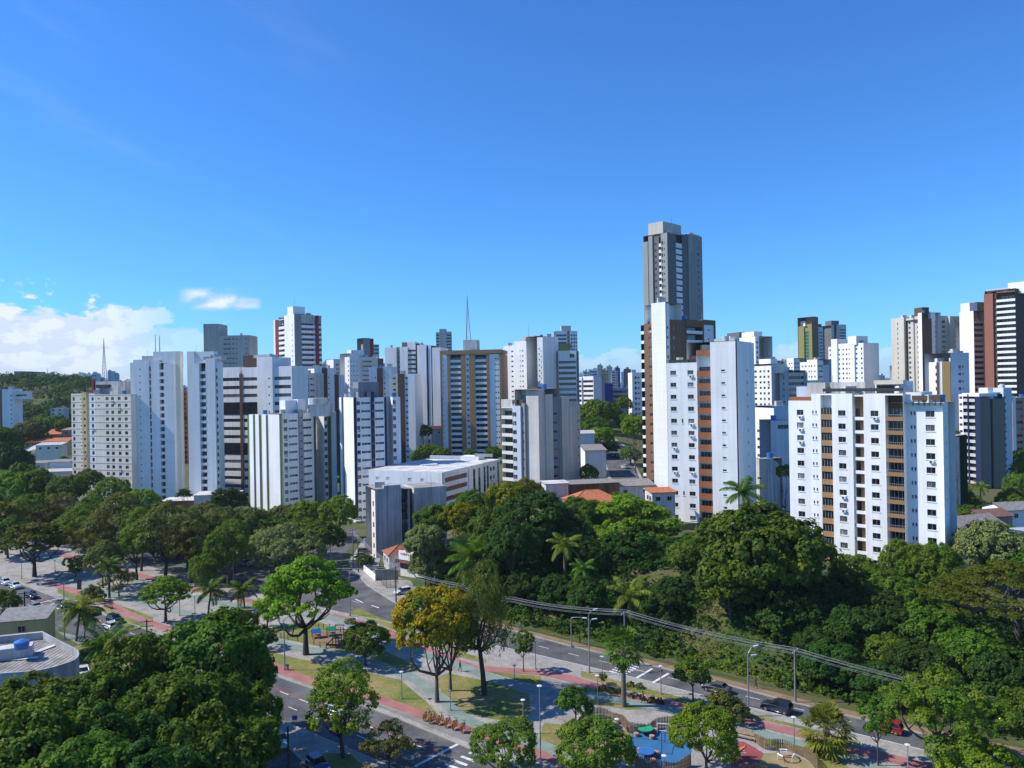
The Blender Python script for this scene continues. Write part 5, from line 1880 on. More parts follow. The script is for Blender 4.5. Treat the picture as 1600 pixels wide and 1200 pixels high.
wall_run('garden_wall', 'weathered brown boundary wall below the clay roofed house', [flat(586, 907), flat(622, 906)], 2.7, .3, paint('brown_wall', (.42, .38, .32), .5))
wall_run('garden_wall', 'low white wall along the side street pavement', [flat(569, 893), flat(587, 908)], 1.6, .25, W_WHITE)
wall_run('garden_wall', 'pale wall stub beside the stained slab block', [flat(569, 855), flat(584, 853)], 2.6, .25, W_OLD)
f0 = thing('mesh_fence', 'dark wire fence panels on posts by the parked white hatchback', 'fence', (*flat(596, 915), 0))
fm = MB()
pts = [flat(596, 912), flat(604, 920), flat(616, 919), flat(622, 912)]
for a, b_ in zip(pts, pts[1:]):
    for k in range(9):
        t = k / 8
        x, y = a[0] + (b_[0] - a[0]) * t, a[1] + (b_[1] - a[1]) * t
        fm.tube([(x, y, 0), (x, y, 2.1)], .05 if k % 4 == 0 else .018, 4)
    for z in (.3, .9, 1.5, 2.1):
        fm.tube([(a[0], a[1], z), (b_[0], b_[1], z)], .02, 4)
fm.build('panel', DKMET, f0, f0.location)

# ---------- rounded white building, lower left corner
cpx = at_depth(60, 1010, 118)
zt = 8.4
rt = thing('rounded_building', 'low white building with a rounded corner, corrugated roof and blue water tank, lower left', 'building', (-82, 118, 0))
outer = []
A = at_depth(-60, 1000, 133)
Bq = at_depth(66, 985, 0)
corner = lambda px, py: Vector(flat(px, py, zt))
P0, P1, P2, P3, P4 = corner(-120, 1005), corner(66, 986), corner(100, 1004), corner(122, 1016), corner(120, 1028)
P5, P6, P7, P8 = corner(100, 1037), corner(60, 1047), corner(0, 1052), corner(-140, 1062)
ring = smooth_line([(p.x, p.y) for p in (P2, P3, P4, P5, P6, P7)], 4)
foot = [(P0.x, P0.y), (P1.x, P1.y)] + ring + [(P8.x, P8.y)]
foot = foot[::-1]
cx = sum(p[0] for p in foot) / len(foot)
cy = sum(p[1] for p in foot) / len(foot)
off = Vector((-82, 118, 0))
wl_ = MB()
n = len(foot)
inn = [(p[0] + (cx - p[0]) * .045, p[1] + (cy - p[1]) * .045) for p in foot]
inn2 = [(p[0] + (cx - p[0]) * .02, p[1] + (cy - p[1]) * .02) for p in foot]
for k in range(n):
    j = (k + 1) % n
    a, c, ia, ic = foot[k], foot[j], inn[k], inn[j]
    wl_.quad((*a, 4.3), (*c, 4.3), (*c, zt), (*a, zt))
    wl_.quad((*a, zt), (*c, zt), (*ic, zt), (*ia, zt))
    wl_.quad((*ic, 7.2), (*ia, 7.2), (*ia, zt), (*ic, zt))
    wl_.quad((*a, 4.3), (*inn2[k], 4.3), (*inn2[j], 4.3), (*c, 4.3))
wl_.build('upper_wall', paint('aged_shaded_render', (.47, .48, .48), .45), rt, off)  # grey base carries the shade on this white wall, with weather streaks
lw = MB()
lw.prism(inn2, -.2, 4.3)
lw.build('lower_wall', paint('grey_blue_wall', (.34, .36, .38), .4), rt, off)
pn = MB()
for (x0, x1) in ((-30, 45), (64, 90)):
    a, c = flat(x0, 1066 - x0 * .08, 3), flat(x1, 1066 - x1 * .08, 3)
    pass
for k in range(2, n - 2, 3):
    a, c = inn2[k], inn2[k + 1]
    d = Vector((c[0] - a[0], c[1] - a[1]))
    nn = Vector((d.y, -d.x)).normalized() * .08
    pn.quad((a[0] + nn.x, a[1] + nn.y, .2), (c[0] + nn.x, c[1] + nn.y, .2), (c[0] + nn.x, c[1] + nn.y, 3.9), (a[0] + nn.x, a[1] + nn.y, 3.9))
pn.build('red_shutter', paint('dark_red_shutter', (.20, .05, .04), .3), rt, off)
corr, nt, bs = new_mat('corrugated_sheet')
w = N(nt, 'ShaderNodeTexWave')
w.inputs['Scale'].default_value = 0.42
nt.links.new(mapv(nt), w.inputs['Vector'])
c = mixc_(nt, 1.0, ramp(nt, noise(nt, mapv(nt), .5, 5, .7), [(.3, (.14, .12, .10)), (.5, (.27, .25, .225)), (.72, (.42, .38, .33))]), ramp(nt, w.outputs[0], [(.2, (.55, .55, .55)), (.6, (1.1, 1.1, 1.1))]), 'MULTIPLY')
nt.links.new(c, bs.inputs['Base Color'])
bs.inputs['Roughness'].default_value = .8
rf = MB()
rf.poly([(*p, 7.25) for p in inn])
rf.build('roof', corr, rt, off)
gt = MB()
q0, q1 = flat(50, 1022, 7.3), flat(92, 1006, 7.3)
bar(gt, (q0[0], q0[1]), (q1[0], q1[1]), .9, 7.4)
q0, q1 = flat(-60, 1038, 7.3), flat(60, 1028, 7.3)
bar(gt, (q0[0], q0[1]), (q1[0], q1[1]), .9, 7.41)
gt.build('gutter', ROOFW, rt, off)
bx = MB()
q = Vector(flat(-20, 1036, 7.3))
e = Vector(flat(50, 1026, 7.3))
d = (e - q)
nn = Vector((-d.y, d.x)).normalized() * 2.2
bx.prism([(q.x, q.y), (e.x, e.y), (e.x + nn.x, e.y + nn.y), (q.x + nn.x, q.y + nn.y)], 7.0, 9.0)
bx.build('roof_house', W_OLD, rt, off)
tk = MB()
c = Vector(flat(34, 1012, 9.1))
tk.cyl((c.x, c.y), .95, 9.0, 10.0, 18, 0, 1.08)
tk.cyl((c.x, c.y), 1.12, 10.0, 10.12, 18, 0, 1.05)
tk.cyl((c.x, c.y), 1.0, 10.12, 10.4, 18, 0, .35)
tk.build('water_tank', TANKB, rt, off)

# ------------------------------------------------------------------ trees
BARK = plain('grey_bark', (.105, .088, .07), .9, var=.35, scale=5)
BARKD = plain('dark_bark', (.055, .043, .034), .9, var=.35, scale=5)
PALMB = plain('palm_bark', (.14, .12, .10), .9, var=.3, scale=4)
LEAF = {
    'dark': leafmat('leaf_dark', (.028, .068, .010), (.056, .122, .017), (.085, .150, .020)),
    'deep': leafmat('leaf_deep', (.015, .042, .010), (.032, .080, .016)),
    'mid': leafmat('leaf_mid', (.040, .085, .012), (.075, .140, .020), (.110, .160, .024)),
    'bright': leafmat('leaf_bright', (.060, .130, .012), (.105, .195, .020), (.135, .215, .022), .28),
    'grey': leafmat('leaf_grey', (.058, .082, .028), (.100, .125, .045), (.090, .12, .026)),
    'pale': leafmat('leaf_pale', (.085, .130, .065), (.150, .200, .10)),
    'yellow': leafmat('leaf_yellow', (.125, .110, .010), (.225, .165, .012), (.080, .120, .016), .3),
    'yelgreen': leafmat('leaf_yellow_green', (.080, .105, .010), (.155, .165, .014), (.040, .085, .014), .3),
    'olive': leafmat('leaf_olive', (.042, .062, .010), (.072, .092, .014)),
    'fleck': leafmat('leaf_olive_flecked', (.026, .055, .010), (.052, .092, .016), (.085, .120, .016), .24),
    'flower': leafmat('leaf_flowering', (.06, .085, .04), (.12, .14, .075), (.20, .19, .13)),
    'palm': leafmat('leaf_palm', (.034, .085, .016), (.075, .140, .026), None, .24),
    'palmy': leafmat('leaf_palm_light', (.060, .110, .020), (.14, .17, .035), None, .26),
}


def unit(a):
    return a / np.maximum(np.linalg.norm(a, axis=1, keepdims=True), 1e-6)


def leaf_mesh(name, mat, P, Nn, ln, wd, rg, droop=0.0):
    n = len(P)
    t = rg.normal(size=(n, 3))
    if droop:
        t = t * (1 - droop) + np.array([0, 0, -1.6]) * droop
    t = unit(t - Nn * (t * Nn).sum(1, keepdims=True))
    b = np.cross(Nn, t)
    ln = ln * rg.uniform(.7, 1.3, (n, 1))
    wd = wd * rg.uniform(.7, 1.3, (n, 1))
    V = np.empty((n, 4, 3))
    V[:, 0] = P - t * ln / 2
    V[:, 1] = P + b * wd / 2 + Nn * wd * .12
    V[:, 2] = P + t * ln / 2
    V[:, 3] = P - b * wd / 2 + Nn * wd * .12
    return quads(name, mat, V.reshape(-1, 3))


def quads(name, mat, V):
    n = len(V) // 4
    me = bpy.data.meshes.new(name)
    me.vertices.add(n * 4)
    me.vertices.foreach_set('co', V.astype(np.float32).ravel())
    me.loops.add(n * 4)
    me.loops.foreach_set('vertex_index', np.arange(n * 4, dtype=np.int32))
    me.polygons.add(n)
    me.polygons.foreach_set('loop_start', np.arange(0, n * 4, 4, dtype=np.int32))
    me.polygons.foreach_set('loop_total', np.full(n, 4, dtype=np.int32))
    me.materials.append(mat)
    me.update(calc_edges=True)
    me.validate()
    return me


def crown_points(lobes, rg, per_m2, cr, nl, flat, low=-.45, cull=True):
    """leaf positions and normals: clumps spread over the outside of overlapping lobes"""
    C_, N_ = [], []
    for (c, r) in lobes:
        c, r = np.array(c), np.array(r)
        area = 4 * math.pi * (r[0] * r[1] * r[2]) ** (2 / 3)
        m = max(6, int(area * per_m2))
        d = unit(rg.normal(size=(m, 3)))
        d = d[d[:, 2] > low]
        p = c + d * r * rg.uniform(.80, 1.06, (len(d), 1))
        keep = np.ones(len(p), bool)
        for (c2, r2) in lobes if cull else ():
            if c2 is not c and not np.allclose(c2, c):
                keep &= (((p - np.array(c2)) / np.array(r2)) ** 2).sum(1) > .72
        C_.append(p[keep])
        N_.append(unit(d / r)[keep])
    C_, N_ = np.concatenate(C_), np.concatenate(N_)
    k = len(C_)
    crs = cr * rg.uniform(.6, 1.35, (k, 1, 1))
    o = rg.normal(size=(k, nl, 3))
    o = o / np.maximum(np.linalg.norm(o, axis=2, keepdims=True), 1e-6) * rg.uniform(.15, 1, (k, nl, 1)) ** .5
    # hemispherical caps bulging outwards
    dot = (o * N_[:, None, :]).sum(2, keepdims=True)
    o = np.where(dot < -.25, o - N_[:, None, :] * dot * 1.4, o)
    P = C_[:, None, :] + o * crs * np.array([1, 1, flat])
    Nn = o * .9 + N_[:, None, :] * .6 + np.array([0, 0, .45]) + rg.normal(size=(k, nl, 3)) * .38
    return P.reshape(-1, 3), unit(Nn.reshape(-1, 3))


def limb(a, b, rg, bow=.12, n=5):
    a, b = Vector(a), Vector(b)
    L = (b - a).length
    o = Vector(rg.normal(size=3)) * L * bow
    return [a.lerp(b, t) + o * (4 * t * (1 - t)) + Vector((0, 0, -L * .10 * math.sin(math.pi * t))) for t in np.linspace(0, 1, n)]


def trunk_mesh(rg, hf, r0, tips, bark, lean=(0, 0), forks=1):
    mb = MB()
    top = Vector((lean[0], lean[1], hf))
    tr = [Vector((0, 0, -.6)), Vector((0, 0, .15)), Vector((lean[0] * .3, lean[1] * .3, hf * .45)), top]
    mb.tube(tr, [r0 * 1.7, r0 * 1.15, r0 * .9, r0 * .72], 8)
    for tp in tips:
        st = top + Vector((0, 0, -hf * .12 * rg.random()))
        pts = limb(st, tp, rg)
        mb.tube(pts, [r0 * .52, r0 * .42, r0 * .32, r0 * .22, r0 * .10], 6)
        for _ in range(2):
            k = rg.integers(2, 4)
            e = pts[k] + (pts[-1] - pts[0]).length * .38 * Vector((rg.normal() * .7, rg.normal() * .7, .55))
            mb.tube(limb(pts[k], e, rg, .1, 4), [r0 * .22, r0 * .16, r0 * .11, r0 * .05], 5)
    return mb.mesh('trunk', bark, None, True)


def proto(kind, seed, leafkey):
    """returns crown mesh, trunk mesh, crown radius, total height (metres)"""
    rg = np.random.default_rng(seed)
    lobes = []
    bark = BARK
    if kind in ('broad', 'dense', 'fine'):
        Rr, zc, rz = 6.0, 7.4, 4.2
        K = {'broad': 18, 'dense': 30, 'fine': 13}[kind]
        for i in range(K):
            t = (i + .5) / K
            z = 1 - 1.55 * t
            w = i * 2.39996 + rg.uniform(-.4, .4)
            q = math.sqrt(max(0, 1 - z * z))
            f = rg.uniform(.55, .78)
            r = rg.uniform(1.7, 2.7) if kind != 'dense' else rg.uniform(1.2, 2.1)
            f = f if kind != 'dense' else rg.uniform(.66, .86)
            lobes.append(((math.cos(w) * q * Rr * f, math.sin(w) * q * Rr * f, zc + z * rz * f), (r * 1.05, r * 1.05, r * .82)))
        lobes.append(((0, 0, zc), (3.9, 3.9, 3.0)))
        P, Nn = crown_points(lobes, rg, {'broad': 1.05, 'dense': 1.25, 'fine': 1.7}[kind], {'broad': .78, 'dense': .72, 'fine': .62}[kind], {'broad': 34, 'dense': 40, 'fine': 34}[kind], .8)
        crown = leaf_mesh('crown', LEAF[leafkey], P, Nn, {'broad': .46, 'dense': .46, 'fine': .34}[kind], {'broad': .30, 'dense': .31, 'fine': .20}[kind], rg)
        tips = [l[0] for l in lobes[:9]]
        return crown, trunk_mesh(rg, 3.0, .34, tips, bark), 6.5, 11.4
    if kind == 'umbrella':
        for i in range(46):
            w = i * 2.39996
            q = math.sqrt((i + .5) / 46)
            x, y = math.cos(w) * q * 6.0, math.sin(w) * q * 6.0
            z = 10.6 - 3.4 * q * q + rg.uniform(-.5, .5) - rg.choice([0, 0, 1.3, 2.6]) * (1 - .4 * q)
            r = rg.uniform(1.0, 1.7)
            lobes.append(((x, y, z), (r, r, r * .40)))
        P, Nn = crown_points(lobes, rg, 1.8, .66, 30, .5, -.3)
        crown = leaf_mesh('crown', LEAF[leafkey], P, Nn, .42, .27, rg)
        tips = [l[0] for l in lobes[::3]]
        return crown, trunk_mesh(rg, 3.4, .42, tips[::2], BARKD), 7.0, 11.4
    if kind == 'tall':                              # tall trunked street trees with light, broken crowns
        for i in range(17):
            w = i * 2.39996 + rg.uniform(-.3, .3)
            z = 6.4 + 6.2 * (i + .5) / 17
            q = math.sin(math.pi * min(1, .25 + .72 * (i + .5) / 17))
            f = rg.uniform(.5, 1.0)
            r = rg.uniform(1.2, 1.9)
            lobes.append(((math.cos(w) * q * 4.6 * f, math.sin(w) * q * 4.6 * f, z), (r, r, r * .8)))
        P, Nn = crown_points(lobes, rg, .95, .74, 30, .8)
        crown = leaf_mesh('crown', LEAF[leafkey], P, Nn, .38, .2, rg)
        return crown, trunk_mesh(rg, 4.6, .3, [l[0] for l in lobes[::2]], BARKD, (.4, .2)), 5.6, 14.0
    if kind == 'weeping':
        for i in range(16):
            w = i * 2.39996
            z = 6.0 + 7.5 * (i + .5) / 16
            q = .95 - .55 * abs((i - 5) / 11)
            f = rg.uniform(.45, 1.0)
            lobes.append(((math.cos(w) * q * 5.2 * f, math.sin(w) * q * 5.2 * f, z), (1.2, 1.2, 1.5)))
        P, Nn = crown_points(lobes, rg, .85, .8, 30, 1.35, -.8)
        Nn[:, 2] *= .25
        Nn = unit(Nn)
        crown = leaf_mesh('crown', LEAF[leafkey], P, Nn, .55, .10, rg, .5)
        return crown, trunk_mesh(rg, 5.6, .34, [l[0] for l in lobes[::2]], BARKD, (.5, 0)), 5.8, 14.6
    if kind == 'cloud':                             # pine-like rounded pads on crooked limbs
        for i in range(22):
            w = i * 2.39996
            q = math.sqrt((i + .5) / 22)
            r = rg.uniform(1.2, 1.9)
            lobes.append(((math.cos(w) * q * 5.6, math.sin(w) * q * 5.6, 9.2 - 3.2 * q * q + rg.uniform(-1.6, .7)), (r, r, r * .68)))
        P, Nn = crown_points(lobes, rg, 1.5, .55, 40, .8, -.55)
        crown = leaf_mesh('crown', LEAF[leafkey], P, Nn, .38, .14, rg)
        return crown, trunk_mesh(rg, 3.6, .34, [l[0] for l in lobes[::2]], BARK, (-.6, .2)), 6.6, 11.0
    if kind == 'layered':                           # rain tree: wide flat shelves of fine leaves
        for i in range(60):
            w = i * 2.39996
            q = math.sqrt((i + .5) / 60)
            r = rg.uniform(1.3, 2.3)
            lobes.append(((math.cos(w) * q * 11.0, math.sin(w) * q * 11.0, 12.6 - 6.2 * q ** 1.8 + rg.uniform(-.8, .6)), (r, r, r * .22)))
        P, Nn = crown_points(lobes, rg, 2.4, .62, 26, .35, -.25)
        crown = leaf_mesh('crown', LEAF[leafkey], P, Nn, .34, .2, rg)
        return crown, trunk_mesh(rg, 4.0, .55, [l[0] for l in lobes[::6]], BARKD), 12.2, 13.2
    if kind == 'small':
        for i in range(7):
            w = i * 2.39996
            q = math.sqrt((i + .2) / 7)
            r = rg.uniform(.8, 1.15)
            lobes.append(((math.cos(w) * q * 1.5, math.sin(w) * q * 1.5, 3.7 + rg.uniform(-.9, .8) - .5 * q), (r, r, r * .85)))
        P, Nn = crown_points(lobes, rg, 2.6, .42, 34, .8, -.7)
        crown = leaf_mesh('crown', LEAF[leafkey], P, Nn, .30, .19, rg)
        return crown, trunk_mesh(rg, 1.9, .11, [l[0] for l in lobes], BARKD), 2.4, 5.2
    if kind == 'sparse':
        for i in range(13):
            w = i * 2.39996
            q = math.sqrt((i + .3) / 13)
            r = rg.uniform(.6, 1.0)
            lobes.append(((math.cos(w) * q * 3.2, math.sin(w) * q * 3.2, 5.4 + rg.uniform(-1.6, 1.5) - .9 * q), (r, r, r * .8)))
        P, Nn = crown_points(lobes, rg, 1.7, .55, 26, .8, -.7)
        crown = leaf_mesh('crown', LEAF[leafkey], P, Nn, .36, .17, rg)
        return crown, trunk_mesh(rg, 2.2, .16, [l[0] for l in lobes], BARKD), 4.0, 7.6
    if kind == 'shrub':
        for i in range(6):
            w = i * 2.39996
            q = math.sqrt((i + .2) / 6)
            r = rg.uniform(.6, .95)
            lobes.append(((math.cos(w) * q * 1.1, math.sin(w) * q * 1.1, .8 + rg.uniform(-.2, .5) - .2 * q), (r, r, r * .9)))
        P, Nn = crown_points(lobes, rg, 3.2, .36, 34, .8, -.5)
        crown = leaf_mesh('crown', LEAF[leafkey], P, Nn, .26, .15, rg)
        return crown, trunk_mesh(rg, .4, .07, [l[0] for l in lobes[:4]], BARKD), 1.8, 2.0
    raise KeyError(kind)


def palm_proto(kind, seed, leafkey):
    rg = np.random.default_rng(seed)
    V = []
    mb = MB()
    if kind in ('coconut', 'royal', 'date'):
        Ht = {'coconut': 7.0, 'royal': 9.0, 'date': 2.4}[kind]
        nf = {'coconut': 17, 'royal': 15, 'date': 30}[kind]
        L = {'coconut': 3.4, 'royal': 3.4, 'date': 3.5}[kind]
        lean = Vector((.8, .3, 0)) if kind == 'coconut' else Vector((0, 0, 0))
        r0 = {'coconut': .16, 'royal': .24, 'date': .35}[kind]
        mb.tube([Vector((0, 0, -.5)), Vector((lean.x * .15, lean.y * .15, Ht * .35)), Vector((lean.x * .5, lean.y * .5, Ht * .7)), Vector((lean.x, lean.y, Ht))], [r0 * 1.35, r0 * 1.05, r0, r0 * .85], 8)
        top = Vector((lean.x, lean.y, Ht))
        st = MB()
        for i in range(nf):
            w = i * 2.39996 + rg.uniform(-.2, .2)
            el = R(78 - 100 * (i / nf) + rg.uniform(-8, 8))
            dr = Vector((math.cos(w), math.sin(w), 0))
            pts = []
            p = top.copy()
            a = el
            ns = 9
            for k in range(ns + 1):
                pts.append(p.copy())
                p = p + (dr * math.cos(a) + Vector((0, 0, math.sin(a)))) * (L / ns)
                a -= R(9 if kind != 'date' else 6.5) * (.6 + k / ns)
            st.tube(pts, [.045 - .035 * k / ns for k in range(ns + 1)], 4)
            side = dr.cross(Vector((0, 0, 1)))
            per = 4 if kind != 'date' else 5
            for k in range(1, ns + 1):
                for q in range(per):
                    t = q / per
                    b = pts[k - 1].lerp(pts[k], t)
                    fr = (k - 1 + t) / ns
                    ll = L * .26 * (math.sin(math.pi * (.12 + .80 * fr)) + .15)
                    tang = (pts[k] - pts[k - 1]).normalized()
                    for s_ in (-1, 1):
                        d = (side * s_ * .8 + tang * .55 + Vector((0, 0, -.25 - .3 * rg.random()))).normalized()
                        n = tang * .07 if kind != 'date' else tang * .05
                        e = b + d * ll
                        m_ = b.lerp(e, .5) + Vector((0, 0, .05))
                        e = e + Vector((0, 0, -.18 * ll))
                        V += [b - n * .5, m_ - n, e, m_ + n]
        for f in st.f:
            pass
        sv = np.array([st.v[i] for f in st.f if len(f) == 4 for i in f])
        V = np.concatenate([np.array([tuple(v) for v in V]), sv])
        crown = quads('crown', LEAF[leafkey], V)
        Rr = L * .86
        return crown, mb.mesh('trunk', PALMB, None, True), Rr, Ht + (2.2 if kind != 'date' else 2.9)
    # fan palms: pleated round leaves on stalks
    Ht = 8.0 if kind == 'fan' else 3.0
    r0 = .26
    mb.tube([Vector((0, 0, -.5)), Vector((0, 0, .3)), Vector((0, 0, Ht * .5)), Vector((0, 0, Ht))], [r0 * 1.5, r0 * 1.1, r0 * .95, r0], 8)
    top = Vector((0, 0, Ht))
    nf = 46
    for i in range(nf):
        w = i * 2.39996
        el = R(80 - 135 * (i / nf) + rg.uniform(-6, 6))
        dr = Vector((math.cos(w) * math.cos(el), math.sin(w) * math.cos(el), math.sin(el)))
        Ls = rg.uniform(1.2, 1.7)
        hub = top + dr * Ls + Vector((0, 0, -.15))
        side = dr.cross(Vector((0, 0, 1)))
        side = side.normalized() if side.length > .01 else Vector((1, 0, 0))
        up = side.cross(dr)
        n = side * .03
        V += [top - n, hub - n, hub + n, top + n]
        for k in range(13):
            a = R(-105 + 210 * k / 12)
            d = (dr * math.cos(a) + side * math.sin(a) + up * (.10 if k % 2 else -.04)).normalized()
            ll = rg.uniform(.95, 1.2) * (1 - .25 * abs(a) / R(105))
            t = d.cross(up).normalized() * .10
            e = hub + d * ll + Vector((0, 0, -.22 * ll))
            m_ = hub + d * ll * .6
            V += [hub, m_ - t, e, m_ + t]
    crown = quads('crown', LEAF[leafkey], np.array([tuple(v) for v in V]))
    return crown, mb.mesh('trunk', PALMB, None, True), 2.55, Ht + 2.6


PROTO = {}


def get_proto(kind, leafkey, var):
    k = (kind, leafkey, var)
    if k not in PROTO:
        f = palm_proto if kind in ('coconut', 'royal', 'date', 'fan', 'lowfan') else proto
        PROTO[k] = f(kind, 11 + 37 * var + len(kind), leafkey)
    return PROTO[k]


TN = [0]
NAMES = {'coconut': 'coconut_palm', 'royal': 'royal_palm', 'date': 'date_palm', 'fan': 'fan_palm', 'lowfan': 'fan_palm', 'shrub': 'shrub', 'umbrella': 'umbrella_tree', 'weeping': 'weeping_tree', 'cloud': 'pine_tree', 'layered': 'rain_tree', 'small': 'young_tree'}


def tree(kind, leafkey, label, cx, top, w, base=None, d=None, var=None, rot=None, name=None, group=None, smin=.45):
    """cx, top, w: crown middle, top and width in photo pixels; base: pixel of the foot on the ground, or d: depth in metres"""
    i = TN[0]
    TN[0] += 1
    rg = random.Random(1000 + i)
    if base is not None:
        g = ground(*base)
        d = g.y
        x, y = g.x, g.y
    else:
        x, y = at_depth(cx, top + w * .4, d).xy
    gz = terrain(x, y)
    zt = at_depth(cx, top, d).z
    cr, tr, R0, H0 = get_proto(kind, leafkey, i % 3 if var is None else var)
    h = max(1.0, zt - gz)
    sx = (w / F * d / 2) / R0
    if kind not in ('shrub', 'layered') and h < .95 * H0 * sx:
        h = .95 * H0 * sx                        # foot below the slope: foliage down to the ground
        gz = zt - h
    sz = h / H0
    is_palm = kind in ('coconut', 'royal', 'date', 'fan', 'lowfan')
    nm = name or NAMES.get(kind, 'leafy_tree')
    a = rg.uniform(0, 6.28) if rot is None else rot
    r = thing(nm, label, 'palm' if is_palm else 'shrub' if kind == 'shrub' else 'tree', (x, y, gz), group, a)
    if is_palm or h > 1.5 * H0 * sx:
        # keep the crown in proportion; stretch only the trunk
        sc = sx
        Hc = H0 * sc
        oc = put('crown', cr, r, (0, 0, h - Hc))
        oc.scale = (sc, sc, sc)
        tz = (h - Hc) + 0
        ot = put('trunk', tr, r)
        k = {'coconut': 7.0, 'royal': 9.0, 'date': 2.4, 'fan': 8.0, 'lowfan': 3.0}.get(kind)
        if k:
            ot.scale = (sc, sc, max(.2, (k * sc + tz) / k))
        else:
            ot.scale = (sc, sc, h / H0)
            oc.scale = (sx, sx, sc * 1.15)
            oc.location.z = h - H0 * sc * 1.15
    else:
        oc = put('crown', cr, r)
        ot = put('trunk', tr, r)
        oc.scale = (sx, sx, sz)
        ot.scale = ((sx + sz) / 2, (sx + sz) / 2, sz)
        # limbs must stay inside the crown when it is squeezed
        ot.scale.x = ot.scale.y = min(sx, (sx + sz) / 2)
    return r


T = tree
# the dark mass of crowns in the lower left corner
T('dense', 'dark', 'big dark crown beside the avenue with bumpy edge, topmost of the lower left mass', 325, 978, 205, d=101)
T('broad', 'mid', 'rounded crown against the date palm at the upper left of the dark mass', 222, 1003, 150, d=97)
T('dense', 'dark', 'dark crown just right of the rounded white building', 150, 1062, 150, d=90)
T('broad', 'mid', 'lighter crown hiding the foot of the rounded white building', 40, 1066, 180, d=88)
T('dense', 'dark', 'dark crown bulging over the avenue lower kerb', 372, 1072, 130, d=90)
T('dense', 'dark', 'dark crown in the middle of the lower left mass', 262, 1072, 190, d=84)
T('dense', 'deep', 'very dark crown low in the lower left mass', 190, 1125, 180, d=77)
T('broad', 'mid', 'lighter leafy crown in the bottom left corner', 70, 1110, 220, d=76)
T('dense', 'dark', 'dark crown at the bottom edge above the parked silver car', 392, 1132, 96, d=82)
T('dense', 'dark', 'dark crown at the bottom edge inside the lower left mass', 320, 1140, 200, d=73)
T('broad', 'dark', 'dark crown cut by the left and bottom edges', -15, 1150, 150, d=72)
T('dense', 'dark', 'dark crown cut by the bottom edge under the lighter corner crown', 120, 1172, 200, d=67)
T('dense', 'deep', 'dark crown cut by the bottom edge near the slip road', 250, 1180, 180, d=67)

# the park between the avenues
T('umbrella', 'bright', 'large bright umbrella tree with a forked dark trunk beside the playground', 475, 873, 152, base=(478, 1024))
T('tall', 'bright', 'bright green tree with twin dark trunks at the avenue near kerb', 535, 1030, 142, base=(537, 1186), var=1)
T('broad', 'yellow', 'yellow and orange leaved tree in the middle of the park', 664, 922, 128, base=(683, 1100), var=0)
T('broad', 'yelgreen', 'yellow green tree leaning just behind the orange leaved tree', 712, 950, 98, base=(704, 1082), var=1)
T('weeping', 'grey', 'dark feathery weeping tree right of the orange leaved tree', 768, 888, 152, base=(757, 1088))
T('broad', 'dark', 'round dark green tree above the bright twin trunk tree', 570, 976, 72, base=(571, 1042))
T('small', 'dark', 'round deep green young tree by the sandy play area', 895, 1072, 62, base=(900, 1143))
T('small', 'mid', 'narrow young tree beside a post lamp at the far avenue', 810, 984, 40, base=(818, 1052))
T('fan', 'palm', 'tall fan palm on a bare dark trunk beside the far zebra crossing', 970, 970, 76, base=(975, 1106))
T('small', 'mid', 'young tree by the far avenue left of the dark car', 1082, 1029, 62, base=(1083, 1099))
T('small', 'grey', 'young drooping tree over the red cycle path right of the blue court', 1140, 1074, 74, base=(1140, 1126))
T('broad', 'bright', 'bright bushy tree between the blue court and the red court', 1101, 1110, 106, base=(1104, 1216), var=0)
T('lowfan', 'palmy', 'low wide fan palm with pale leaves beside the sand pit', 1291, 1090, 96, base=(1292, 1178))
T('small', 'dark', 'narrow dark young tree standing before the red car', 1369, 1090, 60, base=(1372, 1198))
T('cloud', 'mid', 'broad pine like tree with rounded pads, lower right', 1492, 1043, 190, base=(1476, 1212))
T('broad', 'bright', 'bright crown cut by the bottom edge, lower right corner', 1535, 1165, 130, d=86)
T('broad', 'dark', 'dark crown cut by the right edge, beside the pine like tree', 1612, 1085, 110, d=92)
T('broad', 'mid', 'light bushy crown hiding the near end of the play area fence', 930, 1133, 118, d=92)
T('fine', 'mid', 'feathery green crown before the near zebra crossing', 788, 1130, 116, d=93)
T('sparse', 'grey', 'thin greyish tree standing on the avenue lower pavement', 606, 1124, 92, base=(608, 1206))
T('umbrella', 'olive', 'flat topped olive tree with a dark shadow near the left edge', 55, 814, 108, base=(54, 902))
T('royal', 'palm', 'palm between the flat topped tree and the street lamps', 168, 868, 46, base=(171, 936))
T('sparse', 'flower', 'pale flowering tree beside a palm near the left lawn', 196, 880, 62, base=(186, 934))
T('shrub', 'grey', 'round greyish bush under the pale flowering tree', 145, 912, 40, base=(148, 942))
T('umbrella', 'bright', 'small flat topped bright tree casting a round shadow', 252, 902, 78, base=(259, 972))
T('coconut', 'palm', 'slim coconut palm left of the round clipped bush', 321, 903, 56, base=(324, 966))
T('coconut', 'palm', 'short palm with light fronds on the park paving', 381, 902, 48, base=(383, 950))
T('shrub', 'dark', 'round clipped dark bush above the dark mass of crowns', 382, 948, 56, base=(382, 992))
T('shrub', 'dark', 'second clipped dark bush by the red cycle path', 414, 974, 46, base=(412, 1016))
T('coconut', 'palm', 'small palm behind the clipped bushes', 415, 938, 46, base=(418, 984))
T('shrub', 'mid', 'loose light bush beside the round clipped bush', 345, 955, 44, base=(345, 985))
T('broad', 'mid', 'leafy tree with low crown left of the big umbrella tree', 325, 858, 66, base=(330, 912))
T('coconut', 'palmy', 'coconut palm at the junction in front of the round roofed building', 112, 928, 66, base=(118, 1004))
T('date', 'palm', 'wide date palm bush beside the avenue, right of the coconut palm', 166, 972, 86, base=(166, 1022))
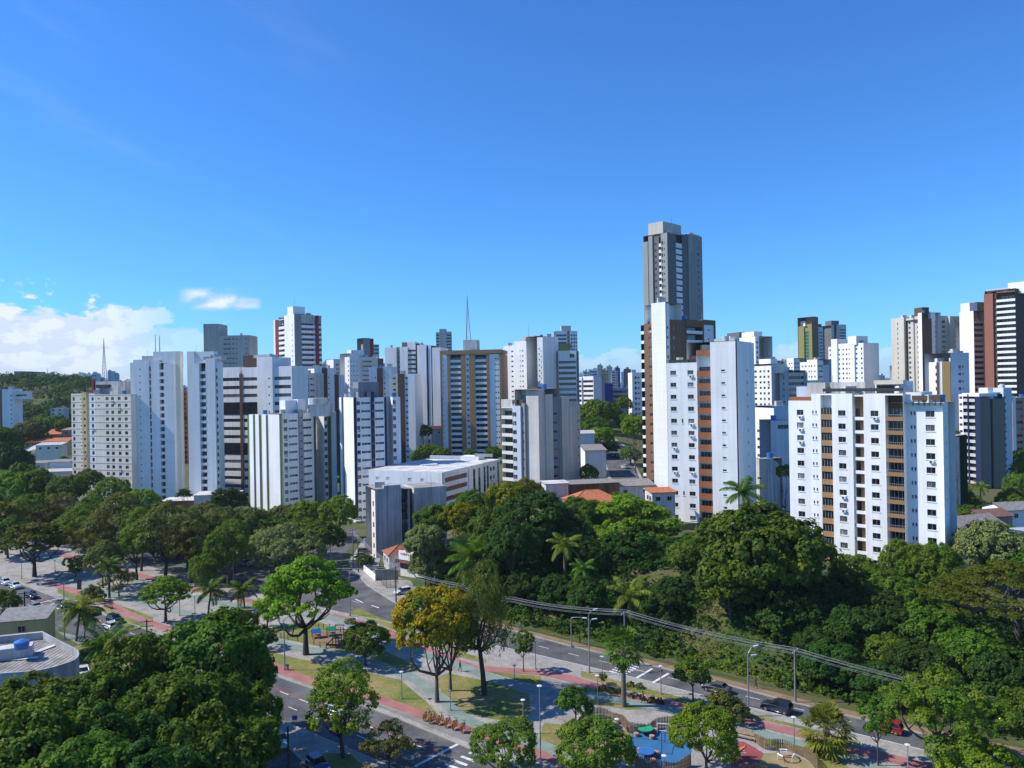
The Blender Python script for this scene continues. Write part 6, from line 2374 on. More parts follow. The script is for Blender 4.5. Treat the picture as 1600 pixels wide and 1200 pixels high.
T('coconut', 'palm', 'small palm stem behind the coconut palm at the junction', 130, 950, 40, base=(131, 1000))
T('broad', 'mid', 'leafy street tree at the left edge above the ochre garden house', 4, 924, 60, base=(0, 985))
T('shrub', 'mid', 'small bush by the kerb of the far avenue near the playground', 548, 966, 18, base=(548, 976))
T('shrub', 'mid', 'small bush left of the orange tree by the cycle path', 580, 968, 18, base=(580, 986))
T('small', 'bright', 'tiny bright sapling beside the far zebra crossing', 945, 1050, 16, base=(942, 1072))

# tall light crowned trees in the left part of the park
LT = [('tall', 'grey', 95, 768, 104, (100, 836), 'tall grey green tree, farthest left of the park row'), ('tall', 'mid', 142, 776, 92, (141, 862), 'tall tree with forked trunk over the bright paving'),
      ('tall', 'grey', 190, 768, 104, (190, 876), 'tall grey green tree with dark limbs before the slender tower'), ('tall', 'mid', 222, 790, 70, (221, 894), 'slim tall tree right of the grey green one'),
      ('tall', 'grey', 258, 783, 112, (258, 908), 'tall spreading grey green tree in the middle of the park row'), ('tall', 'grey', 305, 792, 96, (292, 890), 'tall grey tree next to the spreading one'),
      ('tall', 'grey', 350, 790, 90, (345, 885), 'tall grey tree nearest the green strip block'), ('fine', 'grey', 385, 800, 92, (384, 880), 'round grey green tree at the far avenue edge'),
      ('fine', 'pale', 446, 826, 120, (448, 905), 'broad pale silver green crown above the umbrella tree'), ('broad', 'dark', 505, 818, 64, (507, 884), 'dark crowned tree by the mouth of the side street')]
LT += [('tall', 'mid', 122, 790, 84, (118, 850), 'tall tree in the second row before the cream block'), ('tall', 'grey', 165, 800, 80, (166, 858), 'grey green tree in the shade of the park row, second row'),
       ('tall', 'mid', 240, 800, 80, (240, 872), 'tree behind the spreading grey green one'), ('tall', 'grey', 280, 806, 84, (276, 872), 'tree with dark limbs over the shaded avenue'),
       ('fine', 'mid', 330, 806, 84, (322, 872), 'leafy street tree shading the far avenue'), ('fine', 'mid', 365, 818, 70, (366, 896), 'leafy street tree left of the pale silver crown'),
       ('broad', 'dark', 412, 812, 72, (415, 880), 'dark leafy tree behind the pale silver crown'), ('tall', 'olive', 60, 786, 84, (72, 846), 'olive tree behind the flat topped one'),
       ('tall', 'grey', 208, 812, 70, (205, 860), 'slender tree over the shaded paving'), ('broad', 'dark', 20, 812, 70, (12, 872), 'dark crown at the left edge behind the flat topped tree')]
LT += [('tall', 'grey', 150, 806, 84, (152, 884), 'tree standing forward of the park row over the bright paving'), ('tall', 'mid', 212, 815, 76, (214, 908), 'slim tree forward of the park row near the pale flowering tree'),
       ('tall', 'grey', 296, 812, 84, (300, 912), 'tree forward of the park row above the round shadow'), ('fine', 'mid', 352, 828, 70, (356, 920), 'leafy tree beside the far avenue lamp')]
for k, lf, cx, tp, w, bs, lab in LT:
    T(k, lf, lab, cx, tp, w, base=bs)
T('broad', 'bright', 'bright leafy crown in front of the navy strip block', 528, 780, 62, d=238)
T('broad', 'bright', 'bright leafy crown under the green strip block', 480, 786, 60, d=240)
T('broad', 'grey', 'blue green crown low beside the green strip block', 448, 790, 54, d=244)
T('broad', 'yelgreen', 'yellow green low tree in front of the green strip block', 415, 800, 44, d=240)
T('broad', 'yelgreen', 'yellow green low tree left of the green strip block', 388, 800, 46, d=250)
T('dense', 'deep', 'dark dense tree before the dark banded block', 357, 766, 56, d=275)
T('umbrella', 'deep', 'small dark flat tree at the foot of the slender towers', 287, 764, 26, d=285)
T('broad', 'grey', 'grey green crown between the park row and the slender tower', 318, 788, 56, d=262)
T('broad', 'mid', 'crown under the bright leafy ones by the far avenue', 470, 812, 60, d=215)
# left band below the valley houses
k = 0
for cx, tp, w, d, kd, lf, lab in ((20, 742, 70, 270, 'broad', 'bright', 'bright crown at the left edge of the upper band'), (62, 738, 64, 275, 'broad', 'mid', 'rounded crown below the pale low annexe'),
                                  (108, 744, 60, 268, 'broad', 'mid', 'rounded crown below the cream block corner'), (140, 736, 46, 285, 'broad', 'grey', 'loose crown touching the cream block'),
                                  (172, 752, 70, 265, 'broad', 'mid', 'crown at the foot of the cream block'), (218, 766, 60, 262, 'broad', 'bright', 'bright crown at the foot of the slender white tower'),
                                  (45, 770, 80, 245, 'tall', 'mid', 'tall crown above the flat topped olive tree'), (8, 790, 60, 225, 'broad', 'yelgreen', 'yellowish crown at the left edge'),
                                  (15, 700, 70, 330, 'dense', 'deep', 'dark tree left of the cream house end'), (2, 670, 60, 400, 'dense', 'dark', 'dark tree under the white and brick block'),
                                  (42, 662, 56, 420, 'broad', 'grey', 'grey green tree above the cream house end'), (75, 650, 60, 460, 'broad', 'dark', 'dark round tree above the orange house'),
                                  (102, 656, 30, 440, 'broad', 'mid', 'small tree between the orange house and cream block'), (-2, 735, 40, 310, 'dense', 'dark', 'dark tree cut by the left edge below the valley'),
                                  (38, 728, 50, 320, 'dense', 'dark', 'dark tree beside the long low shed roof'), (100, 712, 20, 370, 'small', 'mid', 'small tree by the cream block foot')):
    T(kd, lf, lab, cx, tp, w, d=d)

# the wooded bank between the far avenue and the tower blocks
BT = [('dense', 'dark', 'dark crown left end of the wooded bank beside the stained slab', 680, 792, 66, 186), ('broad', 'yelgreen', 'yellow flushed crown below the low white complex', 720, 788, 70, 182),
      ('broad', 'dark', 'dark crown above the yellow flushed one', 738, 772, 70, 190), ('dense', 'pale', 'pale green dome of big leaves beside the shop', 664, 824, 66, 174),
      ('broad', 'yelgreen', 'yellow topped crown under the concrete block', 790, 756, 76, 196), ('broad', 'yelgreen', 'yellowish crown nearest the concrete block', 824, 752, 56, 200),
      ('dense', 'deep', 'huge deep green dome in the centre of the bank', 838, 778, 120, 172), ('dense', 'deep', 'deep green dome lower left of the huge one', 805, 818, 90, 162),
      ('umbrella', 'bright', 'wide bright layered tree before the orange balcony tower', 985, 776, 170, 178), ('broad', 'dark', 'dark crown between the huge dome and the layered tree', 905, 782, 84, 180),
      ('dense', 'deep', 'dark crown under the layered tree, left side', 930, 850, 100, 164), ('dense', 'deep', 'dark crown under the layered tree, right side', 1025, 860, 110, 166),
      ('broad', 'mid', 'greyish bush crown between the layered tree and the great round tree', 1070, 850, 64, 156), ('dense', 'deep', 'dark low crown on the bank above the lamp post', 880, 900, 90, 156),
      ('dense', 'deep', 'dark low crown behind the weeping tree', 770, 858, 90, 174), ('dense', 'dark', 'dark leafy crown right of the pale dome', 722, 862, 60, 178),
      ('dense', 'deep', 'dark low crown left of the great round tree', 1060, 905, 80, 148),
      ('dense', 'fleck', 'great round tree with yellow flecks in front of the white towers', 1188, 802, 208, 139), ('dense', 'fleck', 'lower left bulge of foliage beside the great round tree', 1140, 880, 110, 137),
      ('dense', 'deep', 'dark tree in the shade right of the great round tree', 1290, 905, 110, 138), ('broad', 'mid', 'leafy tree at the foot of the broad white block', 1340, 872, 84, 143),
      ('broad', 'mid', 'leafy tree under the brown balconies of the broad white block', 1412, 850, 76, 144), ('broad', 'mid', 'loose tall crown at the corner of the broad white block', 1462, 850, 70, 143),
      ('dense', 'pale', 'pale leafed tree in front of the sprawling grey roofed house', 1546, 822, 108, 150), ('broad', 'dark', 'dark crown below the pale leafed tree', 1480, 892, 90, 138),
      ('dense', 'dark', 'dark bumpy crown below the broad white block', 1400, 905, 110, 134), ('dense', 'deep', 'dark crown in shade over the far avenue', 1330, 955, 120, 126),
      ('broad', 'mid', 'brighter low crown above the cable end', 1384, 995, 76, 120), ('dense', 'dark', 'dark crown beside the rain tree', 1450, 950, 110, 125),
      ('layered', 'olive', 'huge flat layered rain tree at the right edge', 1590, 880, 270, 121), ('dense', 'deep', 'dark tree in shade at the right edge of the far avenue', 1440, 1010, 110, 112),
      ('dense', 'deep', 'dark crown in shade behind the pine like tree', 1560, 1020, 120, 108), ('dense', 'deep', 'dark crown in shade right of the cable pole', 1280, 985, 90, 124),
      ('broad', 'dark', 'dark tree between the two big white buildings', 1226, 728, 30, 205), ('broad', 'dark', 'dark tree right behind the broad white block', 1502, 790, 56, 205),
      ('broad', 'mid', 'tree beside the pale leafed tree at the right edge', 1596, 838, 60, 148)]
BT += [('dense', 'dark', 'crown at the foot of the orange balcony tower', 1085, 836, 64, 168), ('dense', 'deep', 'crown filling the bank below the orange balcony tower', 1045, 846, 70, 166),
       ('broad', 'mid', 'garden crown right of the broad white block, nearest', 1505, 800, 44, 190), ('dense', 'dark', 'garden crown before the white edge of the dark tiled block', 1500, 762, 40, 235),
       ('broad', 'mid', 'garden crown below the salmon block', 1590, 740, 40, 260), ('dense', 'dark', 'garden crown under the taupe walls', 1548, 790, 44, 225),
       ('broad', 'dark', 'garden crown between the taupe walls and the salmon block', 1585, 722, 36, 290), ('broad', 'bright', 'valley crown left of the hill street', 938, 668, 44, 330),
       ('dense', 'dark', 'valley crown before the white balcony block', 914, 636, 34, 400), ('broad', 'mid', 'valley crown at the foot of the cobalt tower', 962, 640, 34, 410),
       ('dense', 'dark', 'valley crown beside the narrow white block', 978, 648, 36, 380), ('broad', 'mid', 'tree at the bend of the hill street', 985, 700, 34, 290),
       ('broad', 'dark', 'tree above the low white complex, left one', 655, 706, 30, 360), ('broad', 'mid', 'tree above the low white complex, right one', 690, 700, 30, 370),
       ('dense', 'dark', 'tree between the ochre tower and the concrete block', 772, 700, 34, 330), ('broad', 'mid', 'low tree behind the low white complex roof', 735, 704, 30, 350),
       ('small', 'mid', 'young tree on the bright paving, right of the flat topped tree', 118, 866, 40, 196), ('fine', 'grey', 'light crown between the park row and the junction palms', 160, 850, 60, 185),
       ('fine', 'mid', 'leafy crown shading the paving above the slim coconut palm', 318, 872, 54, 176), ('dense', 'pale', 'lower pale green foliage beside the shop, under the pale dome', 672, 858, 74, 175), ('dense', 'deep', 'dark crown at the foot of the bank behind the orange tree', 735, 895, 90, 168), ('dense', 'deep', 'dark crown at the foot of the bank right of the weeping tree', 838, 885, 90, 160),
       ('dense', 'deep', 'dark crown in the middle of the bank below the narrow palm', 930, 905, 96, 150), ('dense', 'deep', 'dark crown right of the bottom palm of the bank', 1035, 925, 84, 144),
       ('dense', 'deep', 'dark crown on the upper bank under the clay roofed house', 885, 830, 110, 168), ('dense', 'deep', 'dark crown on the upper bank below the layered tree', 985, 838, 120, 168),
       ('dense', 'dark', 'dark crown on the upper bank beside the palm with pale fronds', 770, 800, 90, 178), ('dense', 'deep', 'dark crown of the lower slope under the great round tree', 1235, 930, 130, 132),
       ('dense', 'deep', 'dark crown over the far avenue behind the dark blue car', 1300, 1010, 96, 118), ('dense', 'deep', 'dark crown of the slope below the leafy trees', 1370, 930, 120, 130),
       ('dense', 'deep', 'dark crown beside the cable over the far avenue', 1375, 1045, 90, 112), ('dense', 'dark', 'dark crown between the rain tree and the pine like tree', 1520, 990, 120, 112),
       ('dense', 'mid', 'leafy crown against the right corner of the broad white block', 1448, 862, 80, 141), ('dense', 'dark', 'leafy crown under the small utility pole', 1378, 888, 84, 139),
       ('broad', 'mid', 'sunlit crown spilling over the slope below the broad white block', 1425, 925, 86, 131), ('dense', 'dark', 'crown at the right edge behind the rain tree', 1590, 858, 90, 146),
       ('broad', 'dark', 'crown in the garden right of the sprawling grey roofed house', 1560, 820, 60, 175), ('broad', 'mid', 'crown in the garden before the dark tiled block', 1512, 775, 60, 240),
       ('broad', 'dark', 'crown in the garden behind the rust roofed house', 1590, 770, 60, 215)]
for k, lf, lab, cx, tp, w, d in BT:
    T(k, lf, lab, cx, tp, w, d=d)
for kd, lf, lab, cx, tp, w, d in (('royal', 'palm', 'tall royal palm standing before the orange balcony tower', 1162, 745, 68, 158), ('date', 'palm', 'palm with long pale fronds in front of the deep green dome', 742, 832, 84, 166),
                                  ('royal', 'palmy', 'palm catching light in the middle of the dark bank', 882, 832, 56, 158), ('royal', 'palm', 'narrow palm in the dark left of the fan palm', 912, 872, 44, 152),
                                  ('royal', 'palmy', 'palm at the bottom of the dark bank above the fan palm', 985, 905, 76, 146), ('royal', 'palm', 'palm with drooping fronds right of the pale dome', 712, 868, 50, 174),
                                  ('royal', 'palmy', 'garden palm before the dark tiled block, left one', 1507, 752, 26, 262), ('royal', 'palmy', 'garden palm before the dark tiled block, right one', 1532, 752, 26, 260),
                                  ('royal', 'palm', 'small garden palm before the taupe wall', 1556, 784, 24, 240), ('royal', 'palm', 'small garden palm right of the others at the taupe wall', 1570, 786, 20, 240)):
    T(kd, lf, lab, cx, tp, w, d=d)
# beyond, between the blocks
for kd, lf, lab, cx, tp, w, d in (('dense', 'mid', 'bright topped tree in the gap before the cobalt office', 936, 628, 60, 385), ('dense', 'dark', 'dark tree under the bright topped one', 930, 655, 58, 350),
                                  ('broad', 'mid', 'grey green tree right of the cobalt tower', 975, 622, 30, 400), ('broad', 'bright', 'bright yellowish tree against the brown tower', 992, 650, 48, 275),
                                  ('broad', 'dark', 'tree at the foot of the white blank walled house', 920, 728, 30, 250), ('broad', 'dark', 'dark tree behind the brown striped block', 660, 665, 30, 400),
                                  ('broad', 'mid', 'tree beside the ochre tower foot', 668, 695, 44, 380), ('dense', 'deep', 'dark tree beside the white blank walled house', 950, 690, 34, 310),
                                  ('broad', 'mid', 'low tree at the hill street foot', 964, 770, 26, 212), ('broad', 'deep', 'tree glimpsed between the slender white towers', 285, 680, 14, 360),
                                  ('broad', 'dark', 'tree low between the slender white towers', 285, 650, 14, 420), ('broad', 'dark', 'dark tree right of the salmon block', 1596, 705, 44, 300),
                                  ('umbrella', 'mid', 'bush of greenery at the roof line behind the broad block', 1494, 672, 14, 214), ('broad', 'dark', 'hedge like tree in the garden behind the stained slab corner', 570, 868, 30, 200)):
    T(kd, lf, lab, cx, tp, w, d=d)


# the wooded hill far left: one mass
def mass(name, pts, leafkey, rg, lobe, leaf, dens, nl):
    P, Nn = crown_points([((x, y, z), (lobe * s, lobe * s, lobe * s * .8)) for x, y, z, s in pts], rg, dens, lobe * .22, nl, .8, -.2, False)
    me = leaf_mesh(name, LEAF[leafkey], P, Nn, leaf, leaf * .6, rg)
    return me


rg = np.random.default_rng(3)
pts = []
while len(pts) < 330:
    x, y = rg.uniform(-640, -230), rg.uniform(480, 860)
    px = 800 + F * x / y
    z = terrain(x, y)
    if z < 9 or px < -60 or px > 320:
        continue
    if 78 < px < 99 and y < 566 and y > 480 or px < 40 and y < 490:
        continue
    pts.append((x, y, z + 3.5, rg.uniform(.75, 1.35)))
for j, (lf, sl_) in enumerate((('deep', slice(0, 210)), ('dark', slice(210, 330)))):
    o = put('forest', mass('forest', pts[sl_], lf, np.random.default_rng(20 + j), 7.0, 1.15, .085, 20))
    tag(o, kind='stuff')
# undergrowth on the shaded bank and its sunny foot
for j, (lf, n_) in enumerate((('deep', 1500), ('mid', 260))):
    pts = []
    rg = np.random.default_rng(40 + j)
    while len(pts) < n_:
        x, y = rg.uniform(-20, 110), rg.uniform(95, 215)
        e = (y - (147.4 - 0.81 * x)) / 1.287
        if not (4.2 < e < (42 if j == 0 else 9)):
            continue
        px = 800 + F * x / y
        if j == 0 and 1075 < px < 1180 and e < 14:
            continue
        pts.append((x, y, terrain(x, y) + .3, rg.uniform(.5, 1.4) * (.55 if j else 1)))
    o = put('undergrowth', mass('undergrowth', pts, lf, rg, 1.5, .42, .9, 16))
    tag(o, kind='stuff')
# grass tufts and weeds on the sunny slope
pts = []
rg = np.random.default_rng(77)
while len(pts) < 2600:
    x, y = rg.uniform(-10, 60), rg.uniform(100, 165)
    e = (y - (147.4 - 0.81 * x)) / 1.287
    px = 800 + F * x / y
    if 3.8 < e < 24 and (1030 < px < 1190 or e < 8):
        pts.append((x, y, terrain(x, y) + .15))
P = np.array(pts)
o = put('weeds', leaf_mesh('weeds', LEAF['mid'], np.repeat(P, 5, 0) + rg.normal(size=(len(P) * 5, 3)) * np.array([.35, .35, .12]), unit(rg.normal(size=(len(P) * 5, 3)) + np.array([0, 0, .6])), .55, .22, rg))
tag(o, kind='stuff')

# ------------------------------------------------------------------ vehicles
TYRE = plain('tyre_rubber', (.015, .015, .016), .9)
RIM = plain('alloy_rim', (.35, .35, .36), .4, .5)
CGLASS = glass('car_glass', (.012, .014, .018), .05)
LAMPW = plain('headlight_lens', (.75, .76, .78), .15)
LAMPR = plain('tail_light_lens', (.35, .01, .01), .2)
PLATE = plain('number_plate', (.5, .5, .5), .5)


def carpaint(name, col):
    if name in MATS:
        return MATS[name]
    m, nt, b = new_mat(name)
    b.inputs['Base Color'].default_value = (*col, 1)
    b.inputs['Roughness'].default_value = .28
    b.inputs['Metallic'].default_value = .15
    b.inputs['Coat Weight'].default_value = .7
    b.inputs['Coat Roughness'].default_value = .06
    MATS[name] = m
    return m


CARP = {k: carpaint('car_paint_' + k, v) for k, v in dict(white=(.72, .72, .71), silver=(.40, .41, .43), black=(.012, .012, .014), darkblue=(.03, .035, .055), red=(.36, .02, .02), orange=(.55, .16, .02), grey=(.12, .125, .13), blue=(.04, .09, .22)).items()}

PROF = {   # (x, z lower body top) along the length; cabin outline bottom->top
    'hatch': dict(L=3.95, W=1.70, deck=[(-1.97, .45), (-1.93, .88), (-1.75, .98), (.72, .96), (1.55, .84), (1.92, .68), (1.97, .42)], cab=[(-1.90, .95), (-1.52, 1.46), (.05, 1.50), (.88, .95)]),
    'sedan': dict(L=4.4, W=1.74, deck=[(-2.20, .45), (-2.18, .92), (-1.45, 1.00), (.80, .96), (1.75, .84), (2.14, .68), (2.2, .42)], cab=[(-1.62, .98), (-.98, 1.42), (.15, 1.45), (1.02, .95)]),
    'suv': dict(L=4.35, W=1.82, deck=[(-2.17, .52), (-2.12, 1.02), (-1.95, 1.12), (.78, 1.10), (1.72, 1.00), (2.12, .82), (2.17, .5)], cab=[(-2.08, 1.08), (-1.78, 1.66), (.0, 1.70), (.95, 1.08)]),
}


def make_car(kind, paint_):
    p = PROF[kind]
    W = p['W'] / 2
    rt = put('parked_car', None)
    mb = MB()
    dk = p['deck']
    bot = .24
    n = len(dk)
    # body: loft of five sections across the width gives rounded flanks
    secs = [(-W, .10, .0), (-W * .97, .02, .02), (-W * .80, 0, .03), (0, -.03, .05), (W * .80, 0, .03), (W * .97, .02, .02), (W, .10, .0)]
    ring = []
    for y, tuck, crown in secs:
        edge = abs(y) >= W * .96
        row = []
        for x, z in dk:
            sx = 1 - (.025 if edge else 0)
            row.append((x * sx, y, z - (tuck if z > .6 else 0) + (crown if z > .7 else 0)))
        row += [(dk[-1][0] * .97, y * .96, bot), (dk[0][0] * .97, y * .96, bot)]
        ring.append(row)
    m_ = len(ring[0])
    base = len(mb.v)
    for r in ring:
        mb.v += r
    for a in range(len(ring) - 1):
        for k in range(m_):
            j = (k + 1) % m_
            mb.f.append((base + a * m_ + k, base + a * m_ + j, base + (a + 1) * m_ + j, base + (a + 1) * m_ + k))
            mb.m.append(0)
    mb.f.append(tuple(base + k for k in range(m_)))
    mb.m.append(0)
    mb.f.append(tuple(base + (len(ring) - 1) * m_ + k for k in reversed(range(m_))))
    mb.m.append(0)
    me = mb.mesh('body', paint_, None, True)
    put('body', me, rt)
    # glasshouse and roof
    cb = p['cab']
    gh, rf = MB(), MB()
    Wb, Wt = W * .93, W * .72
    lo = [(cb[0][0], s * Wb, cb[0][1]) for s in (-1, 1)] + [(cb[3][0], s * Wb, cb[3][1]) for s in (-1, 1)]
    hi = [(cb[1][0], s * Wt, cb[1][1]) for s in (-1, 1)] + [(cb[2][0], s * Wt, cb[2][1]) for s in (-1, 1)]
    gh.quad(lo[1], lo[0], hi[0], hi[1])
    gh.quad(lo[2], lo[3], hi[3], hi[2])
    gh.quad(lo[0], lo[2], hi[2], hi[0])
    gh.quad(lo[3], lo[1], hi[1], hi[3])
    gh.build('window', CGLASS, rt)
    z0 = cb[1][1]
    xr0, xr1 = cb[1][0], cb[2][0]
    pts = [(xr0 - .08, -Wt - .02), (xr1 + .06, -Wt - .02), (xr1 + .10, 0), (xr1 + .06, Wt + .02), (xr0 - .08, Wt + .02), (xr0 - .12, 0)]
    rf.prism(pts, z0 - .03, z0 + .05)
    for s_ in (-1, 1):                      # pillars
        for (a, b_) in (((cb[3][0], s_ * (Wb + .01), cb[3][1]), (cb[2][0], s_ * (Wt + .01), cb[2][1])), ((cb[0][0], s_ * (Wb + .01), cb[0][1]), (cb[1][0], s_ * (Wt + .01), cb[1][1])),
                        (((cb[0][0] + cb[3][0]) / 2 - .1, s_ * (Wb + .015), cb[0][1]), ((cb[1][0] + cb[2][0]) / 2 - .1, s_ * (Wt + .015), cb[1][1]))):
            rf.tube([a, b_], .045, 4)
    rf.build('roof', paint_, rt)
    wx = p['L'] * .31
    for x in (-wx, wx):
        for s_ in (-1, 1):
            wm = MB()
            M4 = Matrix.Translation((x, s_ * (W - .09), .31)) @ Matrix.Rotation(R(90), 4, 'X')
            w2 = MB()
            w2.cyl((0, 0), .31, -.11, .11, 16)
            wm.v = [tuple(M4 @ Vector(v)) for v in w2.v]
            wm.f, wm.m = w2.f, w2.m
            o = wm.build('wheel', TYRE, rt)
            w3 = MB()
            w3.cyl((0, 0), .19, -.118, .118, 12)
            w4 = MB()
            w4.v = [tuple(M4 @ Vector(v)) for v in w3.v]
            w4.f, w4.m = w3.f, w3.m
            w4.build('rim', RIM, o)
    for s_ in (-1, 1):
        h = MB()
        h.box((p['L'] / 2 - .22, s_ * W * .62 - .18, .60), (p['L'] / 2 - .02, s_ * W * .62 + .18, .74))
        h.build('headlight', LAMPW, rt)
        h = MB()
        h.box((-p['L'] / 2 + .01, s_ * W * .72 - .14, .72), (-p['L'] / 2 + .14, s_ * W * .72 + .14, .90))
        h.build('tail_light', LAMPR, rt)
    return rt


CAR0 = {}
NC = [0]


def car(kind, colour, px, py, ang, label, group=None, roofmat=None):
    g = ground(px, py)
    if (kind, colour) not in CAR0:
        o = CAR0[(kind, colour)] = make_car(kind, CARP[colour])
    else:
        o = copy_tree(CAR0[(kind, colour)], (0, 0, 0), 0, '')
    o.location = (g.x, g.y, g.z + (.03 if g.z < .2 else .4))
    o.rotation_euler = (0, 0, R(ang))
    tag(o, label, 'car', group)
    if roofmat:
        for ch in o.children:
            if ch.name.startswith('roof'):
                ch.data = ch.data.copy()
                ch.data.materials[0] = roofmat
    return o


AV = -37.6            # heading of both avenues, towards the lower right
car('hatch', 'white', 9, 914, AV, 'white car cut by the left edge on the near avenue', 'cars on the near avenue')
car('sedan', 'white', 24, 920, AV, 'white car following another at the left of the near avenue', 'cars on the near avenue')
car('hatch', 'black', 50, 935, AV, 'black hatchback waiting before the left zebra crossing', 'cars on the near avenue')
car('sedan', 'silver', 54, 952, AV + 180, 'silver sedan stopped on the left zebra crossing', 'cars on the near avenue')
car('hatch', 'black', 98, 950, AV, 'black car just past the left zebra crossing', 'cars on the near avenue')
car('sedan', 'orange', 142, 961, AV, 'orange taxi with a red roof on the near avenue', 'cars on the near avenue', CARP['red'])
car('suv', 'black', 180, 974, AV, 'black sport utility car above the date palm', 'cars on the near avenue')
car('hatch', 'white', 172, 983, AV + 180, 'white car half hidden by the date palm on the near avenue', 'cars on the near avenue')
car('hatch', 'white', 525, 1118, AV, 'white car seen through the trunks of the bright twin trunk tree', 'cars on the near avenue')
car('sedan', 'white', 131, 1056, -62, 'white sedan parked beside the rounded white building')
car('sedan', 'silver', 437, 1165, -58, 'silver blue sedan on the slip road under the dark crown')
car('hatch', 'blue', 497, 1203, -50, 'blue car cut by the bottom edge on the slip road')
car('hatch', 'white', 629, 929, 215, 'white hatchback parked beside the wire fence')
car('suv', 'darkblue', 1214, 1113, 142, 'dark blue sport utility car alone on the far avenue')
car('sedan', 'grey', 1120, 1082, 142, 'dark grey car on the far avenue behind a young tree')
car('hatch', 'red', 1386, 1143, 142, 'red car on the far avenue behind the narrow dark young tree')
car('sedan', 'white', 560, 816, 100, 'white sedan parked at the top of the side street', 'cars parked in the side street')
car('hatch', 'white', 534, 842, 100, 'white car parked on the left of the side street', 'cars parked in the side street')
car('suv', 'grey', 571, 866, 8, 'dark grey car parked nose to the stained slab wall', 'cars parked in the side street')
car('sedan', 'grey', 566, 872, 8, 'grey sedan parked next to the stained slab wall, nearer the street pole', 'cars parked in the side street')
car('hatch', 'silver', 384, 884, AV, 'silver car parked under the pale silver green crown', 'cars parked in the side street')
car('hatch', 'white', 976, 733, 112, 'white car climbing the hill street')
car('sedan', 'black', 962, 717, 112, 'black car in the shade of the hill street, right one')
car('sedan', 'grey', 955, 716, 112, 'dark grey car in the shade of the hill street, left one')

# ------------------------------------------------------------------ lamps, poles, cables
LED = plain('lamp_head_white', (.66, .67, .68), .35)
CONC = plain('pole_concrete', (.20, .195, .185), .9)
WOODP = plain('pole_dark_timber', (.055, .045, .038), .9)


def post_lamp(px, py, top, label):
    g = ground(px, py)
    h = at_depth(px, top, g.y).z - g.z
    rt = thing('post_lamp', label, 'street lamp', g, 'small post top lamps in the park')
    a, hd = MB(), MB()
    a.tube([(0, 0, -.3), (0, 0, h)], [.085, .055], 8)
    a.cyl((0, 0), .16, 0, .35, 8)
    hd.cyl((0, 0), .12, h - .12, h - .02, 10)
    hd.cyl((0, 0), .30, h - .02, h + .06, 14, 0, .34)
    hd.cyl((0, 0), .34, h + .06, h + .12, 14, 0, .20)
    a.build('post', STEEL, rt)
    hd.build('lamp_head', LED, rt)


for q in ((837, 1048, 1003, 'beside the narrow young tree'), (941, 1056, 1026, 'at the edge of the far zebra crossing'), (934, 1102, 1056, 'left of the tall fan palm'), (818, 1150, 1094, 'in the dark shade of the weeping tree'),
          (845, 1198, 1072, 'tallest one, before the sandy play area'), (964, 1146, 1124, 'behind the curved picket fence'), (1038, 1216, 1181, 'over the near end of the blue court'), (1241, 1170, 1121, 'between the dark blue car and the low fan palm'),
          (1033, 1087, 1041, 'right of the stop lines'), (1419, 1216, 1164, 'with a dark head at the lower right'), (628, 1094, 1050, 'on the lawn left of the orange tree'), (804, 1064, 1040, 'among the weeping tree shadows'),
          (704, 1112, 1080, 'right of the orange tree trunk'), (34, 906, 872, 'left of the flat topped tree trunk'), (86, 894, 876, 'right of the flat topped tree trunk'), (122, 897, 874, 'on the bright paving at the left'),
          (305, 982, 930, 'over the round shadow'), (281, 964, 934, 'just right of the small flat topped tree'), (1140, 1200, 1170, 'in front of the red court')):
    post_lamp(*q[:3], 'grey post top lamp ' + q[3])


def street_lamp(px, py, top, label, arms, group='tall street lamps'):
    g = ground(px, py)
    h = at_depth(px, top, g.y).z - g.z
    rt = thing('street_lamp', label, 'street lamp', g, group)
    p = MB()
    p.tube([(0, 0, -.3), (0, 0, h * .5), (0, 0, h)], [.13, .10, .07], 8)
    p.cyl((0, 0), .2, 0, .5, 8)
    p.build('pole', STEEL, rt)
    for (ang, ln, z0, rise) in arms:
        d = Vector((math.cos(R(ang)), math.sin(R(ang)), 0))
        s = Vector((0, 0, h * z0))
        a = MB()
        pts = [s, s + d * ln * .15 + Vector((0, 0, rise * .55)), s + d * ln * .55 + Vector((0, 0, rise * .95)), s + d * ln + Vector((0, 0, rise))]
        a.tube(pts, .05, 6)
        o = a.build('arm', STEEL, rt)
        e = pts[-1]
        hd = MB()
        Mx = Matrix.Translation(e) @ Matrix.Rotation(R(ang), 4, 'Z')
        hd.box((-.1, -.14, -.09), (.75, .14, .05), 0, Mx)
        hd.build('lamp_head', LED, o)


street_lamp(893, 1012, 966, 'tall lamp with one long arm over the far avenue', [(-20, 2.2, 1.0, .3)])
street_lamp(921, 1054, 962, 'tall lamp with two uneven arms at the far zebra crossing', [(35, 1.2, .98, 1.0), (20, .8, .70, 2.2)])
street_lamp(1170, 1122, 1022, 'tall lamp with bowed arms left of the dark blue car', [(30, 1.3, .92, 1.6), (15, .7, .66, 2.8)])
street_lamp(445, 1050, 968, 'tall slim lamp at the near avenue beside the bushes', [(40, 1.4, .98, .5)])
street_lamp(517, 886, 848, 'tall lamp at the side street mouth', [(160, 1.2, .98, .5), (20, 1.2, .98, .5)])
street_lamp(547, 964, 896, 'tall lamp on the park kerb facing the side street', [(70, 1.6, .96, .6)])
street_lamp(365, 910, 868, 'tall lamp under the pale silver crown', [(60, 1.2, .98, .5)])
street_lamp(101, 1000, 912, 'tall lamp behind the coconut palm at the junction', [(60, 1.2, .98, .5)])
street_lamp(680, 912, 912 - 34, 'leaning bright lamp arm on the bank above the orange tree', [(30, 1.4, .98, .8)])


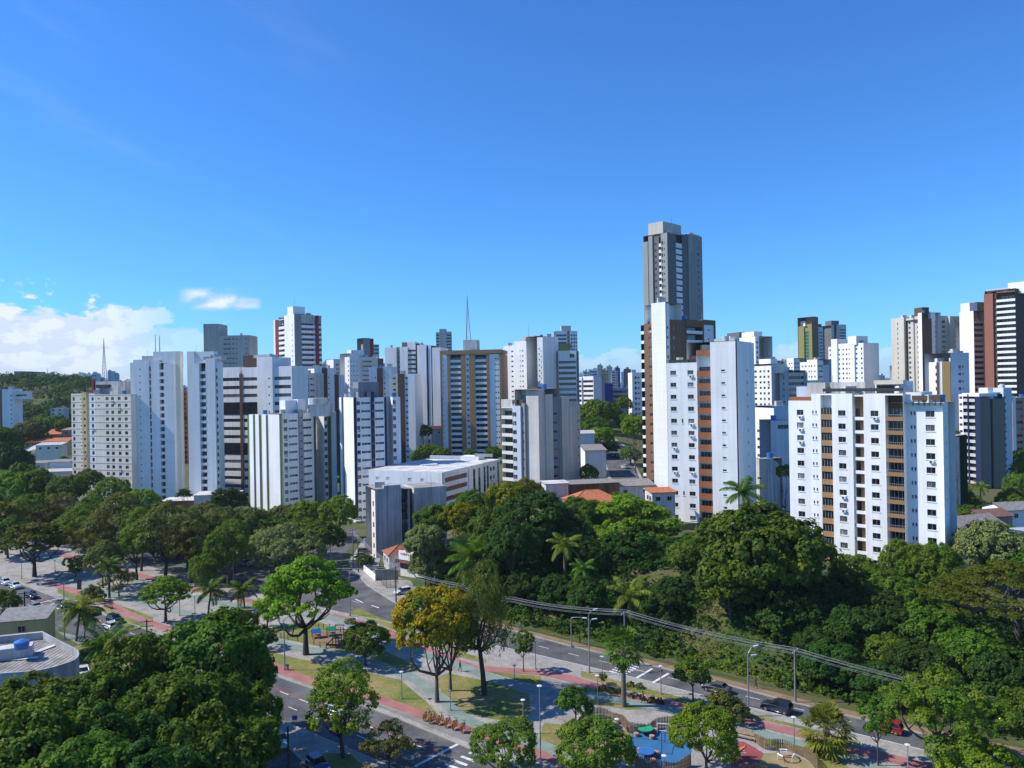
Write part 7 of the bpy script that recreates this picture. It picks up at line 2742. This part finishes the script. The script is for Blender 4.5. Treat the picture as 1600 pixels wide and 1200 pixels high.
def utility_pole(px, py, top, label, mat, arms=2, ang=40, kit=False):
    g = ground(px, py)
    h = at_depth(px, top, g.y).z - g.z
    rt = thing('utility_pole', label, 'utility pole', g, 'utility poles')
    p = MB()
    p.tube([(0, 0, -.3), (0, 0, h)], [.17, .11], 8)
    p.build('pole', mat, rt)
    for k in range(arms):
        a = MB()
        Mx = Matrix.Translation((0, 0, h - .35 - .9 * k)) @ Matrix.Rotation(R(ang), 4, 'Z')
        a.box((-1.1, -.16, -.06), (1.1, -.06, .06), 0, Mx)
        o = a.build('crossarm', mat, rt)
        for x in (-1.0, -.35, .35, 1.0):
            i = MB()
            v = Mx @ Vector((x, -.11, .06))
            i.cyl((v.x, v.y), .05, v.z, v.z + .18, 6)
            i.build('insulator', LED, o)
    if kit:
        t = MB()
        t.cyl((.42, .1), .28, h - 3.0, h - 1.9, 12)
        t.build('transformer', STEEL, rt)
    return g, h


UP = {}
for nm, px, py, top, lab, mt, na, an, kit in (
        ('a', 552, 886, 826, 'utility pole with pale crossbars and transformer by the side street', CONC, 2, 10, True), ('b', 560, 895, 846, 'dark utility pole on the side street kerb', WOODP, 1, 60, False),
        ('c', 619, 942, 884, 'dark utility pole before the shop', WOODP, 1, 60, False), ('d', 1243, 1100, 1014, 'concrete utility pole right of the dark blue car', CONC, 1, 50, False),
        ('e', 977, 1042, 955, 'thin utility pole behind the tall fan palm', CONC, 1, 50, False), ('f', 39, 976, 924, 'dark utility pole with crossarms at the junction', WOODP, 2, 20, False),
        ('g', 46, 990, 958, 'short dark pole next to the junction pole', WOODP, 1, 20, False), ('h', 131, 978, 930, 'dark utility pole with double crossarms behind the coconut palm', WOODP, 2, 15, False),
        ('i', 230, 1012, 968, 'dark utility pole top sticking out above the dark crowns', WOODP, 2, 15, False), ('j', 451, 1208, 1136, 'black pole at the slip road beside the silver car', WOODP, 0, 0, False),
        ('k', 1371, 918, 880, 'small utility pole before the white wall of the broad block', CONC, 2, 60, False)):
    UP[nm] = utility_pole(px, py, top, lab, mt, na, an, kit)
CABM = plain('cable_sheath', (.38, .39, .40), .5)


def cable(label, pts, n, spread, r, sag, mat=CABM, group=None):
    c = Vector(pts[0])
    rt = thing('overhead_cable', label, 'cable', c, group)
    rg = random.Random(len(pts) * 7 + n)
    for k in range(n):
        mb = MB()
        o = Vector((rg.uniform(-spread, spread) * .3, 0, rg.uniform(-spread, spread)))
        line = []
        for a, b_ in zip(pts, pts[1:]):
            a, b_ = Vector(a), Vector(b_)
            for t in np.linspace(0, 1, 9)[:-1]:
                line.append(a.lerp(b_, t) + o - Vector((0, 0, sag * 4 * t * (1 - t) * (1 + .12 * k))) - c)
        line.append(Vector(pts[-1]) + o - c)
        mb.tube(line, r, 5)
        mb.build('strand', mat, rt)


def poletop(k, dz=-.4):
    g, h = UP[k]
    return (g.x, g.y, g.z + h + dz)


end = at_depth(1640, 1112, 96)
lampA = at_depth(921, 960, ground(921, 1030).y)
cable('thick bundle of pale cables sagging along the far avenue', [poletop('a', -1.0), poletop('c', -.5), tuple(at_depth(720, 916, 153)), tuple(at_depth(800, 937, 145)), poletop('e', -.2), poletop('d', -.3), tuple(end)], 7, .5, .014, .4)
cable('thin pair of wires across the junction to the rounded building', [(-79, 120, 8.3), poletop('i', -.2)], 4, .5, .02, .5)
cable('thin wires from the junction poles along the near avenue', [poletop('f', -.3), poletop('h', -.3), poletop('i', -.5)], 3, .4, .02, .6)
cable('thin wire across the mouth of the side street', [tuple(at_depth(505, 888, 190)), poletop('c', -.2)], 2, .15, .02, .2)

# ------------------------------------------------------------------ signs, signals, bins
def sign(px, py, top, label, w, h, mat, double=False):
    g = ground(px, py)
    hh = at_depth(px, top, g.y).z - g.z
    rt = thing('road_sign', label, 'sign', g)
    p = MB()
    p.tube([(0, 0, -.2), (0, 0, hh)], .04, 6)
    p.build('pole', STEEL, rt)
    b_ = MB()
    b_.box((-w / 2, -.07, hh - h), (w / 2, -.03, hh))
    b_.build('panel', mat, rt)


sign(461, 1146, 1118, 'small blue sign on a thin pole at the island', .7, .6, plain('sign_blue', (.02, .09, .4)))
sign(645, 1196, 1180, 'small sign post at the near stop line', .4, .5, LED)
tl = ground(489, 1162)
rt = thing('traffic_light', 'black traffic light on a grey pole at the slip road island', 'traffic light', tl)
hh = at_depth(489, 1118, tl.y).z
p = MB()
p.tube([(0, 0, -.2), (0, 0, hh)], .07, 8)
p.build('pole', STEEL, rt)
p = MB()
p.box((-.55, -.2, hh - 1.5), (-.12, .12, hh - .1))
p.build('signal_head', DKMET, rt)
for k, c_ in enumerate(((.25, .02, .02), (.25, .15, .02), (.02, .2, .05))):
    l_ = MB()
    l_.cyl((-.33, -.21), .13, hh - .5 - .42 * k - .02, hh - .5 - .42 * k + .02, 10)
    l_.build('signal_lens', plain('signal_lens_%s' % ('red', 'amber', 'green')[k], c_), rt)
g = ground(124, 922)
rt = thing('notice_panel', 'dark information panel by the left zebra crossing', 'panel', g)
p = MB()
p.box((-.5, -.1, 0), (.5, .1, 2.6))
p.build('panel', DKMET, rt)
p = MB()
p.box((-.55, -.16, 0), (.55, .16, .18))
p.build('base', CONC, rt)
g = ground(449, 1050)
rt = thing('litter_bin', 'reddish litter bin at the foot of the tall slim lamp', 'bin', g)
p = MB()
p.cyl((0, 0), .24, .15, .95, 12, 0, .28)
p.build('body', W_PINK, rt)
p = MB()
p.cyl((0, 0), .30, .95, 1.05, 12)
p.build('rim', DKMET, rt)


def bench(px, py, ang, label, mat, L=1.8, group='park benches'):
    g = ground(px, py)
    rt = thing('park_bench', label, 'bench', g + Vector((0, 0, .14)), group, R(ang))
    s = MB()
    for k in range(3):
        s.box((-L / 2, -.22 + k * .16, .43), (L / 2, -.09 + k * .16, .48))
    s.build('seat', mat, rt)
    b_ = MB()
    for k in range(2):
        b_.box((-L / 2, .27, .62 + k * .17), (L / 2, .31, .75 + k * .17))
    b_.build('backrest', mat, rt)
    for x in (-L / 2 + .2, L / 2 - .2):
        l_ = MB()
        l_.box((x - .04, -.22, 0), (x + .04, .30, .42))
        l_.box((x - .04, .26, .42), (x + .04, .33, .92))
        l_.build('leg', CONC, rt)


WOODL = plain('pale_timber', (.42, .30, .20), .7, var=.25, scale=3)
WOODR = plain('picket_timber', (.20, .135, .075), .85, var=.4, scale=2.5)
bench(169, 951, AV, 'dark park bench at the kerb beside the left lawn', W_DBROWN, 3.4)
bench(1160, 1152, AV + 4, 'pale timber bench at the red court, upper of two', WOODL, 3.0)
bench(1164, 1158, AV + 4, 'pale timber bench at the red court, lower of two', WOODL, 3.0)
bench(945, 1134, -14, 'yellow bench in the sandy play area', W_YELLOW, 1.8)
bench(530, 986, -10, 'curved bench by the black post fence', WOODL, 2.0)

# picket fences with a wavy top, and the low black post fence
def picket(name, label, line, hmin, hmax, wave, w=.14, gap=.05, mat=WOODR):
    c = line[0]
    rt = thing(name, label, 'fence', (c[0], c[1], .13))
    mb, rl = MB(), MB()
    s = 0.0
    rg = random.Random(9)
    for a, b_ in zip(line, line[1:]):
        L = math.hypot(b_[0] - a[0], b_[1] - a[1])
        ang = math.atan2(b_[1] - a[1], b_[0] - a[0])
        n = max(1, int(L / (w + gap)))
        for k in range(n):
            t = (k + .5) / n
            x, y = a[0] + (b_[0] - a[0]) * t - c[0], a[1] + (b_[1] - a[1]) * t - c[1]
            ph = (s + L * t) * wave
            h = hmin + (hmax - hmin) * abs(math.sin(ph)) + rg.uniform(-.05, .05)
            Mx = Matrix.Translation((x, y, 0)) @ Matrix.Rotation(ang, 4, 'Z')
            mb.box((-w / 2, -.03, 0), (w / 2, .03, h), 0, Mx)
            i = len(mb.v)
            q = [tuple(Mx @ Vector(v)) for v in ((-w / 2, -.03, h), (w / 2, -.03, h), (w / 2, .03, h), (-w / 2, .03, h), (0, 0, h + .12))]
            mb.v += q
            for f in ((0, 1, 4), (1, 2, 4), (2, 3, 4), (3, 0, 4)):
                mb.f.append(tuple(i + v for v in f))
                mb.m.append(0)
        for z in (.35, .85):
            rl.tube([(a[0] - c[0], a[1] - c[1], z), (b_[0] - c[0], b_[1] - c[1], z)], .035, 4)
        s += L
    mb.build('picket_panel', mat, rt)
    rl.build('rail', mat, rt)


L1 = smooth_line(px_line((902, 1138), (915, 1128), (935, 1122), (955, 1124), (972, 1133), (985, 1146), (1010, 1144), (1030, 1138), (1052, 1138), (1075, 1144)), 3)
picket('picket_fence', 'wavy topped timber picket fence along the far side of the blue court', L1, 1.0, 1.55, .45)
L2 = smooth_line(px_line((985, 1190), (1000, 1200), (1030, 1206), (1060, 1204), (1080, 1196)), 3)
picket('picket_fence', 'wavy topped timber picket fence along the near side of the blue court', L2, 1.0, 1.5, .5)
L3 = smooth_line(px_line((1178, 1158), (1192, 1169), (1205, 1173), (1225, 1172), (1245, 1178), (1265, 1190), (1278, 1206)), 3)
picket('picket_fence', 'timber picket fence curving round the sand pit', L3, 1.0, 1.5, .5)
L4 = smooth_line(px_line((1140, 1212), (1160, 1214), (1185, 1212), (1200, 1216)), 3)
picket('picket_fence', 'timber picket fence at the bottom edge below the red court', L4, 1.0, 1.5, .5)


def post_fence(label, line, h, mat):
    c = line[0]
    rt = thing('post_fence', label, 'fence', (c[0], c[1], .13))
    rl = MB()
    for a, b_ in zip(line, line[1:]):
        L = math.hypot(b_[0] - a[0], b_[1] - a[1])
        n = max(1, int(L / 1.5))
        for k in range(n):
            t = k / n
            x, y = a[0] + (b_[0] - a[0]) * t - c[0], a[1] + (b_[1] - a[1]) * t - c[1]
            p = MB()
            p.cyl((x, y), .07, 0, h, 6)
            p.build('post', mat, rt)
        for z in (.55, 1.0):
            rl.tube([(a[0] - c[0], a[1] - c[1], z), (b_[0] - c[0], b_[1] - c[1], z)], .02, 4)
    rl.build('rail', mat, rt)


ring_ = smooth_line(px_line((432, 996), (450, 1000), (480, 1004), (500, 1012), (520, 1012), (540, 1008)), 2)
post_fence('low black post fence on the near side of the small playground', ring_, 1.1, DKMET)
ring_ = smooth_line(px_line((498, 983), (515, 984), (532, 988), (539, 996), (534, 1003)), 2)
post_fence('low black post fence on the far side of the small playground', ring_, 1.1, DKMET)

# playground houses, toys, goal
def play_house(px, py, label, roofmat, ang):
    g = ground(px, py)
    rt = thing('play_house', label, 'playhouse', g + Vector((0, 0, .15)), None, R(ang))
    rt.scale = (.72, .72, .72)
    r_ = MB()
    r_.quad((-1.2, -1.0, 1.5), (1.2, -1.0, 1.5), (1.2, 0, 2.4), (-1.2, 0, 2.4))
    r_.quad((-1.2, 0, 2.4), (1.2, 0, 2.4), (1.2, 1.0, 1.5), (-1.2, 1.0, 1.5))
    r_.quad((1.2, -1.0, 1.45), (-1.2, -1.0, 1.45), (-1.2, 0, 2.34), (1.2, 0, 2.34))
    r_.quad((1.2, 0, 2.34), (-1.2, 0, 2.34), (-1.2, 1.0, 1.45), (1.2, 1.0, 1.45))
    r_.build('roof', roofmat, rt)
    for x in (-1.05, 1.05):
        for y in (-.8, .8):
            p = MB()
            p.box((x - .06, y - .06, 0), (x + .06, y + .06, 1.62))
            p.build('post', WOODR, rt)
    d = MB()
    d.box((-1.05, -.8, .55), (1.05, .8, .65))
    d.build('deck', W_REDBR, rt)


play_house(494, 999, 'play house with a blue pitched roof in the small playground', plain('play_blue', (.03, .16, .48), .8, spec=.1), 24)
play_house(517, 995, 'play house with a green pitched roof in the small playground', plain('play_green', (.03, .32, .16), .8, spec=.1), 24)
g = ground(522, 1010)
rt = thing('timber_climber', 'timber climbing frame with a ramp in the small playground', 'climbing frame', g + Vector((0, 0, .15)), None, R(-20))
p = MB()
p.quad((-1.6, -.5, 0), (-1.6, .5, 0), (.0, .5, 1.5), (0, -.5, 1.5))
p.quad((-1.6, .5, -.06), (-1.6, -.5, -.06), (0, -.5, 1.44), (0, .5, 1.44))
p.build('ramp', WOODL, rt)
for x in (0.05, 1.3):
    for y in (-.5, .5):
        q = MB()
        q.box((x - .07, y - .07, 0), (x + .07, y + .07, 2.0))
        q.build('post', WOODR, rt)
q = MB()
q.box((0, -.5, 1.42), (1.35, .5, 1.5))
q.build('deck', W_REDBR, rt)
q = MB()
q.box((.02, -.56, 1.8), (1.33, -.50, 1.92))
q.box((.02, .50, 1.8), (1.33, .56, 1.92))
q.build('rail', WOODR, rt)


def play_table(px, py, label, topmat, seatmat):
    g = ground(px, py)
    rt = thing('play_table', label, 'play table', g + Vector((0, 0, .17)))
    t = MB()
    t.cyl((0, 0), 1.05, .72, .84, 16)
    t.build('tabletop', topmat, rt)
    t = MB()
    t.cyl((0, 0), .16, 0, .72, 10, 0, .12)
    t.build('pedestal', DKMET, rt)
    for k in range(4):
        w = k * 1.5708 + .4
        s = MB()
        s.cyl((math.cos(w) * 1.5, math.sin(w) * 1.5), .33, 0, .46, 12, 0, .36)
        s.build('seat', seatmat, rt)


play_table(1009, 1150, 'round green topped play table on the blue court', plain('play_green', (.03, .32, .16), .4), W_PINK)
play_table(1010, 1187, 'round blue topped play table at the near end of the blue court', TANKB, W_PINK)
ga, gb_ = Vector(flat(1027, 1146, .18)), Vector(flat(1048, 1148, .18))
rt = thing('goal_frame', 'white goal frame at the far end of the blue court', 'goal', (ga.x, ga.y, .18))
d = gb_ - ga
q = MB()
q.tube([(0, 0, 0), (0, 0, 1.4), (d.x, d.y, 1.4), (d.x, d.y, 0)], .06, 6)
q.build('frame', SILL, rt)
q = MB()
q.tube([(0, 0, 1.4), (.3, .9, .0), (d.x + .3, d.y + .9, 0), (d.x, d.y, 1.4)], .04, 5)
q.build('brace', SILL, rt)
g = ground(1156, 1186)
rt = thing('spring_rider', 'orange and white rocking toy on the red court', 'play toy', g + Vector((0, 0, .18)))
q = MB()
q.tube([(-.5, 0, .7), (0, 0, .85), (.6, 0, 1.2)], [.24, .28, .16], 8)
q.cyl((.68, 0), .18, 1.15, 1.5, 8, 0, .1)
q.build('body', W_ORANGE, rt)
q = MB()
q.cyl((0, 0), .14, 0, .6, 8)
q.build('spring', DKMET, rt)
for s_ in (-1, 1):
    q = MB()
    q.box((-.2, s_ * .3 - .05, .55), (.7, s_ * .3 + .05, .66))
    q.build('foot_rest', SILL, rt)
g = ground(1228, 1190)
rt = thing('play_basket', 'small red and white play ring in the sand pit', 'play toy', g + Vector((0, 0, .18)))
for k in range(6):
    q = MB()
    w0, w1 = k * 1.047, k * 1.047 + .9
    q.tube([(math.cos(w0 + (w1 - w0) * t) * 1.0, math.sin(w0 + (w1 - w0) * t) * 1.0, .75) for t in np.linspace(0, 1, 5)], .09, 6)
    q.tube([(math.cos(w0) * 1.0, math.sin(w0) * 1.0, 0), (math.cos(w0), math.sin(w0), .75)], .05, 5)
    q.build('rail', (W_REDBR, SILL)[k % 2], rt)

# row of hire bicycles with yellow panels
YELP = plain('yellow_panel', (.50, .30, .02), .5)
PINKP = plain('dark_red_frame', (.20, .035, .06), .4)


def torus(mb, c, Rr, r, n=16, k=6):
    pts = [(c[0] + Rr * math.cos(2 * math.pi * i / n), c[1], c[2] + Rr * math.sin(2 * math.pi * i / n)) for i in range(n + 1)]
    mb.tube(pts, r, k, 0, False)


bike = put('hire_bicycle', None)
for x in (-.52, .52):
    w = MB()
    torus(w, (x, 0, .33), .31, .028)
    for q in range(6):
        a = q * math.pi / 6
        w.tube([(x - .3 * math.cos(a), 0, .33 - .3 * math.sin(a)), (x + .3 * math.cos(a), 0, .33 + .3 * math.sin(a))], .006, 3)
    w.build('wheel', TYRE, bike)
f = MB()
for a, b_ in (((-.52, 0, .33), (-.1, 0, .33)), ((-.1, 0, .33), (.36, 0, .82)), ((-.1, 0, .33), (-.24, 0, .85)), ((-.52, 0, .33), (-.22, 0, .75)), ((.52, 0, .33), (.36, 0, .95))):
    f.tube([a, b_], .035, 6)
f.build('frame', PINKP, bike)
f = MB()
f.box((-.42, -.08, .86), (-.12, .08, .92))
f.build('saddle', DKMET, bike)
f = MB()
f.tube([(.34, -.28, 1.02), (.36, 0, .98), (.34, .28, 1.02)], .025, 6)
f.build('handlebar', DKMET, bike)
f = MB()
f.box((-.84, -.10, .30), (-.26, -.06, .86))
f.box((-.84, .06, .30), (-.26, .10, .86))
f.build('wheel_panel', YELP, bike)
BK = [(668, 1127, 'first hire bicycle at the sunny left end of the row'), (676, 1130, 'hire bicycle with a sunlit yellow panel, second from the left end'), (688, 1133, 'hire bicycle half in shade, third from the left end'),
      (700, 1136, 'hire bicycle with a bright yellow panel in the middle of the row'), (711, 1141, 'hire bicycle in the middle shade of the row'), (724, 1145, 'hire bicycle in deep shade, next but one to the right end'), (745, 1152, 'last hire bicycle with a yellow panel at the right end of the row')]
for k, (px, py, lab) in enumerate(BK):
    g = ground(px, py)
    o = bike if k == 0 else copy_tree(bike, g, 0, lab)
    o.location = g + Vector((0, 0, .15))
    o.rotation_euler = (0, 0, R(62 + 3 * k))
    o.scale = (1.25, 1.25, 1.25)
    tag(o, lab, 'bicycle', 'row of hire bicycles')

# ------------------------------------------------------------------ people
SKIN = plain('skin', (.22, .12, .08), .6)
HAIRM = plain('dark_hair', (.02, .015, .012), .6)


def person(px, py, ang, shirt, legs, label, stride=.3):
    g = ground(px, py)
    z0 = .17 if g.z < .2 else .02
    vs = [(0, 0, .95), (0, 0, 1.15), (0, 0, 1.36), (.01, 0, 1.48), (.02, 0, 1.56), (.035, 0, 1.66), (.03, 0, 1.76),   # pelvis .. head
          (0, .10, .90), (stride * .5, .10, .50), (stride * .55, .10, .08), (stride * .55 + .16, .10, .04),
          (0, -.10, .90), (-stride * .30, -.10, .50), (-stride * .95, -.10, .12), (-stride * .95 + .14, -.10, .05),
          (0, .20, 1.38), (-.10, .25, 1.10), (.04, .26, .88), (.09, .255, .80),
          (0, -.20, 1.38), (.06, -.25, 1.10), (.24, -.25, .98), (.31, -.245, .96)]
    es = [(0, 1), (1, 2), (2, 3), (3, 4), (4, 5), (5, 6), (0, 7), (7, 8), (8, 9), (9, 10), (0, 11), (11, 12), (12, 13), (13, 14), (2, 15), (15, 16), (16, 17), (17, 18), (2, 19), (19, 20), (20, 21), (21, 22)]
    rr = [.15, .13, .16, .07, .055, .10, .075, .095, .065, .045, .04, .095, .065, .045, .04, .065, .045, .036, .035, .065, .045, .036, .035]
    me = bpy.data.meshes.new('person_skeleton')
    me.from_pydata(vs, es, [])
    o = bpy.data.objects.new('person_skeleton', me)
    COL.objects.link(o)
    md = o.modifiers.new('skin', 'SKIN')
    for i, v in enumerate(me.skin_vertices[0].data):
        v.radius = (rr[i], rr[i])
        v.use_root = i == 0
    ms = o.modifiers.new('sub', 'SUBSURF')
    ms.levels = ms.render_levels = 1
    dg = bpy.context.evaluated_depsgraph_get()
    new = bpy.data.meshes.new_from_object(o.evaluated_get(dg))
    bpy.data.objects.remove(o)
    new.name = 'person'
    new.materials.clear()
    for m in (SKIN, shirt, legs, TYRE):
        new.materials.append(m)
    for p in new.polygons:
        c = p.center
        arm = abs(c.y) > .19 and c.z < 1.30
        p.material_index = 0 if c.z > 1.46 or (arm and c.z < 1.18) else 1 if c.z > .96 else 3 if c.z < .09 else 2
        p.use_smooth = True
    b_ = put('person', new, None, (g.x, g.y, g.z + z0), R(ang))
    tag(b_, label, 'person')
    h = MB()
    for i in range(6):
        for j in range(8):
            def pt(a, b2):
                th, ph = a / 6 * 1.75, b2 / 8 * 2 * math.pi
                return (.02 + .118 * math.sin(th) * math.cos(ph), .112 * math.sin(th) * math.sin(ph), 1.69 + .115 * math.cos(th))
            h.quad(pt(i, j), pt(i + 1, j), pt(i + 1, j + 1), pt(i, j + 1))
    h.build('hair', HAIRM, b_, None, True)
    fc = MB()
    fc.box((.135, -.018, 1.63), (.155, .018, 1.67))
    for s_ in (-1, 1):
        fc.box((.105, s_ * .04 - .014, 1.685), (.128, s_ * .04 + .014, 1.70), 1)
    fc.box((.108, -.03, 1.595), (.128, .03, 1.605), 1)
    fc.build('face', [SKIN, HAIRM], b_)


def cloth(n, c):
    return plain(n, c, .8)


person(1005, 1102, AV + 180, cloth('pink_shirt', (.55, .16, .17)), cloth('dark_trousers', (.03, .035, .05)), 'person in a pink top walking on the green path right of the fan palm')
person(1181, 1078, AV, cloth('dark_shirt', (.03, .05, .06)), cloth('grey_shorts', (.06, .06, .07)), 'person in dark clothes walking on the far pavement above the blue court')
person(906, 1008, AV + 180, cloth('maroon_shirt', (.06, .02, .02)), cloth('dark_trousers', (.03, .035, .05)), 'person in dark red standing on the shaded far pavement', .15)
person(813, 986, AV, cloth('pale_blue_shirt', (.30, .40, .60)), cloth('blue_trousers', (.06, .09, .18)), 'person in pale blue walking on the far pavement by the weeping tree')
person(719, 1052, AV, cloth('olive_shirt', (.10, .11, .05)), cloth('black_trousers', (.02, .02, .02)), 'person in olive walking on the green path by the orange tree')
person(52, 978, 80, cloth('white_shirt', (.6, .6, .58)), cloth('navy_trousers', (.03, .04, .09)), 'person in white on the kerb beside the junction pole')

# low planting along the cycle path
for k, (px, py, w) in enumerate(((940, 1080, 18), (955, 1084, 18), (970, 1087, 18), (988, 1091, 18), (1003, 1096, 16), (1018, 1099, 16), (1032, 1102, 14), (985, 1074, 16), (1000, 1077, 14))):
    T('shrub', 'deep' if k < 7 else 'mid', 'low dark hedge bush between the green and red paths', px, py - 8, w, base=(px, py), group='low hedge bushes between the paths')

# ------------------------------------------------------------------ the air
hz = MB()
hz.box((-9600, -170, -14), (9600, 9600, 175))
hm = bpy.data.materials.new('air_haze')
hm.use_nodes = True
hn = hm.node_tree
hn.nodes.clear()
pv_ = N(hn, 'ShaderNodeVolumePrincipled')
pv_.inputs['Color'].default_value = (.78, .88, 1.0, 1)
pv_.inputs['Density'].default_value = 0.00006
hn.links.new(pv_.outputs[0], N(hn, 'ShaderNodeOutputMaterial').inputs['Volume'])
tag(hz.build('haze', hm), kind='stuff')
